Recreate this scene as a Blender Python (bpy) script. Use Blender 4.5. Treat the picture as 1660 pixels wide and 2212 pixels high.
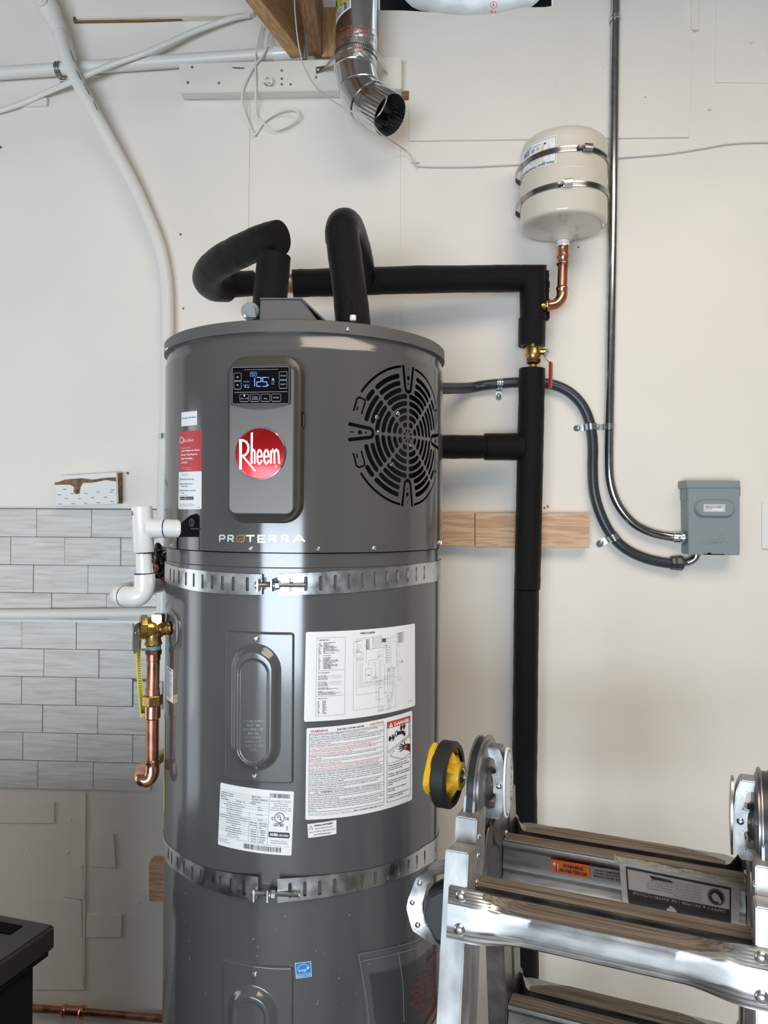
import bpy, bmesh, math, random
from mathutils import Vector, Matrix
for o in list(bpy.data.objects): bpy.data.objects.remove(o, do_unlink=True)
SC = bpy.context.scene; COL = SC.collection
random.seed(7)
V = Vector; PI = math.pi
# ---------------------------------------------------------------- camera
FPX = 1640.0; CX, CY = 830.0, 1106.0
WALL_D = 2.02; CAM_Z = 1.60
YAW = math.radians(3.1); ROLL = math.radians(0.4)
CAM = V((0, -WALL_D, CAM_Z))
F0 = V((-math.sin(YAW), math.cos(YAW), 0)); R0 = V((math.cos(YAW), math.sin(YAW), 0)); U0 = V((0, 0, 1))
CR = R0*math.cos(ROLL) + U0*math.sin(ROLL); CU = U0*math.cos(ROLL) - R0*math.sin(ROLL)
cam = bpy.data.cameras.new('camera'); camo = bpy.data.objects.new('camera', cam); COL.objects.link(camo)
cam.sensor_fit = 'VERTICAL'; cam.sensor_height = 36; cam.lens = 36*FPX/2212; cam.clip_start = 0.05
m = Matrix((( CR.x, CU.x, -F0.x, CAM.x), (CR.y, CU.y, -F0.y, CAM.y), (CR.z, CU.z, -F0.z, CAM.z), (0, 0, 0, 1)))
camo.matrix_world = m
SC.camera = camo
# ---------------------------------------------------------------- light
SC.view_settings.view_transform = 'Standard'; SC.view_settings.look = 'None'
SC.view_settings.exposure = 0.0; SC.view_settings.gamma = 1.0; SC.view_settings.use_curve_mapping = False
w = bpy.data.worlds.new('daylight'); SC.world = w; w.use_nodes = True
bg = w.node_tree.nodes['Background']; bg.inputs[0].default_value = (0.80, 0.90, 1.0, 1); bg.inputs[1].default_value = 2.2
def area(name, loc, target, sx, sy, power, col):
    l = bpy.data.lights.new(name, 'AREA'); l.shape = 'RECTANGLE'; l.size = sx; l.size_y = sy; l.energy = power; l.color = col
    o = bpy.data.objects.new(name, l); COL.objects.link(o); o.location = loc
    d = V(target) - V(loc); o.rotation_euler = d.to_track_quat('-Z', 'Y').to_euler(); return o
DOOR_Y = -6.2
area('garage_door_daylight', (-1.2, DOOR_Y+0.03, 0.86), (-1.2, 0, 0.86), 3.2, 1.45, 205, (0.75, 0.875, 1.0))
area('side_door_daylight', (-3.22, -0.62, 1.3), (0, -0.62, 1.3), 0.45, 1.6, 2.8, (1.0, 0.98, 0.95))
area('ceiling_light_glow', (0.75, -2.0, 3.05), (0.75, -2.0, 0), 1.7, 1.5, 48, (1.0, 0.86, 0.71))
# ---------------------------------------------------------------- projection helpers (photo pixel -> point on a real plane)
def ray(px, py): return F0 + CR*((px-CX)/FPX) - CU*((py-CY)/FPX)
def D(px, py, d): return CAM + ray(px, py)*d
def W(px, py, off=0.0):
    r = ray(px, py); return CAM + r*((-off - CAM.y)/r.y)
TA = V((-0.249, -WALL_D+1.576, 0)); TR = 0.2815; SR = 0.2845
def T(px, py, R=TR):
    r = ray(px, py); a = r.x*r.x + r.y*r.y; dx, dy = CAM.x-TA.x, CAM.y-TA.y
    b = 2*(r.x*dx + r.y*dy); c = dx*dx + dy*dy - R*R; q = b*b - 4*a*c
    t = (-b - math.sqrt(q))/(2*a) if q > 0 else -b/(2*a)
    p = CAM + r*t; return math.atan2(p.x-TA.x, -(p.y-TA.y)), p.z
def CYL(th, z, R=TR): return V((TA.x + R*math.sin(th), TA.y - R*math.cos(th), z))
# ---------------------------------------------------------------- materials
MATS = {}
def mat(name, col, rough=0.5, metal=0.0, bump=0.0, bscale=50.0, var=0.0, vscale=6.0, coat=0.0, emit=None, estr=0.0, spec=0.5, alpha=1.0, trans=0.0, stretch=(1,1,1), rvar=0.0, col2=None, aniso=0.0, rotz=None):
    if name in MATS: return MATS[name]
    M = bpy.data.materials.new(name); M.use_nodes = True; nt = M.node_tree; b = nt.nodes['Principled BSDF']
    b.inputs['Base Color'].default_value = (*col, 1); b.inputs['Roughness'].default_value = rough; b.inputs['Metallic'].default_value = metal
    b.inputs['Specular IOR Level'].default_value = spec; b.inputs['Coat Weight'].default_value = coat; b.inputs['Coat Roughness'].default_value = 0.08
    b.inputs['Alpha'].default_value = alpha; b.inputs['Transmission Weight'].default_value = trans
    if aniso: b.inputs['Anisotropic'].default_value = aniso
    if emit: b.inputs['Emission Color'].default_value = (*emit, 1); b.inputs['Emission Strength'].default_value = estr
    tc = nt.nodes.new('ShaderNodeTexCoord'); mp = nt.nodes.new('ShaderNodeMapping'); mp.inputs['Scale'].default_value = stretch
    if rotz is not None:
        mp.vector_type = 'TEXTURE'; mp.inputs['Rotation'].default_value = (0, 0, rotz); mp.inputs['Scale'].default_value = [1/x for x in stretch]
    nt.links.new(tc.outputs['Object'], mp.inputs[0])
    if var or rvar:
        n = nt.nodes.new('ShaderNodeTexNoise'); n.inputs['Scale'].default_value = vscale; n.inputs['Detail'].default_value = 5; nt.links.new(mp.outputs[0], n.inputs['Vector'])
        if var:
            cr = nt.nodes.new('ShaderNodeValToRGB'); c2 = col2 or tuple(c*(1-var) for c in col); c1 = col if col2 else tuple(min(1, c*(1+var*0.5)) for c in col)
            cr.color_ramp.elements[0].position = 0.35; cr.color_ramp.elements[1].position = 0.65
            cr.color_ramp.elements[0].color = (*c2, 1); cr.color_ramp.elements[1].color = (*c1, 1)
            nt.links.new(n.outputs['Fac'], cr.inputs[0]); nt.links.new(cr.outputs[0], b.inputs['Base Color'])
        if rvar:
            mr = nt.nodes.new('ShaderNodeMapRange'); mr.inputs[1].default_value = 0.3; mr.inputs[2].default_value = 0.7
            mr.inputs[3].default_value = max(0.02, rough-rvar); mr.inputs[4].default_value = rough+rvar
            nt.links.new(n.outputs['Fac'], mr.inputs[0]); nt.links.new(mr.outputs[0], b.inputs['Roughness'])
    if bump:
        n2 = nt.nodes.new('ShaderNodeTexNoise'); n2.inputs['Scale'].default_value = bscale; n2.inputs['Detail'].default_value = 4; nt.links.new(mp.outputs[0], n2.inputs['Vector'])
        bp = nt.nodes.new('ShaderNodeBump'); bp.inputs['Strength'].default_value = bump; bp.inputs['Distance'].default_value = 0.002
        nt.links.new(n2.outputs['Fac'], bp.inputs['Height']); nt.links.new(bp.outputs[0], b.inputs['Normal'])
    MATS[name] = M; return M
def wood(name, c1, c2, axis=0, rings=26.0, rough=0.65):
    M = bpy.data.materials.new(name); M.use_nodes = True; nt = M.node_tree; b = nt.nodes['Principled BSDF']; b.inputs['Roughness'].default_value = rough
    tc = nt.nodes.new('ShaderNodeTexCoord'); mp = nt.nodes.new('ShaderNodeMapping'); s = [rings]*3; s[axis] = rings*0.07; mp.inputs['Scale'].default_value = s
    nt.links.new(tc.outputs['Object'], mp.inputs[0])
    n = nt.nodes.new('ShaderNodeTexNoise'); n.inputs['Scale'].default_value = 1.6; n.inputs['Detail'].default_value = 3; n.inputs['Distortion'].default_value = 0.6
    n3 = nt.nodes.new('ShaderNodeTexNoise'); n3.inputs['Scale'].default_value = 9; n3.inputs['Detail'].default_value = 3
    wv = nt.nodes.new('ShaderNodeMath'); wv.operation = 'SINE'; mu = nt.nodes.new('ShaderNodeMath'); mu.operation = 'MULTIPLY'; mu.inputs[1].default_value = 34
    nt.links.new(mp.outputs[0], n.inputs['Vector']); nt.links.new(mp.outputs[0], n3.inputs['Vector']); nt.links.new(n.outputs['Fac'], mu.inputs[0]); nt.links.new(mu.outputs[0], wv.inputs[0])
    ad = nt.nodes.new('ShaderNodeMath'); ad.operation = 'MULTIPLY_ADD'; ad.inputs[1].default_value = 0.35; nt.links.new(wv.outputs[0], ad.inputs[0]); nt.links.new(n3.outputs['Fac'], ad.inputs[2])
    cr = nt.nodes.new('ShaderNodeValToRGB'); cr.color_ramp.elements[0].position = 0.15; cr.color_ramp.elements[1].position = 0.85
    cr.color_ramp.elements[0].color = (*c2, 1); cr.color_ramp.elements[1].color = (*c1, 1); nt.links.new(ad.outputs[0], cr.inputs[0]); nt.links.new(cr.outputs[0], b.inputs['Base Color'])
    bp = nt.nodes.new('ShaderNodeBump'); bp.inputs['Strength'].default_value = 0.25; bp.inputs['Distance'].default_value = 0.001; nt.links.new(ad.outputs[0], bp.inputs['Height']); nt.links.new(bp.outputs[0], b.inputs['Normal'])
    MATS[name] = M; return M
def tile_mat():
    M = bpy.data.materials.new('tile_glaze'); M.use_nodes = True; nt = M.node_tree; b = nt.nodes['Principled BSDF']; b.inputs['Roughness'].default_value = 0.13
    tc = nt.nodes.new('ShaderNodeTexCoord'); oi = nt.nodes.new('ShaderNodeObjectInfo'); mp = nt.nodes.new('ShaderNodeMapping'); mp.inputs['Scale'].default_value = (5, 5, 75)
    cb = nt.nodes.new('ShaderNodeCombineXYZ'); mu = nt.nodes.new('ShaderNodeMath'); mu.operation = 'MULTIPLY'; mu.inputs[1].default_value = 40
    nt.links.new(oi.outputs['Random'], mu.inputs[0])
    for k in range(3): nt.links.new(mu.outputs[0], cb.inputs[k])
    nt.links.new(cb.outputs[0], mp.inputs['Location']); nt.links.new(tc.outputs['Object'], mp.inputs[0])
    n = nt.nodes.new('ShaderNodeTexNoise'); n.inputs['Scale'].default_value = 1.5; n.inputs['Detail'].default_value = 5; n.inputs['Distortion'].default_value = 0.8; nt.links.new(mp.outputs[0], n.inputs['Vector'])
    cr = nt.nodes.new('ShaderNodeValToRGB'); e = cr.color_ramp.elements; e[0].position = 0.28; e[1].position = 0.55
    e[0].color = (0.52, 0.475, 0.41, 1); e[1].color = (0.64, 0.62, 0.585, 1); x = e.new(0.75); x.color = (0.71, 0.69, 0.66, 1)
    nt.links.new(n.outputs['Fac'], cr.inputs[0]); nt.links.new(cr.outputs[0], b.inputs['Base Color'])
    MATS['tile_glaze'] = M; return M
def wall_mat(name, col, lump=0.5):
    M = bpy.data.materials.new(name); M.use_nodes = True; nt = M.node_tree; b = nt.nodes['Principled BSDF']; b.inputs['Roughness'].default_value = 0.42; b.inputs['Specular IOR Level'].default_value = 0.35
    tc = nt.nodes.new('ShaderNodeTexCoord')
    n = nt.nodes.new('ShaderNodeTexNoise'); n.inputs['Scale'].default_value = 3.0; n.inputs['Detail'].default_value = 4; nt.links.new(tc.outputs['Object'], n.inputs['Vector'])
    cr = nt.nodes.new('ShaderNodeValToRGB'); cr.color_ramp.elements[0].position = 0.3; cr.color_ramp.elements[1].position = 0.7
    cr.color_ramp.elements[0].color = (*(c*0.93 for c in col), 1); cr.color_ramp.elements[1].color = (*col, 1); nt.links.new(n.outputs['Fac'], cr.inputs[0]); nt.links.new(cr.outputs[0], b.inputs['Base Color'])
    n2 = nt.nodes.new('ShaderNodeTexNoise'); n2.inputs['Scale'].default_value = 60; n2.inputs['Detail'].default_value = 3; nt.links.new(tc.outputs['Object'], n2.inputs['Vector'])
    n3 = nt.nodes.new('ShaderNodeTexNoise'); n3.inputs['Scale'].default_value = 9; n3.inputs['Detail'].default_value = 6; n3.inputs['Distortion'].default_value = 1.2; nt.links.new(tc.outputs['Object'], n3.inputs['Vector'])
    ad = nt.nodes.new('ShaderNodeMath'); ad.operation = 'MULTIPLY_ADD'; ad.inputs[1].default_value = 0.18; nt.links.new(n2.outputs['Fac'], ad.inputs[0]); nt.links.new(n3.outputs['Fac'], ad.inputs[2])
    bp = nt.nodes.new('ShaderNodeBump'); bp.inputs['Strength'].default_value = lump; bp.inputs['Distance'].default_value = 0.003; nt.links.new(ad.outputs[0], bp.inputs['Height']); nt.links.new(bp.outputs[0], b.inputs['Normal'])
    MATS[name] = M; return M
M_WALL = wall_mat('wall_paint_cream', (0.80, 0.745, 0.675), 0.35)
M_TILE = tile_mat()
M_TANK = mat('heater_grey_enamel', (0.112, 0.112, 0.113), 0.135, 0.25, spec=0.6, rvar=0.02, vscale=4)
M_SHROUD = mat('shroud_grey_plastic', (0.110, 0.107, 0.103), 0.135, 0.25, spec=0.6)
M_CAP = mat('cap_grey_plastic', (0.10, 0.094, 0.090), 0.42)
M_PANEL = mat('panel_warm_grey', (0.135, 0.125, 0.115), 0.38, 0.45, bump=0.03, bscale=900)
M_FRAME = mat('panel_frame_grey', (0.062, 0.056, 0.050), 0.36, 0.1)
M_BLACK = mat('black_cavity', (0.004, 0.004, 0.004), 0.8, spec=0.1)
M_FANB = mat('fan_housing_black', (0.005, 0.005, 0.006), 0.35, spec=0.25)
M_BGLOSS = mat('black_glass', (0.004, 0.004, 0.006), 0.06)
M_FOAM = mat('black_foam', (0.004, 0.004, 0.0042), 0.34, bump=1.0, bscale=560, spec=0.17)
M_GALV = mat('galvanized_steel', (0.62, 0.63, 0.63), 0.30, 1.0, rvar=0.1, vscale=40, var=0.15)
M_DUCT = mat('duct_galvanized', (0.66, 0.67, 0.67), 0.20, 1.0, rvar=0.07, vscale=14, var=0.12, bump=0.05, bscale=25)
M_ZINC = mat('zinc_plated_steel', (0.66, 0.70, 0.72), 0.18, 1.0)
M_EMT = mat('steel_conduit', (0.42, 0.42, 0.43), 0.16, 1.0, var=0.15, vscale=60)
M_CHROME = mat('chrome', (0.85, 0.86, 0.88), 0.06, 1.0)
M_STAIN = mat('stainless_band', (0.36, 0.35, 0.34), 0.24, 1.0)
M_SCREW = mat('screw_steel', (0.75, 0.76, 0.76), 0.2, 1.0)
M_COPPER = mat('copper_pipe', (0.47, 0.205, 0.135), 0.34, 1.0, var=0.35, vscale=28, rvar=0.1)
M_COPPER2 = mat('copper_bright', (0.70, 0.33, 0.22), 0.2, 1.0, var=0.12, vscale=40)
M_BRASS = mat('brass', (0.55, 0.36, 0.12), 0.27, 1.0, var=0.2, vscale=50, bump=0.15, bscale=300)
M_PVC = mat('white_pvc', (0.78, 0.77, 0.74), 0.16, coat=0.2)
M_PRIMER = mat('blue_pvc_cement', (0.012, 0.03, 0.13), 0.3)
M_TEAL = mat('teal_thread_sealant', (0.10, 0.32, 0.40), 0.5, var=0.5, vscale=120)
M_PAINTP = mat('painted_pipe_cream', (0.74, 0.71, 0.66), 0.38, bump=0.2, bscale=40)
M_BEIGE = mat('tank_beige_enamel', (0.66, 0.60, 0.51), 0.16, coat=0.35)
M_LABEL = mat('label_white_vinyl', (0.80, 0.80, 0.80), 0.3)
M_INK = mat('black_ink', (0.015, 0.015, 0.02), 0.45)
M_INKT = mat('thin_grey_ink', (0.10, 0.10, 0.11), 0.5)
M_RED = mat('label_red', (0.50, 0.02, 0.025), 0.35)
M_REDINK = mat('red_ink', (0.55, 0.05, 0.04), 0.4)
M_WHITEINK = mat('white_ink', (0.85, 0.85, 0.85), 0.4)
M_EMBLEM = mat('emblem_red_foil', (0.62, 0.015, 0.02), 0.22, 0.75, coat=0.3, aniso=0.6)
M_BLUE = mat('label_blue', (0.02, 0.22, 0.62), 0.35)
M_GREYP = mat('grey_box_paint', (0.23, 0.265, 0.28), 0.42)
M_LIQ = mat('grey_pvc_jacket', (0.032, 0.036, 0.045), 0.32)
M_ALU = mat('ladder_aluminium', (0.43, 0.425, 0.42), 0.38, 1.0, var=0.3, vscale=14, rvar=0.1, stretch=(1, 1, 4))
M_CAST = mat('cast_aluminium', (0.36, 0.355, 0.35), 0.3, 1.0, var=0.3, vscale=40, rvar=0.08)
M_ALUW = mat('aluminium_lit_front', (0.52, 0.52, 0.52), 0.5, 0.75, var=0.35, vscale=17, stretch=(1.6, 1.6, 0.7))  # brighter copy with the front light put into the colour; smudges are real
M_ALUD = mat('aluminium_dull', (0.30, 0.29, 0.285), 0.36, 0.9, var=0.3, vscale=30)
LANG = math.radians(3.1) - math.atan2(0.380, 0.925)
M_TREAD = mat('dusty_rung_tread', (0.27, 0.225, 0.18), 0.55, 0.35, var=0.6, vscale=5, stretch=(1.2, 45, 45), col2=(0.10, 0.075, 0.055), rotz=LANG)
M_YEL = mat('yellow_plastic', (0.70, 0.42, 0.02), 0.4)
M_YTAG = mat('yellow_tag', (0.72, 0.68, 0.12), 0.45)
M_RUB = mat('black_rubber', (0.012, 0.012, 0.012), 0.5)
M_BPLA = mat('black_plastic', (0.013, 0.014, 0.016), 0.42)
M_BIN = mat('dark_bin_plastic', (0.016, 0.018, 0.021), 0.36)
M_BINTOP = mat('dark_bin_lid', (0.045, 0.044, 0.040), 0.5, bump=0.05, bscale=600)
M_ORANGE = mat('label_orange', (0.70, 0.15, 0.03), 0.4)
M_WIRE = mat('white_wire', (0.74, 0.71, 0.66), 0.45)
M_GRWIRE = mat('grey_wire', (0.52, 0.51, 0.50), 0.45)
M_BWIRE = mat('black_wire', (0.008, 0.008, 0.008), 0.3)
M_RWIRE = mat('red_wire', (0.45, 0.02, 0.02), 0.3)
M_REDH = mat('red_vinyl_grip', (0.33, 0.012, 0.016), 0.25)
M_PINE = wood('pine_board', (0.66, 0.44, 0.29), (0.50, 0.30, 0.175), 0, 34)
M_FIR = wood('fir_rafter', (0.56, 0.34, 0.165), (0.38, 0.205, 0.085), 0, 60)
M_DFIR = wood('old_brown_wood', (0.30, 0.15, 0.065), (0.17, 0.075, 0.03), 0, 60)
M_WORN = mat('worn_white_paint', (0.74, 0.73, 0.70), 0.5, bump=0.4, bscale=60)
M_CHIP = mat('bare_old_wood', (0.22, 0.13, 0.06), 0.8, var=0.5, vscale=60)
M_BOARD = mat('ledger_paint', (0.76, 0.72, 0.64), 0.35, bump=0.2, bscale=40)
M_FOIL = mat('foil_insulation', (0.58, 0.58, 0.58), 0.4, 0.35, bump=1.0, bscale=30)
M_TAPE = mat('foil_tape', (0.72, 0.72, 0.73), 0.26, 1.0, bump=1.0, bscale=90)
M_CLEAR = mat('clear_vinyl', (0.5, 0.5, 0.52), 0.15, alpha=0.05, spec=0.5)
M_SILVER = mat('silver_letters', (0.88, 0.88, 0.87), 0.36, 0.45)
M_DARKP = mat('dark_print', (0.012, 0.011, 0.013), 0.55, spec=0.3)
M_GROUT = mat('dark_grout', (0.20, 0.19, 0.18), 0.8)  # dark grey grout of the tile joints
M_CONC = mat('concrete_floor', (0.36, 0.36, 0.35), 0.45, bump=0.3, bscale=40, var=0.25, vscale=4)
M_ROOM = mat('garage_drywall', (0.29, 0.275, 0.255), 0.7, var=0.1)
M_ROOMD = mat('garage_dark_boards', (0.16, 0.13, 0.10), 0.8, var=0.3, vscale=5)
M_GOLD = mat('gold_leaf_print', (0.75, 0.50, 0.16), 0.2, 1.0)
M_LCD = mat('lcd_blue_digits', (0.1, 0.15, 0.4), 0.3, emit=(0.25, 0.42, 1.0), estr=0.75)
M_LCDW = mat('lcd_white_marks', (0.3, 0.3, 0.3), 0.4, emit=(0.8, 0.85, 0.9), estr=0.16)
M_LED = mat('blue_white_led', (0.3, 0.4, 0.6), 0.3, emit=(0.6, 0.8, 1.0), estr=1.2)
# ---------------------------------------------------------------- mesh helpers
OFF = {}
def link(o): COL.objects.link(o); return o
def finish(bm, ang=35):
    lim = math.radians(ang)
    bmesh.ops.recalc_face_normals(bm, faces=bm.faces)
    for f in bm.faces: f.smooth = True
    for e in bm.edges:
        if len(e.link_faces) == 2:
            try:
                if e.calc_face_angle() > lim: e.smooth = False
            except Exception: pass
def obj(name, bm, material, parent=None, label=None, ang=35, recalc=True, kind=None):
    if recalc: finish(bm, ang)
    else:
        for f in bm.faces: f.smooth = True
    me = bpy.data.meshes.new(name)
    if parent is not None: off = OFF[parent.name]
    else:
        xs = [v.co for v in bm.verts]; lo = [min(c[i] for c in xs) for i in range(3)]; hi = [max(c[i] for c in xs) for i in range(3)]
        off = V(((lo[0]+hi[0])/2, (lo[1]+hi[1])/2, lo[2]))
    for v in bm.verts: v.co -= off
    bm.to_mesh(me); bm.free()
    o = bpy.data.objects.new(name, me); link(o); OFF[o.name] = off
    for mm in (material if isinstance(material, (list, tuple)) else [material]): me.materials.append(mm)
    if parent is not None: o.parent = parent
    else: o.location = off
    if label: o['label'] = label
    if kind: o['kind'] = kind
    return o
def thing(name, label, cat, loc, group=None):
    o = bpy.data.objects.new(name, None); link(o); o.location = loc; o.empty_display_size = 0.05; OFF[o.name] = V(loc)
    return tag(o, label, cat, group)
def tag(o, label, cat, group=None):
    o['label'] = label; o['category'] = cat
    if group: o['group'] = group
    return o
def struct(name, bm, material, ang=35):
    o = obj(name, bm, material, None, None, ang); o['kind'] = 'structure'; return o
def B(): return bmesh.new()
def smoothpath(pts, n=8, closed=False):
    pts = [V(p) for p in pts]; out = []; N = len(pts)
    for i in range(N if closed else N-1):
        if closed: p0, p1, p2, p3 = pts[(i-1) % N], pts[i], pts[(i+1) % N], pts[(i+2) % N]
        else: p0, p1, p2, p3 = pts[max(i-1, 0)], pts[i], pts[i+1], pts[min(i+2, N-1)]
        for k in range(n):
            t = k/n; out.append(0.5*((2*p1) + (p2-p0)*t + (2*p0-5*p1+4*p2-p3)*t*t + (3*p1-p0-3*p2+p3)*t**3))
    if not closed: out.append(pts[-1])
    return out
def frames(pts, closed=False):
    N = len(pts); T_ = []
    for i in range(N):
        a = pts[(i-1) % N] if (closed or i > 0) else pts[i]; b = pts[(i+1) % N] if (closed or i < N-1) else pts[i]
        T_.append((b-a).normalized())
    up = V((0, 0, 1)) if abs(T_[0].z) < 0.9 else V((0, -1, 0))
    n = (up - T_[0]*up.dot(T_[0])).normalized(); out = []
    for i in range(N):
        n = (n - T_[i]*n.dot(T_[i])).normalized(); out.append((T_[i], n, T_[i].cross(n)))
    return out
def tube(bm, pts, r, n=16, cap=True, closed=False, sx=1.0, sy=1.0):
    pts = [V(p) for p in pts]; fr = frames(pts, closed); rings = []
    for i, p in enumerate(pts):
        rr = r[i] if isinstance(r, (list, tuple)) else r
        t, a, b = fr[i]; rings.append([bm.verts.new(p + a*(rr*sx*math.cos(2*PI*k/n)) + b*(rr*sy*math.sin(2*PI*k/n))) for k in range(n)])
    M_ = len(rings)
    for i in range(M_ if closed else M_-1):
        A, C = rings[i], rings[(i+1) % M_]
        for k in range(n): bm.faces.new((A[k], A[(k+1) % n], C[(k+1) % n], C[k]))
    if cap and not closed:
        bm.faces.new(list(reversed(rings[0]))); bm.faces.new(rings[-1])
    return bm
def ribbon(bm, pts, wdir, width, thick=0.001):
    """flat strap along pts; wdir = width direction (vector or list)"""
    pts = [V(p) for p in pts]; fr = frames(pts); rings = []
    for i, p in enumerate(pts):
        wd = V(wdir[i]) if isinstance(wdir, list) else V(wdir)
        t = fr[i][0]; wd = (wd - t*wd.dot(t)).normalized(); nn = t.cross(wd)
        rings.append([bm.verts.new(p + wd*(sw*width/2) + nn*(sn*thick/2)) for sw, sn in ((-1, -1), (1, -1), (1, 1), (-1, 1))])
    for i in range(len(rings)-1):
        for k in range(4): bm.faces.new((rings[i][k], rings[i][(k+1) % 4], rings[i+1][(k+1) % 4], rings[i+1][k]))
    bm.faces.new(rings[0]); bm.faces.new(rings[-1]); return bm
def basis(axis, hint=V((0, 0, 1))):
    t = V(axis).normalized(); h = V(hint)
    if abs(t.dot(h)) > 0.95: h = V((0, -1, 0))
    a = (h - t*h.dot(t)).normalized(); return t, a, t.cross(a)
def lathe(bm, o, axis, prof, n=32, a0=0, a1=2*PI):
    """prof list of (r, h) from origin o along axis"""
    t, a, b = basis(axis); o = V(o); full = abs(a1-a0-2*PI) < 1e-6; rings = []; N = n if full else n+1
    for r, h in prof:
        if r < 1e-6: rings.append([bm.verts.new(o+t*h)]); continue
        rings.append([bm.verts.new(o + t*h + a*(r*math.cos(a0+(a1-a0)*k/n)) + b*(r*math.sin(a0+(a1-a0)*k/n))) for k in range(N)])
    for A, C in zip(rings[:-1], rings[1:]):
        for k in range(N if full else N-1):
            k2 = (k+1) % N
            if len(A) == 1 and len(C) == 1: continue
            if len(A) == 1: bm.faces.new((A[0], C[k2], C[k]))
            elif len(C) == 1: bm.faces.new((A[k], A[k2], C[0]))
            else: bm.faces.new((A[k], A[k2], C[k2], C[k]))
    return bm
def cyl(bm, p0, p1, r, n=20, bev=0.0):
    p0, p1 = V(p0), V(p1); L = (p1-p0).length
    if bev: return lathe(bm, p0, p1-p0, [(0, 0), (r-bev, 0), (r, bev), (r, L-bev), (r-bev, L), (0, L)], n)
    return lathe(bm, p0, p1-p0, [(0, 0), (r, 0), (r, L), (0, L)], n)
def hexnut(bm, p0, p1, r, n=6): return cyl(bm, p0, p1, r, n, min(r*0.08, 0.0008))
def box(bm, o, ex, ey, ez, sx, sy, sz, bev=0.0):
    """box centred at o with axes ex,ey,ez and full sizes"""
    o, ex, ey, ez = V(o), V(ex).normalized(), V(ey).normalized(), V(ez).normalized(); b2 = bmesh.new() if bev else bm
    vs = [b2.verts.new(o + ex*(sx/2*i) + ey*(sy/2*j) + ez*(sz/2*k)) for i in (-1, 1) for j in (-1, 1) for k in (-1, 1)]
    for f in ((0, 1, 3, 2), (4, 6, 7, 5), (0, 4, 5, 1), (2, 3, 7, 6), (0, 2, 6, 4), (1, 5, 7, 3)): b2.faces.new([vs[i] for i in f])
    if bev:
        bmesh.ops.recalc_face_normals(b2, faces=b2.faces)
        bmesh.ops.bevel(b2, geom=list(b2.edges), offset=bev, segments=2, affect='EDGES'); merge(bm, b2)
    return bm
X, Y, Z = V((1, 0, 0)), V((0, 1, 0)), V((0, 0, 1))
def merge(bm, b2):
    mp = {v: bm.verts.new(v.co) for v in b2.verts}
    for f in b2.faces:
        try: bm.faces.new([mp[v] for v in f.verts])
        except ValueError: pass
    b2.free(); return bm
def prism(bm, poly, d):
    """extrude a planar 3D polygon by vector d"""
    A = [bm.verts.new(V(p)) for p in poly]; C = [bm.verts.new(V(p)+V(d)) for p in poly]; n = len(A)
    bm.faces.new(A); bm.faces.new(list(reversed(C)))
    for i in range(n): bm.faces.new((A[i], A[(i+1) % n], C[(i+1) % n], C[i]))
    return bm
def ball(bm, c, r, n=10, flat=1.0, axis=Z):
    return lathe(bm, V(c), axis, [(r*math.sin(PI*k/n), -r*flat*math.cos(PI*k/n)) for k in range(n+1)], n*2)
def dome(bm, c, axis, r, h, n=5, seg=14):
    return lathe(bm, c, axis, [(r, -0.001)] + [(r*math.cos(PI/2*k/n), h*math.sin(PI/2*k/n)) for k in range(n+1)], seg)
def rrect(x0, y0, x1, y1, r, n=5):
    out = []
    for cx, cy, a in ((x1-r, y1-r, 0), (x0+r, y1-r, 90), (x0+r, y0+r, 180), (x1-r, y0+r, 270)):
        for k in range(n+1):
            t = math.radians(a + 90*k/n); out.append((cx+r*math.cos(t), cy+r*math.sin(t)))
    return out
def loft(bm, rings, caps=True, closed=True):
    R = [[bm.verts.new(V(p)) for p in r] for r in rings]; n = len(R[0])
    for A, C in zip(R[:-1], R[1:]):
        for k in range(n if closed else n-1): bm.faces.new((A[k], A[(k+1) % n], C[(k+1) % n], C[k]))
    if caps: bm.faces.new(list(reversed(R[0]))); bm.faces.new(R[-1])
    return bm
def fill2d(outer, holes=()):
    """2-D region with holes -> bmesh in the xy plane"""
    bm = bmesh.new(); ed = []
    for lp in [outer] + list(holes):
        vs = [bm.verts.new((p[0], p[1], 0)) for p in lp]
        for i in range(len(vs)): ed.append(bm.edges.new((vs[i], vs[(i+1) % len(vs)])))
    bmesh.ops.triangle_fill(bm, use_beauty=True, use_dissolve=False, edges=ed); return bm
def slicex(bm, x0, x1, step):
    k = int((x1-x0)/step)+1
    for i in range(1, k):
        bmesh.ops.bisect_plane(bm, geom=bm.verts[:]+bm.edges[:]+bm.faces[:], dist=1e-7, plane_co=(x0+(x1-x0)*i/k, 0, 0), plane_no=(1, 0, 0))
def wrap(bm, fn):
    for v in bm.verts: v.co = fn(v.co.x, v.co.y)
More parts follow.
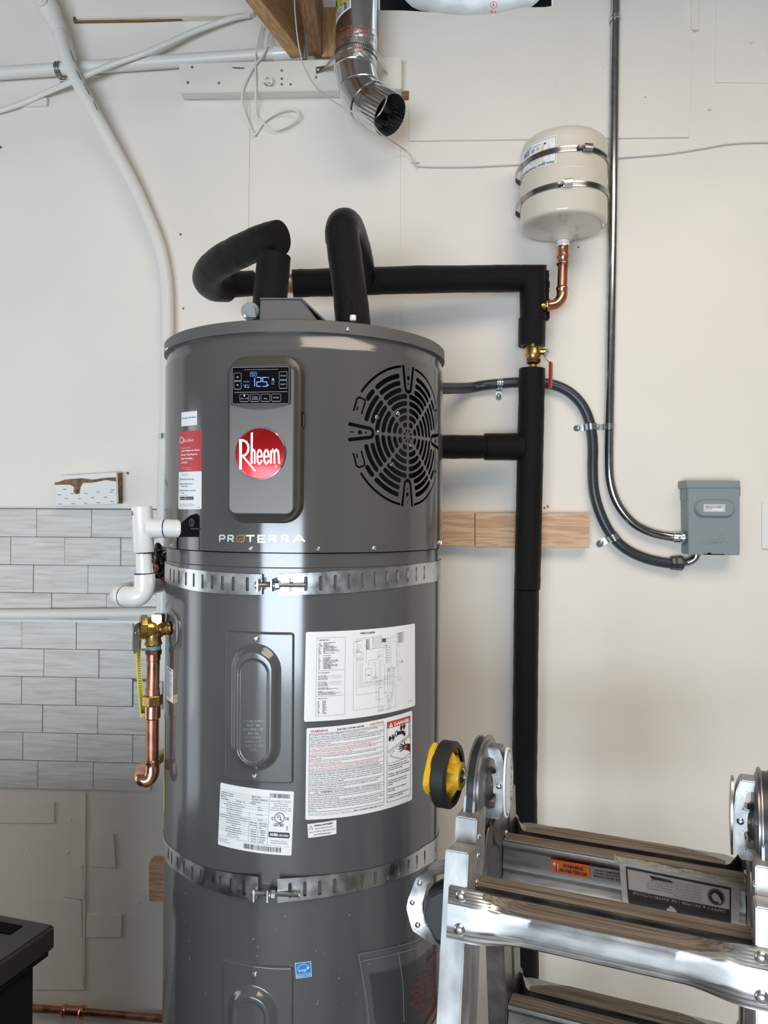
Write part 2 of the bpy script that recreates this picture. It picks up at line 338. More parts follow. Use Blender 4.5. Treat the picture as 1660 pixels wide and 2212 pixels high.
# ---------------------------------------------------------------- flat print: text and lines laid on a mapped surface
TXT = {}
def text_geo(s, bold=0.0):
    k = (s, bold)
    if k in TXT: return TXT[k]
    c = bpy.data.curves.new('t', 'FONT'); c.body = s; c.size = 1.0; c.resolution_u = 1; c.offset = bold; o = bpy.data.objects.new('t', c)
    me = bpy.data.meshes.new_from_object(o); vs = [(v.co.x, v.co.y) for v in me.vertices]; fs = [tuple(p.vertices) for p in me.polygons]
    bpy.data.objects.remove(o); bpy.data.curves.remove(c); bpy.data.meshes.remove(me)
    if vs: x0 = min(v[0] for v in vs); x1 = max(v[0] for v in vs)
    else: x0, x1 = 0, 1
    TXT[k] = ([(x-x0, y) for x, y in vs], fs, x1-x0); return TXT[k]
def pieces(name, bm, material, parent, label=None, gap=0.0015):
    """one object per separate piece of the mesh (pieces that touch stay together)"""
    bm.verts.ensure_lookup_table(); seen = {}; isl = []
    for v in bm.verts:
        if v in seen: continue
        st_ = [v]; seen[v] = len(isl); cur = []
        while st_:
            a = st_.pop(); cur.append(a)
            for e in a.link_edges:
                b = e.other_vert(a)
                if b not in seen: seen[b] = len(isl); st_.append(b)
        isl.append(cur)
    bb = [([min(v.co[i] for v in c)-gap for i in range(3)], [max(v.co[i] for v in c)+gap for i in range(3)]) for c in isl]; grp = list(range(len(isl)))
    def root(i):
        while grp[i] != i: i = grp[i]
        return i
    for i in range(len(isl)):
        for j in range(i):
            if all(bb[i][0][k] <= bb[j][1][k] and bb[j][0][k] <= bb[i][1][k] for k in range(3)): grp[root(i)] = root(j)
    sets = {}
    for i in range(len(isl)): sets.setdefault(root(i), set()).update(isl[i])
    out = []
    for vs in sets.values():
        b2 = bmesh.new(); mp = {v: b2.verts.new(v.co) for v in vs}
        for f in {f for v in vs for f in v.link_faces}: b2.faces.new([mp[v] for v in f.verts])
        out.append(obj(name, b2, material, parent, label))
    bm.free(); return out
class Print:
    """map2(u, v) -> point on the surface, in the label's own units, v downwards"""
    def __init__(s, map2): s.m = map2; s.bm = bmesh.new()
    def text(s, t, u, v, h, width=None, align='l', bold=0.02, shear=0.0, rot=0.0):
        vs, fs, w = text_geo(t, bold); sc = h/0.72; sx = sc if width is None else width/w; W_ = w*sx
        x0 = {'l': 0, 'c': -W_/2, 'r': -W_}[align]; ca, sa = math.cos(rot), math.sin(rot); vv = []
        for x, y in vs:
            a = x0 + x*sx + shear*y*sc; b = -y*sc; vv.append(s.bm.verts.new(s.m(u + a*ca - b*sa, v + a*sa + b*ca)))
        for f in fs:
            try: s.bm.faces.new([vv[i] for i in f])
            except ValueError: pass
        return s
    def poly(s, pts):
        s.bm.faces.new([s.bm.verts.new(s.m(*p)) for p in pts]); return s
    def rect(s, u0, v0, u1, v1, n=1):
        for k in range(n):
            a, b = u0+(u1-u0)*k/n, u0+(u1-u0)*(k+1)/n; s.poly([(a, v0), (b, v0), (b, v1), (a, v1)])
        return s
    def line(s, pts, w, n=1, closed=False):
        P = [V((p[0], p[1])) for p in pts]
        if n == 1:
            Q = [P[0]]
            for a, b in zip(P, P[1:] + ([P[0]] if closed else [])):
                k = max(1, int((b-a).length/9)); Q += [a+(b-a)*(i/k) for i in range(1, k+1)]
            P = Q[:-1] if closed else Q
        if n == 1 and len(P) > 2:
            N = len(P); L_, R_ = [], []
            for i in range(N):
                a = P[i]-P[i-1] if (i or closed) else P[1]-P[0]; b = P[(i+1) % N]-P[i] if (i < N-1 or closed) else a
                if a.length < 1e-9: a = b
                if b.length < 1e-9: b = a
                a, b = a.normalized(), b.normalized(); q = V((-(a+b).y, (a+b).x))
                q = q.normalized() if q.length > 1e-6 else V((-a.y, a.x)); c = max(0.6, q.dot(V((-a.y, a.x)))); L_.append(P[i]+q*(w/2/c)); R_.append(P[i]-q*(w/2/c))
            va = [s.bm.verts.new(s.m(p.x, p.y)) for p in L_]; vb = [s.bm.verts.new(s.m(p.x, p.y)) for p in R_]
            for i in range(N if closed else N-1):
                j = (i+1) % N; s.bm.faces.new((va[i], va[j], vb[j], vb[i]))
            return s
        if closed: P.append(P[0])
        for a, b in zip(P[:-1], P[1:]):
            d = b-a
            if d.length < 1e-9: continue
            d.normalize(); q = V((-d.y, d.x))*(w/2); e = d*(w/2)
            for k in range(n):
                p0 = a+(b-a)*(k/n) - (e if k == 0 else V((0, 0))); p1 = a+(b-a)*((k+1)/n) + (e if k == n-1 else V((0, 0)))
                s.poly([tuple(p0+q), tuple(p1+q), tuple(p1-q), tuple(p0-q)])
        return s
    def box(s, u0, v0, u1, v1, w, n=1): return s.line([(u0, v0), (u1, v0), (u1, v1), (u0, v1)], w, n, True)
    def field(s, pts, step=5.0):
        b2 = fill2d(pts); slicex(b2, min(p[0] for p in pts), max(p[0] for p in pts), step)
        for v in b2.verts: v.co = s.m(v.co.x, v.co.y)
        merge(s.bm, b2); return s
    def disc(s, u, v, r, n=20, ry=None):
        return s.poly([(u+r*math.cos(2*PI*k/n), v+(ry or r)*math.sin(2*PI*k/n)) for k in range(n)])
    def ring(s, u, v, r, w, n=24, ry=None):
        return s.line([(u+r*math.cos(2*PI*k/n), v+(ry or r)*math.sin(2*PI*k/n)) for k in range(n)], w, 1, True)
    def done(s, name, material, parent, label=None): return obj(name, s.bm, material, parent, label, recalc=False)
def quadmap(c, w, h, fn):
    """bilinear map from label units to surface coordinates given the four corners (tl, tr, br, bl)"""
    def g(u, v):
        a, b = u/w, v/h; s = [c[0][i]*(1-a)*(1-b)+c[1][i]*a*(1-b)+c[2][i]*a*b+c[3][i]*(1-a)*b for i in (0, 1)]; return fn(*s)
    return g
def cyl_label(px4, w, h, R=TR):
    cs = [T(px, py, R) for px, py in px4]
    return lambda off: quadmap(cs, w, h, lambda th, z: CYL(th, z, R+off))
def sticker(name, mp, w, h, r, material, parent, label, thick=0.0004, step=6.0):
    bm = fill2d(rrect(0, 0, w, h, r)); slicex(bm, 0, w, step); wrap(bm, mp(thick)); return obj(name, bm, material, parent, label, recalc=False)
def flat_map(o, eu, ev, en): return lambda off: (lambda u, v: o + eu*u + ev*v + en*off)
def screw(bm, p, n, r=0.0045, h=0.003):
    dome(bm, p, n, r, h, 4, 12); t, a, b = basis(n)
    for ax, bx in ((a, b), (b, a)): box(bm, V(p)+t*h*0.9, ax, bx, t, r*1.2, r*0.25, h*0.5)
# ================================================================ structure
def slab(name, px, off0, off1, material=None, parent=None, bev=0.0):
    """board on the back wall, outline from photo pixels on its front plane"""
    f = [W(x, y, off1) for x, y in px]; bm = B(); prism(bm, f, V((0, off1-off0, 0)))
    if bev: bmesh.ops.recalc_face_normals(bm, faces=bm.faces); bmesh.ops.bevel(bm, geom=[e for e in bm.edges], offset=bev, segments=2, affect='EDGES')
    return bm
x_n0, x_n1 = W(818, 20).x, W(1200, 14).x; z_n = W(1000, 24).z
bm = B(); prism(bm, [(-3.3, 0, 0), (3.2, 0, 0), (3.2, 0, 3.12), (x_n1, 0, 3.12), (x_n1, 0, z_n+0.008), (x_n1-0.09, 0, z_n-0.004), (W(1060, 30).x, 0, z_n-0.01), (W(1010, 30).x, 0, z_n-0.012), (W(940, 24).x, 0, z_n-0.004), (x_n0+0.05, 0, z_n), (x_n0, 0, z_n), (x_n0, 0, 3.12), (-3.3, 0, 3.12)], (0, 0.06, 0))
WALL = struct('wall_back', bm, M_WALL)
def wpart(name, bm, material, label=None): return obj(name, bm, material, WALL, label)
# sheets and patches that stand proud of the back wall
bm = slab('', [(818, 22), (880, 23), (945, 27), (1005, 37), (1060, 33), (1130, 16), (1203, 15), (1300, 8), (1500, -16), (1490, 296), (885, 304), (885, 216), (868, 198), (818, 198)], 0, 0.006); wpart('plywood_sheet', bm, M_WALL)
bm = slab('', [(-120, 215), (390, 216), (540, 222), (537, 480), (534, 760), (534, 1094), (-120, 1094)], 0, 0.004); wpart('plywood_sheet', bm, M_WALL)
bm = slab('', [(558, 222), (866, 205), (863, 1300), (552, 1300)], 0, 0.0035); wpart('plywood_sheet', bm, M_WALL)
bm = slab('', [(1547, -20), (1760, -24), (1760, 180), (1546, 178)], 0, 0.003); wpart('plywood_sheet', bm, M_WALL)
bm = slab('', [(1493, -20), (1511, -20), (1511, 63), (1495, 64)], 0, 0.012, bev=0.001); wpart('batten', bm, M_WALL)
bm = slab('', [(160, -40), (545, -60), (548, 27), (480, 33), (163, 38)], 0, 0.022, bev=0.002); wpart('upper_panel', bm, M_WALL)
bm = slab('', [(158, 36), (470, 32), (470, 38), (300, 44), (158, 46)], 0, 0.010); wpart('panel_gap_shim', bm, M_DFIR)
for k, q in enumerate([[(-60, 1733), (118, 1733), (117, 1779), (-60, 1778)], [(136, 1866), (178, 1868), (183, 1946), (137, 1936)], [(198, 1803), (246, 1801), (250, 1876), (196, 1872)],
        [(188, 1974), (264, 1976), (262, 2026), (186, 2026)], [(60, 1930), (176, 1946), (182, 2140), (60, 2138)], [(180, 1712), (186, 1712), (183, 2128), (178, 2128)]]):
    wpart('plaster_patch', slab('', q, 0, 0.0035, bev=0.0012), M_WALL)
# small dents, nail heads and chips in the paint
bm = B()
for px, py in [(60, 1833), (147, 1842), (300, 1948), (152, 1770), (1303, 146), (1203, 188), (1535, 234), (1625, 90), (963, 146), (290, 1700), (1250, 534), (1180, 1097), (1186, 1093), (274, 1021), (283, 1021), (1105, 1000), (172, 22), (388, 18)]:
    p = W(px, py, 0.006 if py < 300 else 0.0); dome(bm, p, (0, -1, 0), 0.004, 0.0015, 3, 8)
pieces('nail_head', bm, M_WALL, WALL)
bm = B()
for px, py, r, o_ in [(1250, 534, 0.0025, 0.001), (1177, 1097, 0.003, 0.001), (1184, 1094, 0.0035, 0.001), (390, 506, 0.003, 0.005), (396, 666, 0.003, 0.005), (276, 1022, 0.004, 0.005), (1, 318, 0.004, 0.005), (1395, 210, 0.0015, 0.007)]:
    lathe(bm, W(px, py, o_), (0, -1, 0), [(r, 0), (r*0.7, 0.0006), (0, 0.0006)], 7)
pieces('paint_chip', bm, M_CHIP, WALL, gap=0.0003)
bm = B(); box(bm, W(877, 207, 0.003), X, Y, Z, 0.017, 0.012, 0.02); wpart('broken_corner', bm, M_DFIR)
# cavity above the wall sheet
bm = B(); box(bm, ((x_n0+x_n1)/2, 0.42, z_n+0.3), X, Y, Z, x_n1-x_n0+0.2, 0.02, 0.9); wpart('attic_dark_backing', bm, M_BLACK)  # closes the cavity; its darkness is put into the black colour
# ---- tile field: each tile an object
bm = slab('', [(-270, 1096), (352, 1099), (352, 1340), (286, 1341), (286, 1400), (324, 1402), (324, 1704), (-270, 1693)], 0, 0.0025); wpart('grout_bed', bm, M_GROUT)
zt = W(0, 1099, 0.008).z; zb = W(0, 1701, 0.008).z; pitch = (zt-zb)/10
rows = [[-40, 79, 198, 318, 352], [-96, 23, 140, 261, 352], [-46, 72, 190, 310, 352], [-8, 111, 230, 350], [-72, 47, 165, 287], [-24, 95, 214, 331], [-72, 47, 164, 286], [-26, 92, 211, 326], [-69, 49, 167, 287, 326], [-37, 82, 202, 326]]
rnd = random.Random(3)
def tile(xa, xb, z1, z0):
    bm = B(); g = 0.0014; pr = rnd.uniform(-0.0008, 0.0012); box(bm, ((xa+xb)/2, -0.004-(0.005+pr)/2, (z1+z0)/2), X, Y, Z, xb-xa-g, 0.005+pr, z1-z0-g, 0.0009); wpart('wall_tile', bm, M_TILE)
for r, js in enumerate(rows):
    z1 = zt - r*pitch; z0 = z1 - pitch; py = 1129 + 60.3*r
    js = [js[0]-238, js[0]-119] + js
    for a, b in zip(js[:-1], js[1:]): tile(W(a, py, 0.009).x, W(b, py, 0.009).x, z1, z0)
tile(W(288, 1497, 0.009).x, W(351, 1497, 0.009).x, zt-6*pitch-0.007, zt-7*pitch-0.009)
bm = B(); box(bm, (0.0, -3.1, -0.03), X, Y, Z, 6.6, 6.4, 0.06); struct('floor', bm, M_CONC)
bm = B(); box(bm, (0.0, -3.13, 3.15), X, Y, Z, 6.6, 6.24, 0.06); struct('ceiling', bm, M_ROOM)
bm = B(); box(bm, (3.23, -3.0, 1.56), X, Y, Z, 0.06, 6.5, 3.12); struct('wall_right', bm, M_ROOM)
bm = B()
box(bm, (-3.27, -0.12, 1.56), X, Y, Z, 0.06, 0.38, 3.12); box(bm, (-3.27, -3.7, 1.56), X, Y, Z, 0.06, 5.2, 3.12); box(bm, (-3.27, -0.7, 2.62), X, Y, Z, 0.06, 0.8, 1.0)
struct('wall_left', bm, M_ROOM)
bm = B()
box(bm, (-3.1, DOOR_Y-0.03, 1.56), X, Y, Z, 0.5, 0.06, 3.12); box(bm, (1.85, DOOR_Y-0.03, 1.56), X, Y, Z, 2.8, 0.06, 3.12); box(bm, (-1.2, DOOR_Y-0.03, 2.36), X, Y, Z, 3.3, 0.06, 1.52)
struct('wall_front', bm, M_ROOM)
bm = B(); box(bm, (-1.06, -1.27, 0.485), X, Y, Z, 0.98, 0.08, 0.97); struct('wall_shade_blocker', bm, M_ROOMD)  # low partition added out of view to shade the lower left wall
# ================================================================ timber
def board3(name, p0, p1, wdir, width, thick, material, label, cat, bev=0.0015, group=None):
    p0, p1 = V(p0), V(p1); bm = B(); t = (p1-p0).normalized(); wd = V(wdir); wd = (wd-t*wd.dot(t)).normalized()
    bmesh_o = box(B(), (0, 0, 0), X, Y, Z, (p1-p0).length, width, thick, bev)
    o = obj(name, bmesh_o, material, None); o.matrix_world = Matrix.Translation((p0+p1)/2) @ Matrix((t, wd, t.cross(wd))).transposed().to_4x4() @ Matrix.Translation((0, 0, -thick/2))
    o.location = o.matrix_world.translation; return tag(o, label, cat, group)
h = 0.14
def joist(pa, pb, material, label, width=0.038):
    pb = pa+(pb-pa)*2.6; d = (pb-pa).normalized(); board3('ceiling_joist', pa+V((0, 0, h/2)), pb+V((0, 0, h/2)), V((0, 0, 1)), h, width, material, label, 'beam')
joist(D(643, 124, 2.0), D(500, -60, 1.69), M_FIR, 'pale diagonal fir joist meeting the white ledger, leftmost of the joists at the top')
joist(D(682, 123, 2.0), D(655, -60, 1.70), M_DFIR, 'dark brown joist between the pale diagonal joist and the metal duct')
p = W(713, 78, 0.02); board3('blocking_board', p-V((0, 0, 0.065)), p+V((0, 0, 0.065)), X, 0.04, 0.038, M_FIR, 'short upright brown wood blocking behind the left side of the metal duct', 'board')
L = thing('ledger_board', 'white painted ledger board on the wall under the ceiling joists', 'board', W(560, 190, 0.02))
obj('board', slab('', [(387, 137), (726, 127), (868, 122), (868, 192), (388, 200)], 0, 0.040, bev=0.002), M_BOARD, L)
bm = B()
for px, py in [(609, 152), (609, 170), (609, 182), (683, 167), (406, 178), (473, 179), (415, 145), (628, 182)]: lathe(bm, W(px, py, 0.041), (0, -1, 0), [(0.0035, 0), (0.0028, 0.0006), (0, 0.0006)], 8)
pieces('nail_hole', bm, M_CHIP, L)
bm = B()
for a in ((500, 145, 530, 149), (569, 178, 590, 186)): prism(bm, [W(a[0], a[1], 0.0405), W(a[2], a[1]+1, 0.0405), W(a[2]-4, a[3], 0.0405), W(a[0]+6, a[3]-1, 0.0405)], (0, -0.0004, 0))
pieces('scuff_mark', bm, M_CHIP, L)
bm = B(); tube(bm, smoothpath([W(573, 168, 0.045), W(580, 165, 0.056), W(588, 173, 0.058), W(584, 183, 0.052), W(574, 178, 0.044)], 5), 0.0025, 8); obj('bent_hook', bm, M_BOARD, L)
# wood blocks behind the heater straps and on the wall
def wblock(px, off, material, label, ang=0.0):
    bm = slab('', px, 0.0, off, bev=0.0015); return tag(obj('wood_block', bm, material), label, 'board')
wblock([(900, 1107), (1026, 1107), (1026, 1180), (900, 1179)], 0.038, M_PINE, 'bare pine block beside the right edge of the heater, touching its side')
wblock([(1027.5, 1108), (1274, 1109), (1274, 1184), (1027.5, 1183)], 0.0395, M_PINE, 'longer bare pine block crossing behind the black vertical foam pipe')
wblock([(321, 1863), (700, 1870), (700, 1955), (322, 1947)], 0.038, M_PINE, 'bare pine block low at the left edge of the heater behind the lower strap')
L = thing('painted_wood_block', 'white painted wood block with chipped paint above the tiles', 'board', W(190, 1092, 0.02))
obj('block', slab('', [(118, 1029), (253, 1020), (255, 1088), (121, 1094)], 0, 0.042, bev=0.003), M_WORN, L)
q = [(118, 1042), (127, 1041), (140, 1036), (178, 1033), (200, 1036), (228, 1032), (250, 1031), (251, 1040), (230, 1037), (214, 1040), (196, 1043), (180, 1043), (174, 1052), (172, 1066), (165, 1068), (159, 1063), (160, 1052), (152, 1047), (130, 1047), (119, 1048)]
bm = B(); prism(bm, [W(x, y, 0.0424) for x, y in q], (0, -0.0003, 0)); prism(bm, [W(253.5, 1022, 0.041), W(264, 1021, 0.012), W(265, 1086, 0.012), W(256, 1087, 0.041)], (0.0006, 0, 0))
obj('bare_patch', bm, M_CHIP, L, 'brown bare wood where the paint is chipped')
bm = B(); lathe(bm, W(167, 1060, 0.0425), (0, -1, 0), [(0.004, 0), (0.003, 0.0008), (0, 0.0008)], 8)
for px, py in [(140, 1057), (143, 1077), (156, 1066), (172, 1077), (130, 1089), (158, 1088), (185, 1087), (200, 1075), (211, 1063), (228, 1074), (241, 1063), (242, 1083), (212, 1086), (128, 1069), (243, 1058), (186, 1066)]:
    box(bm, W(px, py, 0.0424), X, Y, Z, 0.009, 0.0005, 0.0013)
pieces('paint_fleck', bm, M_INK, L, gap=0.0002)
# ================================================================ painted pipes, cables, wires on the wall
P = thing('painted_wall_pipe', 'cream painted pipe running level across the tiles to the heater', 'pipe', W(180, 1340, 0.03))
bm = B(); tube(bm, [W(-600, 1331, 0.024), W(150, 1326, 0.024), W(430, 1322, 0.024)], 0.0138, 20); obj('pipe', bm, M_PAINTP, P)
bm = B(); box(bm, W(180, 1341, 0.008), X, Y, Z, 0.62, 0.012, 0.008); obj('caulk_strip', bm, M_WORN, P)
P = thing('upper_wall_pipe', 'white pipe running across the upper left wall with a metal clamp', 'pipe', W(300, 160, 0.03))
bm = B(); tube(bm, [W(-500, 192, 0.022), W(150, 148, 0.022), W(660, 112, 0.022)], 0.0165, 20); obj('pipe', bm, M_PAINTP, P)
bm = B(); tube(bm, [W(592, 117, 0.022), W(650, 113, 0.022)], 0.020, 20); obj('coupling', bm, M_PVC, P)
def clamp1(name, c, axis, r, ear, label, lng=0.030, wd=0.016, material=None, cat='clamp', group=None):
    """one-hole conduit strap: band over a pipe centred at c, ear to one side on the wall"""
    material = material or M_ZINC; axis = V(axis).normalized(); t = thing(name, label, cat, (c[0], -0.001, c[2]), group); n = V((0, -1, 0)); e = V(ear).normalized(); bm = B(); c = V(c)
    w0 = c.copy(); w0.y = -0.0008; pts = []
    for k in range(13):
        a = PI - PI*k/12; pts.append(c + e*((r+0.0012)*math.cos(a)*-1*-1) + n*((r+0.0012)*math.sin(a)))
    pts = [w0 - e*(r+0.0012)] + [c + e*((r+0.0012)*math.cos(PI-PI*k/12)) + n*((r+0.0012)*math.sin(PI*k/12)) for k in range(13)] + [w0 + e*(r+0.0014) + n*0.002, w0 + e*(r+0.005), w0 + e*(r+lng)]
    ribbon(bm, pts, axis, wd, 0.0014); obj('band', bm, material, t)
    bm = B(); tube(bm, [q + (axis*0.0035) + ((q-c).normalized()*0.0012 if i < 14 else n*0.001) for i, q in enumerate(pts[1:14])], 0.0012, 6); tube(bm, [q - (axis*0.0035) + (q-c).normalized()*0.0012 for q in pts[1:14]], 0.0012, 6); obj('rib', bm, material, t)
    bm = B(); lathe(bm, w0 + e*(r+lng), n, [(wd/2, -0.001), (wd/2, 0.0012), (0, 0.0012)], 14); obj('ear', bm, material, t)
    bm = B(); screw(bm, w0 + e*(r+lng*0.75) + n*0.0012, n, 0.0055, 0.003); obj('screw', bm, M_SCREW, t)
    return t
clamp1('pipe_clamp', tuple(W(128, 149.5, 0.022)), W(150, 148, 0.022)-W(100, 151, 0.022), 0.0165, (0.05, 0, -1), 'grey metal clamp holding the white pipe high on the left wall', 0.012, 0.016, M_STAIN)
P = thing('painted_conduit', 'thick white painted conduit sloping down the left wall behind the heater', 'conduit', W(250, 740, 0.03))
pth = smoothpath([W(127, 66, 0.075), W(150, 140, 0.075), W(192, 222, 0.066), W(247, 322, 0.05), (W(291, 405, 0.04)), W(322, 475, 0.034), W(343, 530, 0.03), W(356, 590, 0.028), W(361, 650, 0.028), W(362, 760, 0.028), W(360, 900, 0.028), W(356, 1000, 0.028), W(353, 1120, 0.03), W(352, 1340, 0.03)], 6)
bm = B(); tube(bm, pth, 0.0172, 20); obj('conduit', bm, M_PAINTP, P)
clamp1('pipe_clamp', tuple(W(358.5, 943, 0.028)), W(356, 1000, 0.028)-W(360, 900, 0.028), 0.0172, (-1, 0, 0), 'small zinc clamp on the white conduit at the left edge of the heater shroud', 0.008, 0.014)
ax = (W(127, 66, 0.075)-W(92, -10, 0.075)).normalized()
bm = B(); tube(bm, [W(118, 42, 0.075), W(123, 55, 0.075), W(130, 72, 0.075)], [0.021, 0.0215, 0.0195], 18); obj('fitting_hub', bm, M_PAINTP, P)
bm = B(); tube(bm, [W(40, -130, 0.075), W(84, -30, 0.075), W(94, -4, 0.075), W(112, 32, 0.075), W(119, 46, 0.075)], [0.026, 0.026, 0.027, 0.026, 0.021], 18, sx=1.0); obj('conduit_body', bm, M_PAINTP, P)
bm = B(); c = W(92, -4, 0.075)+V((0, -0.026, 0)); wv = ax.cross(Y).normalized()
el = [(c + ax*(0.042*math.cos(2*PI*k/24)) + wv*(0.022*math.sin(2*PI*k/24))) for k in range(24)]; prism(bm, el, (0, -0.004, 0)); screw(bm, c+ax*0.034+V((0, -0.004, 0)), (0, -1, 0), 0.004, 0.002); obj('cover_plate', bm, M_PAINTP, P)
bm = B()
for (xa, ya, xb, yb) in [(152, 108, 160, 132), (165, 152, 175, 172), (181, 180, 194, 205), (202, 219, 211, 238)]:
    ribbon(bm, [W(xa, ya, 0.09), W(xb, yb, 0.087)], X, 0.0022, 0.0006)
pieces('paint_chip', bm, M_INKT, P, 'dark chip on the side of the conduit')
bm = B(); tube(bm, smoothpath([W(-420, 350, 0.012), W(-50, 252, 0.016), W(40, 226, 0.016), W(100, 200, 0.02), W(165, 172, 0.046), W(230, 144, 0.050), W(320, 112, 0.046), W(420, 68, 0.03), W(500, 40, 0.022), W(540, 33, 0.012)], 6), 0.0062, 12, sx=1.25, sy=1.0)
tag(obj('painted_cable', bm, M_PAINTP), 'flat white painted cable crossing diagonally over the upper left pipe', 'cable')
bm = B(); box(bm, W(60, 222, 0.008), X, Y, Z, 0.11, 0.008, 0.022, 0.001); box(bm, W(101, 221, 0.008), X, Y, Z, 0.008, 0.014, 0.017, 0.001); tag(obj('cable_bracket', bm, M_PAINTP), 'small painted metal bracket under the diagonal cable on the left wall', 'bracket')
bm = B(); tube(bm, smoothpath([W(566, 54, 0.02), W(556, 95, 0.03), W(552, 140, 0.047), W(553, 190, 0.047), W(553, 245, 0.02), (W(565, 262, 0.016)), W(590, 280, 0.016), W(612, 276, 0.022), W(640, 258, 0.03), W(645, 244, 0.03), W(630, 235, 0.03), W(600, 243, 0.022), W(572, 262, 0.014), W(553, 289, 0.012), W(546, 285, 0.012), W(528, 240, 0.02), W(523, 205, 0.046), W(530, 180, 0.049), W(548, 145, 0.049), W(568, 120, 0.047), W(577, 100, 0.044), W(580, 80, 0.03), W(584, 70, 0.02)], 7), 0.0028, 8)
tag(obj('cable_loop', bm, M_WIRE), 'loose loop of thin white cable hanging over the ledger board', 'cable')
pts = [W(636, -30, 0.20), W(638, 30, 0.17), W(646, 100, 0.13), W(660, 150, 0.10), W(690, 195, 0.14), W(735, 228, 0.24), W(770, 246, 0.27), W(800, 264, 0.28), W(822, 288, 0.24), W(838, 299, 0.14), W(870, 320, 0.03), W(886, 335, 0.012), W(897, 355, 0.006), W(910, 360, 0.004), W(1000, 361, 0.004), W(1120, 356, 0.004), W(1240, 350, 0.004), W(1345, 341, 0.004), W(1440, 333, 0.004), W(1520, 321, 0.004), W(1580, 311, 0.004), W(1655, 308, 0.004), W(1730, 312, 0.004)]
bm = B(); tube(bm, smoothpath(pts, 8), 0.0018, 8); tag(obj('thin_wire', bm, M_GRWIRE), 'thin pale wire from the joists past the duct and along the wall', 'wire')
bm = B(); ribbon(bm, smoothpath([W(890, 352, 0.002), W(893, 350, 0.006), W(899, 353, 0.008), W(905, 350, 0.006), W(907, 362, 0.002)], 3), Y, 0.006, 0.001); tube(bm, [W(897, 340, 0.003), W(901, 366, 0.004)], 0.0012, 6)
tag(obj('wire_staple', bm, M_WIRE), 'small staple knot holding the thin wire right of the duct', 'staple')
# ---- wall switch plate
P = thing('wall_plate', 'white wall plate cut off by the right edge of the photo', 'plate', W(1684, 1186, 0.0))
obj('plate', slab('', [(1648, 1083), (1722, 1082), (1722, 1187), (1648, 1186)], 0, 0.006, bev=0.002), M_PVC, P)
# ---- copper pipe low on the left
P = thing('copper_wall_pipe', 'tarnished copper pipe with coupling low on the wall beside the dark bin', 'pipe', W(230, 2212, 0.03))
bm = B(); tube(bm, [W(40, 2176, 0.022), W(150, 2184, 0.022), W(440, 2208, 0.022)], 0.0098, 18); obj('pipe', bm, M_COPPER, P)
bm = B(); a, b = W(137, 2184, 0.022), W(186, 2187.5, 0.022); lathe(bm, a, b-a, [(0.0098, 0), (0.0165, 0), (0.0175, 0.004), (0.0165, 0.008), (0.0145, 0.010), (0.0145, 0.046), (0.0165, 0.048), (0.0175, 0.052), (0.0165, 0.057), (0.0098, 0.058)], 20); obj('coupling', bm, M_COPPER2, P)
# ---- dark bin
P = thing('dark_bin', 'dark plastic bin with an overhanging lid in the lower left corner', 'bin', D(-60, 2600, 1.35))
# lid: level top; far right corner at (122, 1995)
zt_ = D(118, 1994, 1.62).z
def on_z(px, py, z): r = ray(px, py); return CAM + r*((z-CAM.z)/r.z)
A_ = on_z(121, 1996, zt_); B_ = on_z(0, 2080, zt_); Cc = on_z(0, 1973, zt_)
ed = (B_-A_).normalized(); ed2 = (Cc-A_).normalized()
top = [A_, A_+ed*0.62, A_+ed*0.62+ed2*0.46, A_+ed2*0.46]
bm = B(); lt = 0.052
prism(bm, [q-Z*lt for q in top], Z*lt); bmesh.ops.recalc_face_normals(bm, faces=bm.faces); bmesh.ops.bevel(bm, geom=list(bm.edges), offset=0.006, segments=3, affect='EDGES'); obj('lid', bm, M_BINTOP, P)
n_in = (top[1]+top[3])/2 - A_; n_in.z = 0
bod = [q + ((top[0]+top[2])/2-q).normalized()*0.045 - Z*lt for q in top]
bm = B(); prism(bm, [V((q.x, q.y, 0.02)) for q in bod], Z*(bod[0].z-0.018)); obj('body', bm, M_BIN, P)
bm = B(); q0 = [q + ((top[0]+top[2])/2-q).normalized()*0.015 - Z*(lt+0.001) for q in top]; prism(bm, [q-Z*0.010 for q in q0], Z*0.010); obj('rim', bm, M_BIN, P)
hc = on_z(4, 2004, zt_); bm = B(); box(bm, hc - ed2*0.0 + Z*0.0005, ed, ed2, Z, 0.035, 0.075, 0.003, 0.001); obj('grip_recess', bm, M_BLACK, P)
# ================================================================ water heater
H = thing('water_heater', 'tall grey hybrid water heater with vent grille and round red emblem', 'water heater', (TA.x, TA.y, 0.0))
def zf(py): return T(656, py, TR)[1]
def zs(py): return T(656, py, SR)[1]
z_top = zs(690); z_capb = zs(717); z_shb = zs(1194); z_ring = zs(1225)
AX = V((TA.x, TA.y, 0))
ST = B(); box(ST, (TA.x, TA.y, 0.2), X, Y, Z, 0.62, 0.62, 0.4, 0.004); tag(obj('heater_stand', ST, M_ROOMD), 'low boxed stand under the grey water heater', 'stand')
bm = B(); lathe(bm, AX, Z, [(0, 0.40), (TR-0.004, 0.40), (TR, 0.404), (TR, z_ring-0.003), (TR-0.003, z_ring), (0, z_ring)], 160); obj('tank_body', bm, M_TANK, H)
bm = B(); lathe(bm, AX, Z, [(0, z_ring-0.001), (SR-0.0035, z_ring-0.001), (SR-0.0035, z_shb-0.002), (0.2, z_shb-0.002)], 160); obj('base_ring', bm, M_SHROUD, H)
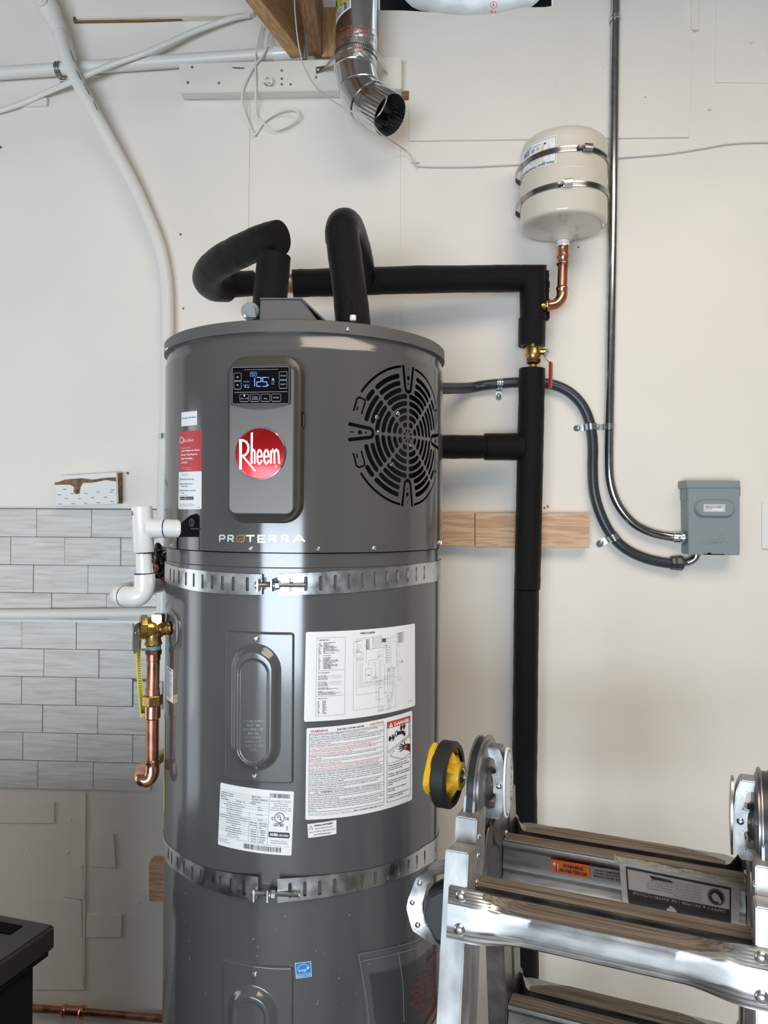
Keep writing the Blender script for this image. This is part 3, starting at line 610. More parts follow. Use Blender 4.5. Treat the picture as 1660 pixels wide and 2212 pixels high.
# shroud with a gap where the grille sheet goes
g0 = T(741, 945, SR)[0]; g1 = T(957.5, 945, SR+0.0002)[0]+0.55
bm = B(); N = 150
def arc(r, z, a0, a1, n): return [CYL(a0+(a1-a0)*k/n, z, r) for k in range(n+1)]
rings = [arc(r, z, g1, g0+2*PI, N) for r, z in ((SR, z_shb), (SR, z_capb-0.030), (SR, z_capb-0.0245), (SR-0.0012, z_capb-0.0215), (SR-0.0045, z_capb-0.001), (SR-0.0045, z_capb+0.01))]
loft(bm, rings, caps=False, closed=False)
lathe(bm, AX, Z, [(SR-0.004, z_shb+0.0004), (SR, z_shb)], 160)
bm2 = B(); rings = [arc(r, z, g0, g1, 60) for r, z in ((SR, z_capb-0.030), (SR, z_capb-0.0245), (SR-0.0012, z_capb-0.0215), (SR-0.0045, z_capb-0.001), (SR-0.0045, z_capb+0.01))]; loft(bm2, rings, caps=False, closed=False); merge(bm, bm2)
obj('shroud', bm, M_SHROUD, H, ang=60)
bm = B(); lathe(bm, AX, Z, [(SR-0.006, z_capb), (SR+0.0025, z_capb), (SR+0.0025, z_top-0.002), (SR+0.0005, z_top), (SR-0.01, z_top-0.001), (SR-0.02, z_top-0.012), (0, z_top-0.010)], 160); obj('top_cap', bm, M_CAP, H)
# ---- vent grille: real slots cut through a curved sheet
gc = T(882, 943, SR); uR = (T(882, 790.5, SR)[1]-T(882, 1094, SR)[1])/2000.0
zc = (T(882, 790.5, SR)[1]+T(882, 1094, SR)[1])/2
def pol(r, a): return (r*math.cos(a)*uR, r*math.sin(a)*uR)
def arcslot(r0, r1, a0, a1, cap=True):
    """slot between radii, between angles (rad); rounded ends"""
    rm, hw = (r0+r1)/2, (r1-r0)/2; n = max(3, int((a1-a0)*rm/28)); out = []
    da = (hw/rm) if cap else 0; b0, b1 = a0+da, a1-da
    if b1 <= b0: b0 = b1 = (a0+a1)/2
    for k in range(n+1): out.append(pol(r1, b0+(b1-b0)*k/n))
    if cap:
        c = pol(rm, b1)
        for k in range(1, 5): t = b1 + PI*k/5; out.append((c[0]+hw*uR*math.cos(t), c[1]+hw*uR*math.sin(t)))
    for k in range(n+1): out.append(pol(r0, b1-(b1-b0)*k/n))
    if cap:
        c = pol(rm, b0)
        for k in range(1, 5): t = b0 + PI + PI*k/5; out.append((c[0]+hw*uR*math.cos(t), c[1]+hw*uR*math.sin(t)))
    return out
def stroke(pts, w):
    """outline of an open polyline with width (units)"""
    P = [V(p) for p in pts]; Lf, Rt = [], []
    for i, p in enumerate(P):
        a = P[i]-P[i-1] if i else P[1]-P[0]; b = P[i+1]-P[i] if i < len(P)-1 else a
        d = (a.normalized()+b.normalized()).normalized(); n = V((-d.y, d.x)); c = max(0.5, n.dot(V((-a.normalized().y, a.normalized().x))))
        Lf.append(p+n*(w/2/c)); Rt.append(p-n*(w/2/c))
    return [tuple(q*uR) for q in Lf+list(reversed(Rt))]
holes = []
R_ = [(22, 100), (130, 205), (230, 302), (330, 402), (430, 502), (530, 602), (622, 692), (722, 790), (822, 890)]
for k in range(8):
    base = k*PI/4; diag0 = (k % 2 == 1)
    for i, (r0, r1) in enumerate(R_):
        rm = (r0+r1)/2; g = 15.0/rm; a0, a1 = base+g, base+PI/4-g
        if i == 0: holes.append([pol(r, a) for r, a in ((30, base+PI/8), (56, base+0.19), (84, base+0.14), (98, base+0.25), (101, base+PI/8), (98, base+0.535), (84, base+0.645), (56, base+0.595))]); continue
        if i >= 6:
            hw = 62+ (rm-620)*0.22 + 62; cut = math.asin(min(0.9, hw/rm))
            if diag0: a1 = base+PI/4-cut+0.0
            else: a0 = base+cut
            if i == 8 and k in (0, 7, 3, 4):
                if k in (0, 4): a0 = max(a0, base+math.radians(31))
                else: a1 = min(a1, base+PI/4-math.radians(31))
        holes.append(arcslot(r0, r1, a0, a1, True))
for c in range(4):
    a = c*PI/2; ca, sa = math.cos(a), math.sin(a)
    rot = lambda p: (p[0]*ca-p[1]*sa, p[0]*sa+p[1]*ca)
    U = [(1000, 108)] + [(690-60*math.cos(t)*1.0+0, 62*math.sin(t)) for t in [math.radians(75-150*k/8) for k in range(9)]] + [(1000, -108)]
    holes.append(stroke([rot(p) for p in U], 50))
    holes.append([tuple(V(rot((830+32*math.cos(t), 32*math.sin(t))))*uR) for t in [2*PI*k/12 for k in range(12)]])
    holes.append([tuple(V(rot((745+17*math.cos(t), 17*math.sin(t))))*uR) for t in [2*PI*k/8 for k in range(8)]])
    holes.append(stroke([rot((918, 0)), rot((978, 0))], 16))
for sx_ in (1, -1):
    for sy_ in (1, -1):
        pp = [(970, 17), (988, 27.5), (968, 29.5), (885, 30.5), (862, 28.5), (848, 17)]
        holes.append(stroke([(r*math.cos(math.radians(d))*sx_, r*math.sin(math.radians(d))*sy_) for r, d in pp], 26))
        holes.append(stroke([(r*math.cos(math.radians(d))*sx_, r*math.sin(math.radians(d))*sy_) for r, d in ((925, 18.6), (932, 22))], 24))
for q in range(4):
    a0, a1 = [(34, 81.5), (98.5, 146), (214, 261.5), (278.5, 326)][q]; holes.append(arcslot(966, 1000, math.radians(a0), math.radians(a1), False))
s0, s1 = (g0-gc[0])*SR, (g1-gc[0])*SR; zA, zB = z_capb-0.030-zc, z_shb-zc
bm = fill2d([(s0, zB), (s1, zB), (s1, zA), (s0, zA)], holes); slicex(bm, s0, s1, 0.006)
wrap(bm, lambda s, z: CYL(gc[0]+s/SR, zc+z, SR)); GS = obj('grille_sheet', bm, M_SHROUD, H, recalc=True, ang=180)
GS.data.normals_split_custom_set_from_vertices([V((v.co.x+OFF[H.name].x-TA.x, v.co.y+OFF[H.name].y-TA.y, 0)).normalized() for v in GS.data.vertices])
bm = B()
for hl in holes:
    A = [bm.verts.new(CYL(gc[0]+x/SR, zc+y, SR)) for x, y in hl]; C = [bm.verts.new(CYL(gc[0]+x/SR, zc+y, SR-0.0012)) for x, y in hl]
    for i in range(len(hl)): bm.faces.new((A[i], A[(i+1) % len(hl)], C[(i+1) % len(hl)], C[i]))
obj('slot_edges', bm, M_SHROUD, H, recalc=False)
bm = B(); lathe(bm, AX, Z, [(SR-0.034, z_shb), (SR-0.034, z_capb)], 120); FAN = obj('fan_housing', bm, M_FANB, H)
bm = B()
for px, py in [(826, 933), (822, 900), (870, 892), (900, 961), (857, 1003)]:
    th, z = T(px, py, SR-0.022); screw(bm, CYL(th, z, SR-0.034), CYL(th, 0, 1)-CYL(th, 0, 0), 0.0055, 0.004)
pieces('inner_screw', bm, M_SCREW, H)
# ---- screws and tabs on the skirt
bm = B()
for px, py, R in [(543, 1185, SR), (688, 1186, SR), (808, 1184, SR), (752, 711, SR+0.0025), (372, 1177, SR), (950, 1172, SR), (361, 753, SR+0.0025)]:
    th, z = T(px, py, R); bm_n = CYL(th, 0, 1)-CYL(th, 0, 0); screw(bm, CYL(th, z, R), bm_n, 0.0048, 0.0035)
pieces('shroud_screw', bm, M_SCREW, H)
for px0, px1, py0 in [(526, 561, 1176), (797, 830, 1176), (366, 385, 1168)]:
    (ta, z1), (tb, _) = T(px0, py0, SR), T(px1, py0, SR); bm = fill2d(rrect(ta*SR, z_shb-zc, tb*SR, z1-zc, 0.006)); slicex(bm, ta*SR, tb*SR, 0.004)
    outl = rrect(ta*SR, z_shb-zc, tb*SR, z1-zc, 0.006); wrap(bm, lambda s, z: CYL(s/SR, zc+z, SR+0.0016))
    b2 = B(); loft(b2, [[CYL(s/SR, zc+z, SR+0.0016) for s, z in outl], [CYL(s/SR, zc+z, SR-0.001) for s, z in outl]], caps=False); merge(bm, b2); obj('screw_tab', bm, M_SHROUD, H)
# ---- control panel
th_p = T(566, 950, SR+0.03)[0]; pn = V((math.sin(th_p), -math.cos(th_p), 0)); pt = V((math.cos(th_p), math.sin(th_p), 0))
def PL(px, py, lev):
    o = CYL(th_p, 0, SR+lev); r = ray(px, py); t = (o-CAM).dot(pn)/r.dot(pn); p = CAM+r*t; return ((p-o).dot(pt), p.z)
def PP(u, z, lev): return CYL(th_p, 0, SR+lev) + pt*u + Z*z
l1, l2 = 0.016, 0.026
ua, zb_ = PL(488.5, 1128, l1); ub, zt_p = PL(650, 768, l1); uc, zd = PL(495, 1109, l2); ue, zu = PL(635, 792, l2)
def rr(u0, z0, u1, z1, r, lev, n=7): return [PP(u, z, lev) for u, z in rrect(u0, z0, u1, z1, r, n)]
rings = [rr(ua-0.002, zb_-0.002, ub+0.002, zt_p+0.002, 0.034, -0.03), rr(ua-0.001, zb_-0.001, ub+0.001, zt_p+0.001, 0.034, l1-0.004), rr(ua, zb_, ub, zt_p, 0.033, l1-0.001), rr(ua+0.0015, zb_+0.0015, ub-0.0015, zt_p-0.0015, 0.032, l1),
         rr(ua+0.005, zb_+0.004, ub-0.004, zt_p-0.004, 0.03, l1+0.001), rr(uc-0.001, zd-0.0012, ue+0.0012, zu+0.0012, 0.0135, l2-0.0015)]
bm = B(); loft(bm, rings, caps=False); obj('panel_frame', bm, M_FRAME, H, ang=28)
rings = [rr(uc-0.001, zd-0.0012, ue+0.0012, zu+0.0012, 0.0135, l2-0.0015), rr(uc, zd, ue, zu, 0.012, l2-0.0003), rr(uc+0.001, zd+0.001, ue-0.001, zu-0.001, 0.011, l2)]
bm = B(); loft(bm, rings, caps=False); bm.faces.new([bm.verts.new(p) for p in rings[-1]]); CP = obj('control_panel', bm, M_PANEL, H, ang=28)
# display bay
d0 = PL(501, 875, l2); d1 = PL(628, 792, l2)
bm = B(); q = [PL(499, 792, l2), PL(629, 789, l2), PL(630, 876, l2)]; bay = [PL(498, 874, l2), PL(499, 795, l2), PL(503, 790, l2), PL(625, 787, l2), PL(629, 791, l2), PL(630, 872, l2)] + [PL(630-132*k/10, 872+12.5*(1-((k-5)/5)**2)+0.2*k, l2) for k in range(1, 10)]
bm.faces.new([bm.verts.new(PP(u, z, l2+0.0003)) for u, z in bay]); obj('display_bay', bm, M_FRAME, CP)
dsp = [PL(502, 793, l2), PL(628, 791.5, l2), PL(627.5, 874, l2), PL(502, 875, l2)]
dm = lambda off: quadmap(dsp, 124, 81, lambda u, z: PP(u, z, l2+off))
bm = fill2d(rrect(0, 0, 124, 81, 2.5, 3)); wrap(bm, dm(0.0035)); b2 = B(); o_ = rrect(0, 0, 124, 81, 2.5, 3); loft(b2, [[dm(0.0)(*p) for p in o_], [dm(0.0035)(*p) for p in o_]], caps=False); merge(bm, b2)
DS = obj('display', bm, M_BGLOSS, H, 'black glass display with lit blue digits')
P1 = Print(dm(0.0038)); P2 = Print(dm(0.0038))
def rbox(P, u0, v0, u1, v1, r, w): P.line(rrect(u0, v0, u1, v1, r, 3), w, 1, True)
rbox(P1, 1.6, 1.6, 122.4, 79.4, 2.5, 0.7); P1.line([(27, 7), (99, 6.5)], 0.5); P1.line([(6, 55), (119, 54)], 0.7)
for u0, v0, u1, v1 in [(5, 13.5, 21, 30), (5, 31.5, 21, 48), (101.5, 12, 118, 29), (101.5, 30.5, 118, 47), (18, 59, 37, 74.5), (40.5, 59, 59.5, 74.5), (63, 59, 82, 74.5), (85.5, 59, 105, 74.5)]:
    rbox(P1, u0, v0, u1, v1, 2.2, 0.5); P1.line([(u0+2, v1), (u1-2, v1)], 1.1)
P1.poly([(10.5, 23.5), (15.5, 23.5), (13, 20)]); P1.poly([(10.5, 38), (15.5, 38), (13, 41.5)])
for t, u, v in [('MORE', 109.8, 22), ('NEXT', 109.8, 40), ('ON / OFF', 27.5, 69.5), ('CLEAR', 50, 66.5), ('ALARM', 50, 70.8), ('WiFi', 72.5, 70), ('ENTER', 95.2, 68)]: P1.text(t, u, v, 3.0, None if len(t) > 6 else None, 'c', 0.0)
P1.text('HOT', 88.5, 35.5, 2.0, 7, 'c', 0.0); P1.text('MAX', 88.5, 38.8, 2.0, 6, 'c', 0.0)
P1.done('button_marks', M_LCDW, DS)
def seg7(P, u, v, w, h, on, t=1.7):
    S = {'a': [(0, 0), (w, 0)], 'b': [(w, 0), (w, h/2)], 'c': [(w, h/2), (w, h)], 'd': [(0, h), (w, h)], 'e': [(0, h/2), (0, h)], 'f': [(0, 0), (0, h/2)], 'g': [(0, h/2), (w, h/2)]}
    for s in on:
        (a, b), (c, d) = S[s]; g = 0.9; du = g if c > a else 0; dv = g if d > b else 0; P2.line([(u+a+du, v+b+dv), (u+c-du, v+d-dv)], t)
seg7(P2, 44, 23.5, 5.5, 19, 'bc'); seg7(P2, 54, 23.5, 9, 19, 'abged'); seg7(P2, 66.5, 23.5, 9, 19, 'afgcd')
P2.ring(78.5, 24.3, 1.0, 0.6, 10); P2.text('F', 78.6, 42.5, 4.2, 3, 'c', 0.0)
rbox(P2, 40, 12, 53.5, 21, 1.6, 0.6); P2.text('ENERGY', 46.8, 16.2, 2.2, 9.5, 'c', 0.0); P2.text('SAVER', 46.8, 19.4, 2.0, 8, 'c', 0.0); P2.text('HEATING', 32, 33.5, 2.4, 12, 'c', 0.0); P2.text('SCROLL', 32, 41, 2.8, 12, 'c', 0.0)
P2.poly([(27, 42.5), (32, 42.5), (29.5, 45.5)]); P2.poly([(33, 45.5), (38, 45.5), (35.5, 42.5)])
P2.poly([(86, 29.5), (91, 29.5), (88.5, 24)]); P2.line([(85, 31), (88, 30), (92, 31.2)], 0.9)
P2.done('lcd_digits', M_LCD, DS)
P3 = Print(dm(0.0039)); P3.disc(27.5, 62, 1.6, 12); P3.done('status_light', M_LED, DS)
# latch on the side of the panel
bm = B(); uL, zL = PL(651, 902, l1-0.006); box(bm, PP(ub+0.0005, PL(653, 903, l1)[1], l1-0.010), pn, pt, Z, 0.010, 0.003, 0.0235); obj('latch_slot', bm, M_BLACK, H)
bm = B(); box(bm, PP(ub+0.0025, PL(658, 906, l1)[1], l1-0.014), pn, pt, Z, 0.008, 0.0025, 0.021, 0.0006); obj('latch_tab', bm, M_FRAME, H)
# ---- emblem
ec = PL(563.5, 980, l2); er = (PL(563.5, 922, l2)[1]-PL(563.5, 1037.5, l2)[1])/2; eo = PP(ec[0], ec[1], l2)
bm = B(); lathe(bm, eo, pn, [(er, -0.001), (er, 0.002), (er*0.985, 0.0038), (er*0.94, 0.0045), (er*0.925, 0.003)], 72); EM = obj('emblem_rim', bm, M_CHROME, H, 'chrome rim')
bm = B(); lathe(bm, eo, pn, [(er*0.93, 0.003), (er*0.5, 0.0042), (0, 0.0046)], 72); ER = obj('emblem_disc', bm, M_EMBLEM, H, 'round red emblem with chrome lettering')
em = lambda off: (lambda u, v: eo + pt*(u*er/57) - Z*(v*er/57) + pn*off)
PE = Print(em(0.0052))
# letter shapes in emblem units (centre 0,0; radius 57)
def sc(pts): return [((x-563.5)*1.06, (y-980)) for x, y in pts]
k = 2212/270/ (1639/200)
def zc_(x, y): return (480+x*200/1639.0, 750+y*270/2212.0)
PE.poly(sc([zc_(330, 1635), zc_(378, 1640), zc_(383, 2160), zc_(337, 2165)]))
PE.line(sc([zc_(350, 1650), zc_(400, 1655), zc_(450, 1680), zc_(483, 1730), zc_(492, 1790), zc_(478, 1860), zc_(440, 1910), zc_(375, 1932)]), 4.6)
PE.poly(sc([zc_(372, 1925), zc_(410, 1920), zc_(625, 2190), zc_(590, 2190)]))
PE.poly(sc([zc_(528, 1525), zc_(565, 1515), zc_(563, 1850), zc_(565, 2065), zc_(528, 2068), zc_(530, 1800)]))
PE.line(sc([zc_(560, 1850), zc_(580, 1822), zc_(597, 1840), zc_(600, 1900), zc_(600, 2065)]), 3.6)
for x0 in (632, 748): 
    PE.line(sc([zc_(x0+12, 1945), zc_(x0+85, 1935), zc_(x0+82, 1870), zc_(x0+60, 1828), zc_(x0+36, 1828), zc_(x0+14, 1880), zc_(x0+10, 1950), zc_(x0+18, 2030), zc_(x0+45, 2065), zc_(x0+75, 2040), zc_(x0+88, 1998)]), 4.0)
PE.line(sc([zc_(872, 2062), zc_(878, 1830)]), 4.2); PE.line(sc([zc_(880, 1860), zc_(905, 1822), zc_(925, 1845), zc_(932, 1900), zc_(934, 2062)]), 4.0); PE.line(sc([zc_(934, 1865), zc_(965, 1820), zc_(992, 1845), zc_(1000, 1900), zc_(1014, 2062)]), 4.2)
PE.ring(33.5*1.06, 27.5, 2.6, 0.6, 14); PE.text('R', 33.5*1.06, 29.2, 3, None, 'c', 0)
PE.done('emblem_letters', M_SILVER, ER)
# ---- maker's word on the skirt
pw = cyl_label([(474, 1153), (664, 1153), (664, 1172), (474, 1172)], 1890, 190, SR)
PW = Print(pw(0.0008)); 
def gl(x, strokes, w=34):
    for s in strokes: PW.line([(x+a, 20+b*1.5) for a, b in s], w)
PW_P = [[(17, 100), (17, 11)], [(17, 11), (120, 11), (140, 25), (140, 45), (120, 58), (30, 58)]]
PW_R = PW_P + [[(85, 58), (145, 100)]]
gl(0, PW_P); gl(205, PW_R); gl(635, [[(0, 11), (185, 11)], [(92, 11), (92, 100)]]); gl(880, [[(170, 11), (17, 11), (17, 100), (170, 100)], [(17, 56), (155, 56)]]); gl(1120, PW_R); gl(1370, PW_R); gl(1620, [[(5, 100), (95, 11), (120, 11), (220, 100)], [(60, 70), (170, 70)]])
PW.done('maker_letters', M_SILVER, H)
PG = Print(pw(0.0009)); PG.line([(440, 165), (425, 120), (440, 60), (480, 35), (600, 30), (600, 110), (570, 160), (520, 172), (440, 168)], 28); PG.line([(470, 135), (500, 110), (560, 90)], 16); PG.done('leaf_letter', M_GOLD, H)
# ---- stickers on the shroud
st = cyl_label([(392.5, 891), (426.5, 887.5), (426.5, 918), (392.5, 921.5)], 40, 36, SR)
s = sticker('ready_label', st, 40, 36, 1, M_LABEL, H, 'small white label above the red label'); p = Print(st(0.0007)); p.text('DR-ready: CTA-2045-A', 20, 17, 3.6, 36, 'c', 0.02); p.text('AP21', 38, 31, 1.6, None, 'r', 0); p.done('lettering', M_INK, s)
e4 = [(388, 933), (436.5, 929), (436, 1100), (386, 1100)]; st = cyl_label(e4, 60, 200, SR)
s = sticker('app_label', st, 60, 200, 3, M_LABEL, H, 'tall red and white label'); 
p = Print(st(0.0006)); pl = rrect(0, 0, 60, 104, 3); p.field([(0, 104), (0, 3), (1, 1), (3, 0), (57, 0), (59, 1), (60, 3), (60, 104)]); p.done('red_field', M_RED, s)
p = Print(st(0.0009)); p.text('EcoNet', 16, 28, 9, 25, 'l', 0.0); p.ring(9, 22, 5.5, 1.4, 18, 8)
for t, v, wd in [('Rheem App includes', 44, 26), ('Leak & Diagnostic Alerts', 52, 48), ('Energy Usage Reports', 62, 43), ('Daily Scheduling', 72, 31), ('And More!', 82, 18)]: p.text(t, 8, v, 3.0 if v < 45 else 4.6, wd, 'l', 0.0 if v < 45 else 0.03)
p.text('More benefits with the app', 8, 95, 2, 27, 'l', 0); p.text('Scan to start', 36, 99.5, 2.2, 13, 'r', 0); p.done('white_lettering', M_WHITEINK, s)
p = Print(st(0.0009)); p.text('Get Connected', 9, 113, 3.2, 18, 'l', 0)
for t, v, wd in [('Download EcoNet App', 125, 34), ('Press WiFi Setup on', 136.5, 30), ('water heater', 142.5, 18), ('Use the App to complete', 153.5, 38), ('setup', 159.5, 8)]: p.text(t, 9.5, v, 3.6, wd, 'l', 0.01)
for v in (123.5, 135, 152): p.ring(6, v, 2.0, 0.8, 12, 3)
p.rect(5, 168, 20, 176, 3); p.rect(22, 168, 42, 176, 4); p.text('It works with all devices', 5, 165, 2.0, 22, 'l', 0)
for v in (187.5, 190.5, 193.5): p.text('Wifi connection and mobile device required. Terms apply, see site', 4, v, 1.6, 42, 'l', 0)
p.text('AP22', 57, 196, 2, 6, 'r', 0); p.done('black_lettering', M_INK, s)
p = Print(st(0.0011)); p.text('App Store', 12.5, 173.5, 2.6, 12, 'c', 0); p.text('Google Play', 32, 173.5, 2.6, 16, 'c', 0); p.done('badge_lettering', M_WHITEINK, s)
# black drain port on the left of the shroud
bm = B(); q = [T(x, y, SR) for x, y in [(385, 1160), (384, 1148), (392, 1130), (412, 1113), (425, 1109.5), (431, 1114), (432, 1122), (431, 1160)]]; zmid = q[0][1]
bm = fill2d([(a*SR, b) for a, b in q]); slicex(bm, min(a for a, b in q)*SR, max(a for a, b in q)*SR, 0.006); wrap(bm, lambda s_, z: CYL(s_/SR, z, SR+0.0005)); DP = obj('drain_port', bm, M_BLACK, H)
bm = B(); th, z = T(418, 1129, SR); c = CYL(th, z, SR+0.001); nn = CYL(th, 0, 1)-CYL(th, 0, 0); lathe(bm, c, nn, [(0.0075, 0), (0.0075, 0.003), (0.005, 0.003), (0.005, 0.0005)], 20); box(bm, c+nn*0.001, nn, Z, nn.cross(Z), 0.003, 0.012, 0.003)
th, z = T(424, 1142, SR); box(bm, CYL(th, z, SR+0.001), nn, Z, nn.cross(Z), 0.003, 0.002, 0.024); obj('port_ribs', bm, M_BPLA, DP)
bm = B(); tha, za = T(385, 1161, SR); thb, zb2 = T(431, 1161, SR); ribbon(bm, [CYL(tha, za, SR+0.001), CYL(tha, z_shb, SR+0.001)], pt, 0.0025, 0.0008); ribbon(bm, [CYL(thb, zb2, SR+0.001), CYL(thb, z_shb, SR+0.001)], pt, 0.0008, 0.0006); obj('port_seam', bm, M_BLACK, DP)
# ---- junction cover, grommet and plug on the top
jo = D(628, 684, 1.40); jz = z_top-0.006
bm = B()
def on_d(px, py, d): p_ = D(px, py, d); return p_
ft = [on_d(561, 690, 1.36), on_d(697, 690, 1.36)]
q = [on_d(562, 644.5, 1.37), on_d(652, 645.5, 1.37), on_d(704, 716, 1.37), on_d(560, 716, 1.37)]
q2 = [p_ + F0*0.11 for p_ in q]; loft(bm, [q, q2]); bmesh.ops.recalc_face_normals(bm, faces=bm.faces); bmesh.ops.bevel(bm, geom=list(bm.edges), offset=0.003, segments=2, affect='EDGES'); obj('junction_cover', bm, M_CAP, H)
bm = B(); q = [on_d(561.5, 643, 1.368), on_d(653, 643.5, 1.368), on_d(656, 646.5, 1.368), on_d(561.5, 646.5, 1.368)]; loft(bm, [q, [p_+F0*0.115 for p_ in q]]); q = [on_d(653, 643.5, 1.3685), on_d(704, 691, 1.3685), on_d(700, 692, 1.3685), on_d(651, 646.5, 1.3685)]; loft(bm, [q, [p_+F0*0.115 for p_ in q]]); obj('junction_lid', bm, M_CAP, H)
bm = B(); c = D(540, 671, 1.39); lathe(bm, c+F0*0.012, -F0, [(0, 0), (0.016, 0), (0.0165, 0.002), (0.0165, 0.010), (0.0145, 0.012), (0.0075, 0.0125), (0, 0.0125)], 28); q = [c+R0*a-F0*0.0005+Z*b for a, b in ((-0.004, -0.014), (-0.004, 0.003), (0.0, 0.0075), (0.006, 0.0075), (0.0105, 0.002), (0.0125, -0.014))]; prism(bm, q, -F0*0.007); obj('strain_relief', bm, M_GREYP, H)
bm = B(); c = D(529, 683, 1.37); cyl(bm, c-Z*0.003, c+Z*0.002, 0.003, 10); c = D(763, 686, 1.345); cyl(bm, c-Z*0.006, c+Z*0.004, 0.0058, 14, 0.001); obj('cap_plug', bm, M_PVC, H)
# ---- pressed access panels on the body
def access(name, x0, y0, x1, y1, cx, w_o, w_i, yo0, yo1, yi0, yi1, words=False):
    (ta, _), (tb, _) = T(x0, (y0+y1)/2), T(x1, (y0+y1)/2); tm = (ta+tb)/2; za, zb = T(cx, y0)[1], T(cx, y1)[1]
    S0, S1 = ta*TR, tb*TR
    so = T(cx, 1500)[0]*TR
    def zz(y): return T(cx, y)[1]
    def sdr(s, z, a0, b0, a1, b1, r):
        dx = abs(s-(a0+a1)/2)-(a1-a0)/2+r; dz = abs(z-(b0+b1)/2)-(b1-b0)/2+r
        return math.hypot(max(dx, 0), max(dz, 0))+min(max(dx, dz), 0)-r
    def ss(x): x = max(0, min(1, x)); return x*x*(3-2*x)
    def h(s, z):
        d = sdr(s, z, S0+0.001, zb+0.001, S1-0.001, za-0.001, 0.007); v = 0.006*ss(-d/0.003) - 0.0005
        d2 = sdr(s, z, so-w_o, zz(yo1), so+w_o, zz(yo0), w_o); v += 0.011*ss(-d2/0.016)
        d3 = sdr(s, z, so-w_i, zz(yi1), so+w_i, zz(yi0), w_i); v -= 0.0028*ss(-d3/0.003)
        return v
    bm = B(); nu, nv = 110, max(40, int((za-zb)/0.0011)); G = []
    for j in range(nv+1):
        z = zb-0.001+(za-zb+0.002)*j/nv; G.append([bm.verts.new(CYL(s/TR, z, TR+h(s, z))) for s in [S0-0.001+(S1-S0+0.002)*i/nu for i in range(nu+1)]])
    for j in range(nv):
        for i in range(nu): bm.faces.new((G[j][i], G[j][i+1], G[j+1][i+1], G[j+1][i]))
    A = obj(name, bm, M_TANK, H, recalc=False)
    return A, so, zz
A1, so1, zz1 = access('access_panel', 487.5, 1362.5, 637.5, 1691, 554, 0.0455, 0.0265, 1388, 1663, 1419, 1646)
bm = B()
for px, py in [(554.5, 1379), (550.5, 1677)]: th, z = T(px, py, TR+0.006); screw(bm, CYL(th, z, TR+0.0055), CYL(th, 0, 1)-CYL(th, 0, 0), 0.005, 0.0035)
pieces('panel_screw', bm, M_SCREW, A1)
st = cyl_label([(524, 1553), (572, 1553), (572, 1625), (524, 1625)], 60, 90, TR+0.0137); p = Print(st(0.0004))
for i, (t, wd) in enumerate([('POWER SUPPLY', 56), ('MUST BE', 34), ('DISCONNECTED', 55), ('BEFORE', 28), ('ACCESSING', 40), ('THERMOSTAT', 50), ('OR ELECTRODES', 53), ('FLUID', 20)][:8]): p.text(t, 30, 9+11*i, 6.5, wd, 'c', -0.008)
p.done('embossed_words', M_ALUD, A1)
A2, so2, zz2 = access('lower_access_panel', 482.5, 2079, 635.5, 2420, 552, 0.0455, 0.0265, 2124, 2400, 2150, 2380)
bm = B(); th, z = T(551, 2105, TR+0.006); screw(bm, CYL(th, z, TR+0.0055), CYL(th, 0, 1)-CYL(th, 0, 0), 0.005, 0.0035); obj('panel_screw', bm, M_SCREW, A2)
# ---- wiring diagram label
st = cyl_label([(661, 1365), (896.5, 1346.5), (897, 1524), (657, 1559)], 280, 195)
s = sticker('wiring_label', st, 280, 195, 4, M_LABEL, H, 'large white wiring diagram label'); p = Print(st(0.0007)); g = Print(st(0.0006))
p.text('WIRING DIAGRAM', 138, 10, 4.2, 36, 'c', 0.03)
g.box(24, 14, 86, 184, 0.5, 3); g.line([(24, 85), (86, 85)], 0.5); g.line([(24, 141), (86, 141)], 0.5)
p.text('COMPONENT CODE', 28, 20, 2.6, 21, 'l', 0.03)
comp = ['AMBIENT TEMPERATURE', 'CAPACITOR', 'COMPRESSOR', 'CONDENSATE SENSOR', 'DISCHARGE TEMPERATURE', 'EMERGENCY CUT-OFF', 'EVAPORATOR TEMPERATURE', 'ELECTRONIC EXPANSION VALVE', 'FAN', 'GROUND NUT OR TERM', '', 'JUNCTION BOX', '', 'LOWER ELEMENT', 'LEAK SENSOR', 'PROGRAMMED CONTROL BOARD', 'AUTOMATIC SHUT OFF VALVE', 'SUCTION TEMPERATURE', 'TERMINAL BLOCK', 'TANK TEMPERATURE, LOWER', 'TANK TEMPERATURE, UPPER', 'UPPER ELEMENT', 'CURRENT SENSOR']
for i, t in enumerate(comp):
    v = 25.5+2.55*i
    if t: p.text(t, 38, v, 1.9, min(36, len(t)*1.35), 'l', 0.02)
    p.text(['AT', 'CAP', 'COMP', 'COND', 'DT', 'ECO', 'ET', 'EEV', 'FAN', 'GND', 'G', 'JB', 'J', 'LE', 'LS', 'PCB', 'SOV', 'ST', 'TB', 'TL', 'TU', 'UE', 'CS'][i], 28, v, 1.9, None, 'l', 0.02)
p.text('MOTOR INFORMATION', 28, 91, 2.2, 24, 'l', 0.02)
for v0 in (97, 111):
    for i, t in enumerate(['LRA VOLTAGE', 'FACTORY WINDING', 'FACTORY SPEED', 'FIELD SELECTED']): p.text(t, 28, v0+2.7*i, 1.8, len(t)*1.5, 'l', 0.02)
    for i in range(3): g.line([(53, v0+2.8*i-0.5), (78, v0+2.8*i-0.8)], 0.35)
for i, t in enumerate(['REPLACEMENT WIRE:', 'MUST BE THE SAME SIZE AND TYPE AS', '', 'WARNING:', 'CABINET MUST BE PERMANENTLY', 'GROUNDED AND CONFORM TO N.E.C., C.E.C.', 'AND LOCAL CODES AS APPLICABLE']):
    if t: p.text(t, 28, 124+2.4*i, 1.8, len(t)*1.3, 'l', 0.02)
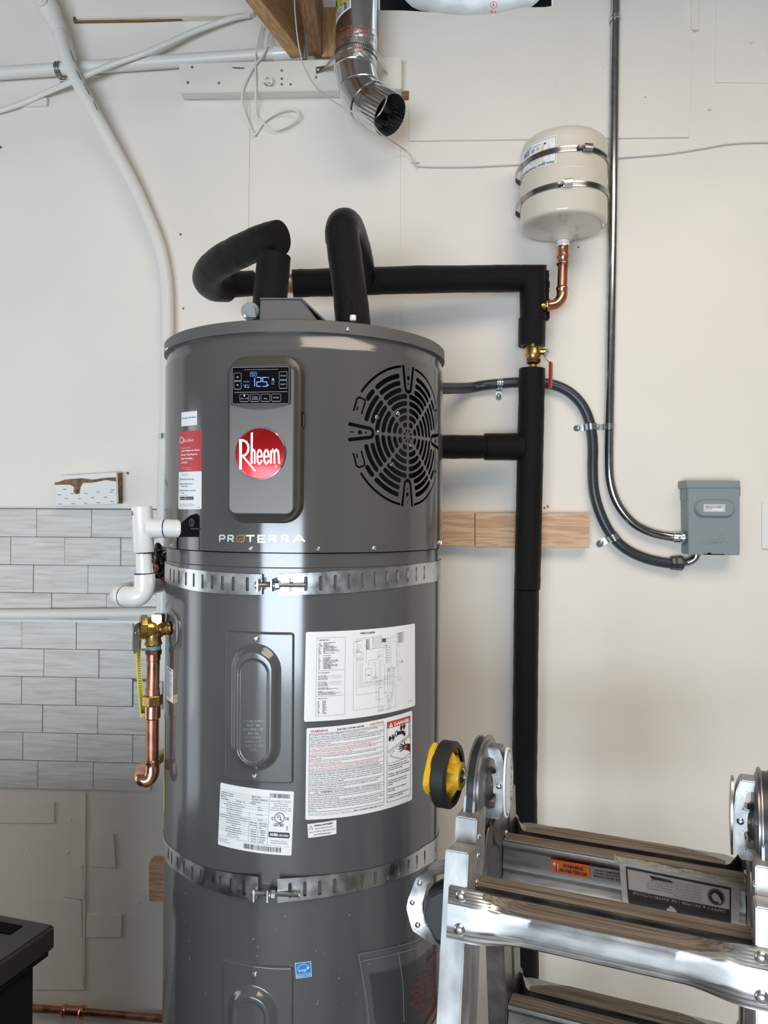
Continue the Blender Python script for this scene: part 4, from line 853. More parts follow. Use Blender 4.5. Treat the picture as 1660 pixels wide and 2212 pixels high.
p.text('WIRE COLOR CODE', 28, 147, 2.2, 20, 'l', 0.02)
for i, t in enumerate(['BLACK', 'BROWN', 'BLUE', 'GREEN', 'GRAY', 'ORANGE', 'PINK', 'PURPLE', 'RED', 'WHITE', 'YELLOW']): p.text(t, 38, 152.5+2.75*i, 2.0, len(t)*1.5, 'l', 0.02); p.text(t[:2], 28, 152.5+2.75*i, 2.0, None, 'l', 0.02)
p.text('AP24114-01', 268, 181, 1.8, 13, 'r', 0.02)
LN = [[(112, 20), (150, 19), (172, 16), (172, 22)], [(108, 26), (108, 26), (126, 24)], [(112, 20), (112, 144), (168, 144)], [(105, 25), (105, 177), (186, 177)], [(105, 25), (126, 24)], [(108, 42), (108, 60)], [(118, 74), (118, 128), (168, 126), (206, 130)], [(122, 74), (122, 124), (170, 122), (206, 126)], [(126, 74), (126, 120), (200, 118)], [(135, 74), (135, 46), (172, 44), (184, 44)],
      [(136, 36), (136, 46)], [(128, 36), (136, 36)], [(142, 82), (142, 70), (164, 70), (164, 52), (176, 52)], [(150, 82), (150, 76), (158, 76), (158, 108)], [(168, 112), (156, 112)], [(164, 64), (176, 64)], [(168, 130), (168, 60), (176, 60)], [(172, 136), (172, 74), (176, 74)], [(160, 160), (160, 118), (178, 118)], [(160, 160), (176, 160)], [(168, 168), (168, 134), (178, 134)], [(182, 150), (182, 84), (178, 84)], [(180, 110), (206, 108)], [(180, 113), (206, 111)], [(180, 116), (206, 114)],
      [(190, 148), (190, 96)], [(196, 150), (196, 96)], [(186, 60), (186, 44), (200, 44), (200, 96)], [(200, 96), (214, 96)], [(206, 92), (206, 156), (198, 162)], [(210, 92), (210, 140)], [(217, 34), (217, 96)], [(217, 34), (196, 34)], [(214, 118), (222, 116), (222, 92)], [(216, 124), (224, 122)], [(166, 188), (166, 122)], [(166, 188), (214, 184), (214, 132)], [(168, 180), (182, 180)], [(200, 180), (203, 168), (203, 120)], [(198, 24), (198, 16)], [(206, 22), (206, 18)], [(190, 26), (217, 24), (217, 17), (240, 15)]]
for l in LN: g.line(l, 0.42)
for i in range(9): g.line([(150, 22+2.8*i), (172, 18+2.8*i), (176, 26)], 0.35); p.text('SENSOR', 134, 24+2.6*i, 1.8, 9, 'l', 0.03)
for i in range(6): p.text('DISPLAY', 222, 18+4*i, 1.8, 13, 'l', 0.02); g.box(219, 15.6+4*i, 240, 18.6+4*i, 0.3); g.box(186, 46+6*i, 196, 51+6*i, 0.3); p.text('K', 188, 50+6*i, 2, None, 'l', 0.02); p.text('-', 178, 49+6*i, 2.5, 2, 'l', 0.03)
g.rect(176, 24, 186, 33, 3); g.box(186, 24, 192, 33, 0.4); g.box(180, 36, 196, 46, 0.4); p.text('XFMR', 183, 42, 2, 7, 'l', 0.02); g.ring(125, 54, 3, 0.4, 14); g.line(rrect(112, 61, 128, 69, 4, 4), 0.4, 1, True); p.text('L1 L2 G', 114, 66, 2.2, 12, 'l', 0.02); g.box(115, 34, 121, 40, 0.35); p.text('LEAK', 112, 46, 1.8, 8, 'l', 0.02); p.text('SENSOR', 112, 50, 1.8, 11, 'l', 0.02)
g.box(134, 88, 148, 118, 0.4); p.text('COMP', 136.5, 104, 2.4, 8, 'l', 0.02); g.ring(157, 110, 5, 0.4, 16); p.text('CAP', 154, 111, 2.4, 6, 'l', 0.02); g.ring(222, 66, 4.5, 0.35, 16); g.box(219, 80, 226, 90, 0.4); p.text('FAN', 230, 82, 2, 6, 'l', 0.02); p.text('MOTOR', 230, 85.5, 2, 8, 'l', 0.02); g.ring(224, 46, 2.5, 0.35, 12)
g.box(190, 92, 206, 102, 0.4); p.text('HIGH', 191, 96, 2, 6, 'l', 0.02); p.text('LIMIT', 191, 99.5, 2, 7, 'l', 0.02); g.line([(184, 146), (188, 150), (198, 150), (201, 153), (201, 158), (196, 162), (188, 162), (184, 158), (184, 146)], 0.4); p.text('ECO', 189, 157, 2.4, 6, 'l', 0.02); g.ring(194, 168, 5, 0.4, 16); p.text('UE', 192, 169, 2.4, None, 'l', 0.02); g.ring(194, 182, 5, 0.4, 16); p.text('LE', 192, 183, 2.4, None, 'l', 0.02); g.box(224, 118, 230, 126, 0.35)
for u, v in [(152, 20), (152, 23), (152, 26), (152, 29), (152, 32), (178, 160), (182, 148), (200, 150), (178, 180), (160, 100), (163, 118), (190, 118), (214, 116)]: p.disc(u, v, 0.7, 8)
p.text('JACK SIDE', 167, 186, 1.8, 12, 'l', 0.02)
p.done('lettering', M_INK, s); g.done('diagram_lines', M_INKT, s)
# ---- warning label
st = cyl_label([(662.5, 1573), (890.5, 1534.5), (890.5, 1727), (660, 1771)], 276, 240)
s = sticker('warning_label', st, 276, 240, 4, M_LABEL, H, 'large white warning label with red danger heading'); k = Print(st(0.0007)); r = Print(st(0.0007))
r.text('WARNING', 8, 12, 6.2, 39, 'l', 0.03); k.text('ELECTRIC WATER HEATER', 68, 11.5, 4.2, 64, 'l', 0.03); r.text('CAUTION', 183, 11.5, 5.5, 0+37, 'r', 0.03)
rows_ = [('k', ['FOR SAFE INSTALLATION AND OPERATION - Follow the instructions in the Use and Care Manual', 'provided. A replacement copy may be obtained by writing the manufacturer.']), ('k', ["This appliance must be installed in accordance with the manufacturer's instructions, local codes,", 'utility company requirements, and/or in the absence of local codes, the latest edition of the', 'National Electrical Code.']),
 ('r', ['FOR YOUR SAFETY - DO NOT store or use gasoline or other flammable vapors and liquids in the', 'vicinity of this or any other appliance. Keep rags and other combustibles away.']), ('r', ['CAUTION - Hotter water increases the risk of scald injury. See use and Care Manual for', 'instructions before changing the temperature setting.']), ('w', ['WARNING - Any thermostat setting above 125 F may cause severe burns and consume energy', 'unnecessarily.']),
 ('r', ['Power supply must be shut off before removing access panels prior to adjusting thermostat(s) or', 'resetting temperature limiting control.']), ('r', ['CAUTION - Risk of electric shock. Connect branch circuit equipment grounding means to water', 'heater. For detailed information refer to Use and Care Manual. USE COPPER CONDUCTORS ONLY.']), ('k', ['Tank must be full of water before being energized to avoid damaging the heating element(s).']),
 ('k', ['WATER LEAKAGE - Regardless of the material from which a water heater is constructed, it will at', 'some time leak, due to the corrosive action of water. This water heater must not be located in an', 'area where leakage will result in damage to adjacent area or lower floors. When such area cannot', 'be avoided, it is recommended that a suitable catch pan, adequately drained, be installed under', 'the water heater. See Use and Care Manual.']), ('w', ['WARNING: California law requires that this water heater must be braced, anchored, or strapped', 'to avoid falling or moving during an earthquake. See Use and Care Manual for information', 'regarding correct installation procedures.']), ('t', ['WARNING: Cancer and Reproductive Harm - www.P65Warnings.ca.gov']),
 ('k', ['When a supplemental heat source is connected to the Certified Household Electric Storage Tank', 'Water Heater, provision must be made to limit the heat source temperature not to exceed that of', 'the water heater thermostat setting.']), ('w', ['CAUTION: If the water heater has been retrofitted with supplemental heating equipment, you must', 'adjust both the thermostat controlling the supplemental heat source (located in the water piping)', 'and the thermostat on the water heater (behind the access panel) to the same temperature.', 'Failure to adjust both thermostats to the same temperature can cause loss of proper temperature', 'control.'])]
v = 16.0; tot = sum(len(x[1]) for x in rows_)+0.55*len(rows_); dv = 204.0/tot; k.box(7, 16, 184, 220, 0.9, 8)
for c, ls in rows_:
    P_ = r if c == 'r' else k
    for i, t in enumerate(ls):
        u = 9.5; hh = dv*0.62; wd = min(172, len(t)*1.78)
        if c == 't': k.text('WARNING:', 32, v+dv*1.0, dv*0.7, 27, 'l', 0.03); k.text('Cancer and Reproductive Harm - www.P65Warnings.ca.gov', 61, v+dv*0.95, hh, 115, 'l', 0.02); k.line([(17, v+dv*1.25), (28, v+dv*1.25), (22.5, v+dv*0.2)], 0.6, 1, True); k.text('!', 22.5, v+dv*1.1, dv*0.6, None, 'c', 0.02)
        elif c == 'w' and i == 0:
            a, b = t.split(' ', 1); wa = wd*len(a)/len(t)*1.15; r.text(a, u, v+dv*0.95, hh, wa, 'l', 0.02); k.text(b, u+wa+2, v+dv*0.95, hh, wd-wa-2, 'l', 0.012)
        else: P_.text(t, u, v+dv*(i+0.95), hh, wd, 'l', 0.012)
    v += dv*(len(ls)+0.55); 
    if v < 218: k.line([(7, v), (184, v)], 0.7, 8)
k.text('THIS PRODUCT IS MADE TO ONE OR MORE OF THE FOLLOWING PATENTS', 6, 226, 1.7, 92, 'l', 0); k.text('OTHER PATENTS PENDING. WITHIN THE U.S. AND ALL OTHERS', 6, 229.5, 1.7, 100, 'l', 0); k.text('MAX. WORKING PRESSURE 150 P.S.I.', 108, 229, 4, 76, 'l', 0.02)
k.box(193, 12, 268, 224, 0.9, 4); r.rect(193.5, 12, 267.5, 29, 5); k.line([(193, 122), (268, 122)], 0.8, 4)
w_ = Print(st(0.0010)); w_.text('DANGER', 214, 26, 9, 50, 'l', 0.03); w_.poly([(198, 27), (210, 27), (204, 15)]); w_.done('danger_lettering', M_WHITEINK, s)
b_ = Print(st(0.0012)); b_.text('!', 204, 26, 6, None, 'c', 0.02)
for l in [[(193.5, 90), (262, 62), (268, 66)], [(197, 94), (262, 66), (268, 72)], [(262, 30), (262, 62)], [(265, 30), (265, 62)], [(238, 120), (203, 104), (202, 100), (214, 92)], [(238, 120), (268, 112)]]: b_.line(l, 0.9, 3)
def blob(pts): b_.poly(pts)
blob([(222, 44), (238, 44), (246, 47), (250, 54), (250, 60), (244, 60), (243, 56), (238, 53), (222, 53)]); b_.ring(221, 48, 4, 2.0, 16, 7)
for cx, cy in ((207, 56), (242, 35)): b_.disc(cx-6, cy+1, 4, 14, 7); b_.disc(cx+5, cy, 3.2, 12, 4.5); b_.line([(cx-4, cy), (cx+5, cy)], 2.6); b_.line([(cx+1, cy-7), (cx+3, cy+7)], 2.6); b_.line([(cx+6, cy-7), (cx+4, cy+7)], 2.4)
blob([(268, 88), (258, 84), (250, 84), (243, 85), (239, 90), (242, 95), (250, 98), (262, 104), (268, 110)])
for l in [[(246, 86), (234, 80)], [(244, 88), (230, 85)], [(243, 91), (228, 91)], [(245, 95), (232, 98)], [(250, 85), (246, 77)]]: b_.line(l, 2.6)
b_.done('picture', M_INK, s)
r2 = Print(st(0.0014)); r2.text('HOT', 238, 75, 6, 16, 'l', 0.0); r2.poly([(243, 88), (255, 86), (258, 92), (250, 97), (243, 95)]); r2.done('hot_lettering', M_REDINK, s)
for i, t in enumerate(['Water temperature over 125 F', 'can cause severe burns instantly', 'or death from scalds.', '', 'Children, disabled and elderly are', 'at highest risk of being scalded.', '', 'See instruction manual before', 'setting temperature at water', 'heater.', '', 'Feel water before bathing or', 'showering.', '', 'Temperature limiting valves are', 'available, see manual.']):
    if t: k.text(t, 196, 130+5.6*i+ (0), 4.0, len(t)*2.12, 'l', 0.02)
k.text('AP18191-2', 270, 229, 1.8, None, 'r', 0); k.done('black_lettering', M_INK, s); r.done('red_lettering', M_REDINK, s)
# ---- small warning, rating plate, blue label, side labels
st = cyl_label([(664.5, 1780), (727, 1771), (727, 1801), (666, 1810)], 66, 36)
s = sticker('small_warning_label', st, 66, 36, 1.5, M_LABEL, H, 'small white bilingual warning label'); p = Print(st(0.0007)); p.text('WARNING-AVERTISSEMENT', 14, 8.5, 4.6, 44, 'l', 0.03); p.text('Cancer and Reproductive Harm', 16, 16, 3.8, 42, 'l', 0.01); p.text("Cancer et Troubles de l'appareil reproducteur", 2.5, 23.5, 3.8, 61, 'l', 0.01); p.text('www.P65Warnings.ca.gov', 33, 31, 3.8, 40, 'c', 0.02); p.line([(2, 14.5), (12, 14.5), (7, 4)], 0.8, 1, True); p.text('!', 7, 13, 6, None, 'c', 0.02); p.done('lettering', M_INK, s)
st = cyl_label([(477, 1690), (635.5, 1709.5), (630, 1848), (471.5, 1824)], 190, 150)
s = sticker('rating_plate', st, 190, 150, 3, M_LABEL, H, 'white rating plate with bar codes'); p = Print(st(0.0007)); g = Print(st(0.0006))
LFT = ['Serial No./N  de Serie', 'Model No./N  de Modele', 'MFD. DATE', 'Volts  208/240', 'Compressor/Compresseur FLA', 'Fan Motor/Moteur du Ventilateur (FLA)', 'Min. Supply Circuit Ampacity', "Courant Minimum d'Alimentation", 'Max. Fuse or Ckt. Bkr. Size', 'Cal. Max. du Fusible/Disj.', 'Design Pressure High/Pression Nominale Haute', 'Design Pressure Low/Pression Nominale Basse', 'Refrigerant/Refrigerant', 'Factory Charge/Charge Usine', 'Volts AC', 'Compressor/Compresseur RLA', 'Upper Elements/Haute Elements', 'Lower Elements/Basse Elements', 'Max. Working Press.', 'Pression de Service Max.']
for i, t in enumerate(LFT):
    v = 22.5+5.3*i; a = 'l' if i in (0, 1, 2, 3) else 'c'
    if i in (10, 11): p.text(t, 2, v, 3.4, 77, 'l', 0.0)
    elif a == 'l': p.text(t, 4, v, 3.6, len(t)*1.55, 'l', 0.01)
    else: p.text(t, 42, v, 3.4, len(t)*1.5, 'c', 0.0)
for v in [16+5.3*j for j in (0, 1, 2, 3, 4, 5, 6, 8, 10, 11, 12, 13, 14, 15, 16, 17, 18)]: g.line([(3, v), (132, v+1.5)], 0.4, 6)
g.line([(83, 55), (83, 127)], 0.6); g.line([(132, 16), (131, 130)], 0.6); g.line([(106, 98), (106, 121)], 0.7); g.line([(4, 126), (184, 130)], 0.5, 6); g.line([(134, 24), (186, 22)], 0.4)
for t, u, v, wd in [('M462013869', 88, 21, 22), ('PROPH50 T2 RH400-30', 88, 27, 40), ('21DEC2023', 88, 33, 22), ('Hertz  60      1 Phase', 48, 37, 50), ('20 A', 104, 45, 8), ('0.233 A', 103, 51, 12), ('20.14 A', 102, 62, 14), ('30 A *', 106, 74, 12), ('383 psig   / 2634 kPa', 86, 82, 42), ('256 psig   / 1764 kPa', 86, 87.5, 42), ('R - 134A', 102, 93, 14), ('31 Oz     / 880 g', 89, 99, 36), ('240 V       208 V', 89, 104, 36), ('7.4 A        8 A', 89, 109.5, 34), ('4.5 kW     3.38 kW', 89, 115, 36), ('4.5 kW     3.38 kW', 89, 120.5, 36), ('150 PSI / 1034 kPa', 90, 126, 32)]: p.text(t, u, v, 3.6, wd, 'l', 0.01)
for t, v in [('Cap. 50 Gallons / 189 Litres', 27), ('Hybrid Water Heater', 32), ('Chauffe-Eau Hybride', 37), ('*HACR Type Breaker for USA', 42.5), ('Disjoncteur Diff. pour USA', 47.5)]: p.text(t, 160, v, 3.4, min(50, len(t)*1.9), 'c', 0.0)
p.ring(158, 63, 11.5, 1.6, 28); p.text('U', 154.5, 64, 9, 6, 'c', 0.03); p.text('L', 161.5, 68.5, 9, 5.5, 'c', 0.03); p.text('C', 141, 69, 7, None, 'c', 0.03); p.text('US', 176, 68, 7, 9, 'c', 0.03); p.text('LISTED', 157, 83, 7, 25, 'c', 0.03); p.text('205E', 179, 92, 4, 11, 'l', 0.01, 0, -PI/2)
p.field(rrect(133, 97, 184, 110, 3, 3)); p.text('Assembled in Mexico', 159, 119, 3.2, 40, 'c', 0.0); p.text('Assemble au Mexique', 159, 124, 3.2, 42, 'c', 0.0)
for t, v in [('Rheem Sales Company, Inc.', 133), ('Water Heater Division', 136.5), ('Montgomery, Alabama USA 36117', 140)]: p.text(t, 4, v, 2.0, len(t)*1.1, 'l', 0)
rb = random.Random(5)
u = 133.0
while u < 181: wd = rb.choice((0.6, 0.6, 1.0, 1.6)); g2 = p.rect(u, 7, u+wd, 17); u += wd+rb.choice((0.5, 0.8, 1.3))
u = 72.0
while u < 164: wd = rb.choice((0.9, 0.9, 1.5, 2.4)); p.rect(u, 132.5, u+wd, 144); u += wd+rb.choice((0.8, 1.2, 1.9))
p.done('lettering', M_INK, s); g.done('table_lines', M_INKT, s); w_ = Print(st(0.0010)); w_.text('AHRI', 135.5, 106, 6.5, 20, 'l', 0.04); w_.text('CERTIFIED', 157, 106, 4.5, 25, 'l', 0.02); w_.done('white_lettering', M_WHITEINK, s)
st = cyl_label([(637.5, 2080), (672, 2076), (674, 2109), (640, 2114)], 38, 38)
s = sticker('energy_label', st, 38, 38, 0.5, M_LABEL, H, 'small square blue efficiency label'); p = Print(st(0.0006)); p.rect(1.2, 1.2, 36.8, 28, 3); p.rect(1.2, 29, 36.8, 36.8, 3); p.done('blue_field', M_BLUE, s)
p = Print(st(0.0009)); p.text('ENERGY STAR', 19, 35, 4.8, 33, 'c', 0.0); p.line([(6+13*(1-math.cos(t)), 17-12*math.sin(t)) for t in [PI*j/12 for j in range(12)]], 0.8); p.text('energy', 6, 22, 8, 20, 'l', 0.0, 0.35)
p.poly([(30+4.5*(1 if j % 2 == 0 else 0.42)*math.sin(PI*j/5), 15-4.5*(1 if j % 2 == 0 else 0.42)*math.cos(PI*j/5)) for j in range(10)]); p.done('white_lettering', M_WHITEINK, s)
st = cyl_label([(361, 1437), (375, 1447), (374.5, 1519), (360, 1509)], 40, 95)
s = sticker('side_label', st, 40, 95, 2, M_LABEL, H, 'narrow white label on the left side'); p = Print(st(0.0008))
for i in range(17): p.text('IMPORTANT INSTALLATION NOTICE'[:12+(i*7) % 16], 4, 14+4.4*i, 2.6, 20+(i*5) % 12, 'l', 0.02)
p.text('NOTICE', 20, 8, 5, 22, 'c', 0.03); p.done('lettering', M_INK, s)
tA = T(357.2, 1600)[0]; zA_, zB_ = zf(1560), zf(1764); bm = B(); n = 6
rg = [[CYL(tA-0.30+0.30*i/n, z, TR+0.0006) for i in range(n+1)] for z in (T(362, 1768)[1], T(362, 1560)[1])]; loft(bm, rg, caps=False, closed=False); s = obj('yellow_guide_label', bm, M_YTAG, H, 'yellow label curving round the left edge', recalc=False)
# relief collar where the valve enters, dust specks
th, z = T(371, 1357, TR); nn = (CYL(th, 0, 1)-CYL(th, 0, 0)); c = CYL(th, z, TR)
VALVE_C = CYL(th, z, TR-0.006)
bm = B(); pr = []
for rr_, hh in ((0.013, 0.001), (0.0145, 0.0025), (0.034, 0.0022), (0.0365, 0.0012), (0.037, 0.0)):
    ring = []
    for j in range(40):
        a = 2*PI*j/40; s_ = rr_*math.cos(a); ring.append(CYL(th+s_/TR, z+rr_*math.sin(a), TR+hh))
    pr.append(ring)
loft(bm, pr, caps=False); obj('valve_collar', bm, M_TANK, H)
bm = B(); lathe(bm, c, nn, [(0.0132, 0.0022), (0, 0.0022)], 24); obj('valve_hole', bm, M_BLACK, H)
bm = B(); rs = random.Random(11)
for i in range(60):
    th = rs.uniform(-1.1, 1.0); z = rs.uniform(zf(2200), zf(1900)); nn = CYL(th, 0, 1)-CYL(th, 0, 0); rr_ = rs.uniform(0.0003, 0.0008); lathe(bm, CYL(th, z, TR+0.0003), nn, [(rr_, 0), (0, 0.0002)], 6)
o = obj('dust_specks', bm, M_WHITEINK, H); o['kind'] = 'stuff'
# ================================================================ earthquake straps
def strap(name, label, topL, botL, topR, botR, slotsL, slotsR, boltz, Rg):
    S = thing(name, label, 'strap', (TA.x, TA.y-TR, zf(boltz)-0.04), 'earthquake straps round the heater')
    def curve(pts):
        q = [T(x, y, TR+0.0016) for x, y in pts]; q.sort()
        def f(th):
            for (a, za), (b, zb) in zip(q[:-1], q[1:]):
                if th <= b: t = (th-a)/(b-a); return za+(zb-za)*max(-2, t)
            return q[-1][1]
        return f, q
    out = []
    for side, (tp, bt, sl) in enumerate(((topL, botL, slotsL), (topR, botR, slotsR))):
        ft, qt = curve(tp); fb, qb = curve(bt)
        if side == 0: a0, a1 = qt[0][0]-0.75, qt[-1][0]
        else: a0, a1 = qt[0][0], qt[-1][0]+0.75
        holes = []
        for px, py in sl:
            th, z = T(px, py, TR+0.0016); v = (z-fb(th))/(ft(th)-fb(th)); s = th*TR; w_, h_ = 0.0030, 0.26; N_ = 5
            # stadium in (s, v)
            hz = (ft(th)-fb(th)); c = w_/hz
            holes.append([(s+w_*math.cos(t), v+h_+c*math.sin(t)) for t in [PI*k/N_ for k in range(N_+1)]] + [(s+w_*math.cos(t), v-h_+c*math.sin(t)) for t in [PI+PI*k/N_ for k in range(N_+1)]])
        bm = fill2d([(a0*TR, 0), (a1*TR, 0), (a1*TR, 1), (a0*TR, 1)], holes); slicex(bm, a0*TR, a1*TR, 0.006)
        g = Rg[side]
        def fn(s, v):
            th = s/TR; e = (a1-th) if side == 0 else (th-a0); lift = g*math.exp(-e/0.16)
            cl = max(qt[0][0]-0.02, min(qt[-1][0]+0.02, th)); return CYL(th, fb(cl)+(ft(cl)-fb(cl))*v, TR+0.0016+lift)
        wrap(bm, fn); 
        bmesh.ops.recalc_face_normals(bm, faces=bm.faces)
        r_ = bmesh.ops.extrude_face_region(bm, geom=bm.faces[:]); vs = [e for e in r_['geom'] if isinstance(e, bmesh.types.BMVert)]
        for v_ in vs:
            rad = V((v_.co.x-TA.x, v_.co.y-TA.y, 0)).normalized(); v_.co -= rad*0.0011
        obj('band', bm, M_GALV, S)
        # bent lug at the free end, seen edge on
        e_th = a1 if side == 0 else a0
        out.append((e_th, ft, fb))
    return S, out
def even(x0, x1, n, f): return [(x0+(x1-x0)*i/(n-1), f(x0+(x1-x0)*i/(n-1))) for i in range(n)]
def lerp(pts):
    def f(x):
        for (a, b), (c, d) in zip(pts[:-1], pts[1:]):
            if x <= c: return b+(d-b)*(x-a)/(c-a)
        return pts[-1][1]
    return f
tl = [(358, 1216), (372, 1222), (400, 1228), (440, 1233), (500, 1238), (568, 1240.5)]; bl = [(358, 1257), (372, 1264), (400, 1272), (440, 1279), (500, 1283.5), (568, 1284.5)]
tr_ = [(602, 1240), (680, 1236.5), (760, 1231.5), (840, 1225), (910, 1217), (953, 1209)]; br_ = [(602, 1285), (680, 1284), (760, 1280), (840, 1272), (910, 1261), (953, 1251)]
mid = lambda a, b: lerp([(p[0], (p[1]+q[1])/2) for p, q in zip(a, b)])
ml, mr = mid(tl, bl), mid(tr_, br_)
xsL = [368, 376, 387, 402, 419, 438, 459, 481, 505, 536]; xsR = [630, 661, 693, 725, 755, 784, 811, 836, 859, 881, 900, 917]
S1, ends1 = strap('heater_strap', 'upper slotted galvanized strap bolted round the heater below the vent grille', tl, bl, tr_, br_, [(x, ml(x)) for x in xsL], [(x, mr(x)) for x in xsR], 1285, (0.004, 0.004))
def bolt(S, pa, pb, pn_, nut_x, tab_pts, dz=0.0):
    """bolt between the two lugs; all positions in pixels at front of the tank"""
    R = TR+0.016
    def pt_(x, y): th, z = T(x, y, R); return CYL(th, z, R)
    A, Bp = pt_(*pa), pt_(*pb); ax = (Bp-A).normalized(); bm = B(); L = (Bp-A).length; pr = [(0, 0), (0.0034, 0)]; n_ = int(L/0.0011)
    for i in range(n_): pr += [(0.0036 if i % 2 else 0.0030, L*i/n_+0.0003)]
    pr += [(0.0030, L), (0, L)]; lathe(bm, A, ax, pr, 14); obj('threaded_bolt', bm, M_ZINC, S)
    bm = B(); lathe(bm, A-ax*0.001, ax, [(0, -0.004), (0.004, -0.0038), (0.0075, -0.001), (0.0078, 0.0015), (0, 0.0015)], 20); obj('bolt_head', bm, M_ZINC, S)
    c = A+(Bp-A)*nut_x; bm = B(); hexnut(bm, c, c+ax*0.0075, 0.0072); lathe(bm, c-ax*0.0022, ax, [(0, 0), (0.0085, 0), (0.0085, 0.0015), (0, 0.0015)], 20); obj('nut', bm, M_ZINC, S)
    bm = B()
    for t in tab_pts:
        q = A+(Bp-A)*t; rad = V((q.x-TA.x, q.y-TA.y, 0)).normalized(); box(bm, q-rad*0.003+Z*dz, ax, rad, Z, 0.0026, 0.026, 0.021, 0.0008)
    pieces('lug', bm, M_GALV, S)
    return A, Bp
bolt(S1, (556, 1264), (662, 1265), None, 0.37, (0.035, 0.31))
tl = [(355.5, 1814), (375, 1835), (398, 1851), (425, 1866), (456, 1877), (510, 1886), (562, 1889)]; bl = [(355.5, 1856), (375, 1877), (398, 1893), (425, 1909), (456, 1922), (510, 1936), (562, 1942)]
tr_ = [(602, 1893), (687, 1891), (745, 1885), (803, 1876), (850, 1862), (887, 1847), (920, 1826), (953, 1795)]; br_ = [(602, 1944), (687, 1939), (745, 1930), (803, 1917), (850, 1902), (887, 1888), (920, 1870), (953, 1842)]
ml, mr = mid(tl, bl), mid(tr_, br_)
xsL = [364, 371, 384, 398, 416, 435, 455, 478, 502, 531]; xsR = [628, 659, 691, 723, 753, 783, 811, 837, 861, 883, 901, 918]
S2, ends2 = strap('heater_strap', 'lower slotted galvanized strap bolted round the heater above the blue label', tl, bl, tr_, br_, [(x, ml(x)+2) for x in xsL], [(x, mr(x)+2) for x in xsR], 1945, (0.010, 0.010))
bolt(S2, (552, 1930), (648, 1934), None, 0.36, (0.0, 0.30), 0.0)
# ================================================================ foam covered pipes
FR = 0.0335
def foam(bm, pts, r=FR, n=28, hole=True, sm=0, wob=0.0006, seed=1):
    """foam sleeve: tube with a hollow end and slightly uneven wall"""
    pts = smoothpath(pts, sm) if sm else [V(p) for p in pts]
    if not sm:
        out = []
        for a, b in zip(pts[:-1], pts[1:]):
            k = max(1, int((b-a).length/0.02)); out += [a+(b-a)*i/k for i in range(k)]
        pts = out+[pts[-1]]
    rs = random.Random(seed); rad = [r+rs.uniform(-wob, wob) for p in pts]; rad[0] = rad[-1] = r-0.0004
    tube(bm, pts, rad, n, cap=not hole)
    if hole:
        fr = frames(pts)
        for e, sgn in ((0, -1), (-1, 1)):
            t, a, b = fr[e]; c = pts[e]
            rr = [[c+a*(q*math.cos(2*PI*k/n))+b*(q*math.sin(2*PI*k/n))+t*(-sgn*dd) for k in range(n)] for q, dd in ((r-0.0004, 0), (r*0.62, 0), (r*0.55, 0.004), (r*0.36, 0.004))]
            loft(bm, rr, caps=False); bm.faces.new([bm.verts.new(p) for p in rr[-1]])
    return bm
# hot/cold run along the wall and down the right side
P = thing('insulated_pipe_run', 'black foam pipe run from above the heater to the brass ball valve', 'pipe', W(1150, 760, 0.05))
dH = 1.92
bm = B(); foam(bm, [D(632, 612.5, 1.86), D(900, 604, 1.89), D(1128, 601.5, 1.915)], FR, seed=2); obj('foam_sleeve', bm, M_FOAM, P)
bm = B()
# mitred corner
c0, c1, c2 = D(1128, 601.5, 1.915), D(1152, 601.5, 1.915), D(1152, 640, 1.915)
fr_n = F0
A = [c0 + U0*(FR*math.cos(2*PI*k/28)) + fr_n*(FR*math.sin(2*PI*k/28)) for k in range(28)]
Mm = [c1 + (U0+R0).normalized()*(FR*1.414*math.cos(2*PI*k/28)) + fr_n*(FR*math.sin(2*PI*k/28)) for k in range(28)]
Cn = [D(1153, 692, 1.915) + R0*(FR*math.cos(2*PI*k/28)) + fr_n*(FR*math.sin(2*PI*k/28)) for k in range(28)]
loft(bm, [A, Mm, Cn]); obj('corner_sleeve', bm, M_FOAM, P)
bm = B(); foam(bm, [D(1150, 688, 1.915), D(1149, 748, 1.915)], FR+0.0006, seed=3); obj('collar_sleeve', bm, M_FOAM, P)
bm = B(); rs = random.Random(4)
for k in range(26):
    y = 588+6*k*0.68; p = D(1183.5+rs.uniform(-1, 1.5), y, 1.912); box(bm, p, R0, U0, F0, 0.006, 0.0055, 0.012)
obj('ragged_seam', bm, M_FOAM, P)
bm = B(); tube(bm, [D(545, 613, 1.84), D(640, 612, 1.86)], 0.0225, 20); obj('pipe_core', bm, mat('dull_brass', (0.42, 0.31, 0.15), 0.45, 0.6), P, 'bare brass stub in the gap between the sleeves')
P = thing('insulated_downpipe', 'long black vertical foam pipe right of the heater, below the ball valve', 'pipe', W(1137, 2300, 0.05))
bm = B(); foam(bm, [D(1150, 797, 1.915), D(1145.5, 1000, 1.915), D(1139.5, 1272, 1.915)], FR-0.0006, seed=6); obj('foam_sleeve', bm, M_FOAM, P)
bm = B(); foam(bm, [D(1138, 1273, 1.92), D(1133.5, 1700, 1.935), D(1138, 2130, 1.95), D(1138, 2500, 1.95)], FR-0.0018, seed=7); obj('foam_sleeve', bm, M_FOAM, P)
P = thing('insulated_branch', 'short level black foam pipe joining the heater side to the downpipe', 'pipe', W(1020, 990, 0.05))
bm = B(); foam(bm, [D(868, 964, 1.83), D(925, 965, 1.86), D(1052, 965.5, 1.90)], FR-0.004, seed=8); obj('foam_sleeve', bm, M_FOAM, P)
bm = B(); foam(bm, [D(1048, 965, 1.90), D(1128, 965, 1.908)], FR+0.0008, seed=9); obj('collar_sleeve', bm, M_FOAM, P)
P = thing('insulated_cold_connector', 'black foam loop over the left top of the heater with an open upper end', 'pipe', D(590, 690, 1.5))
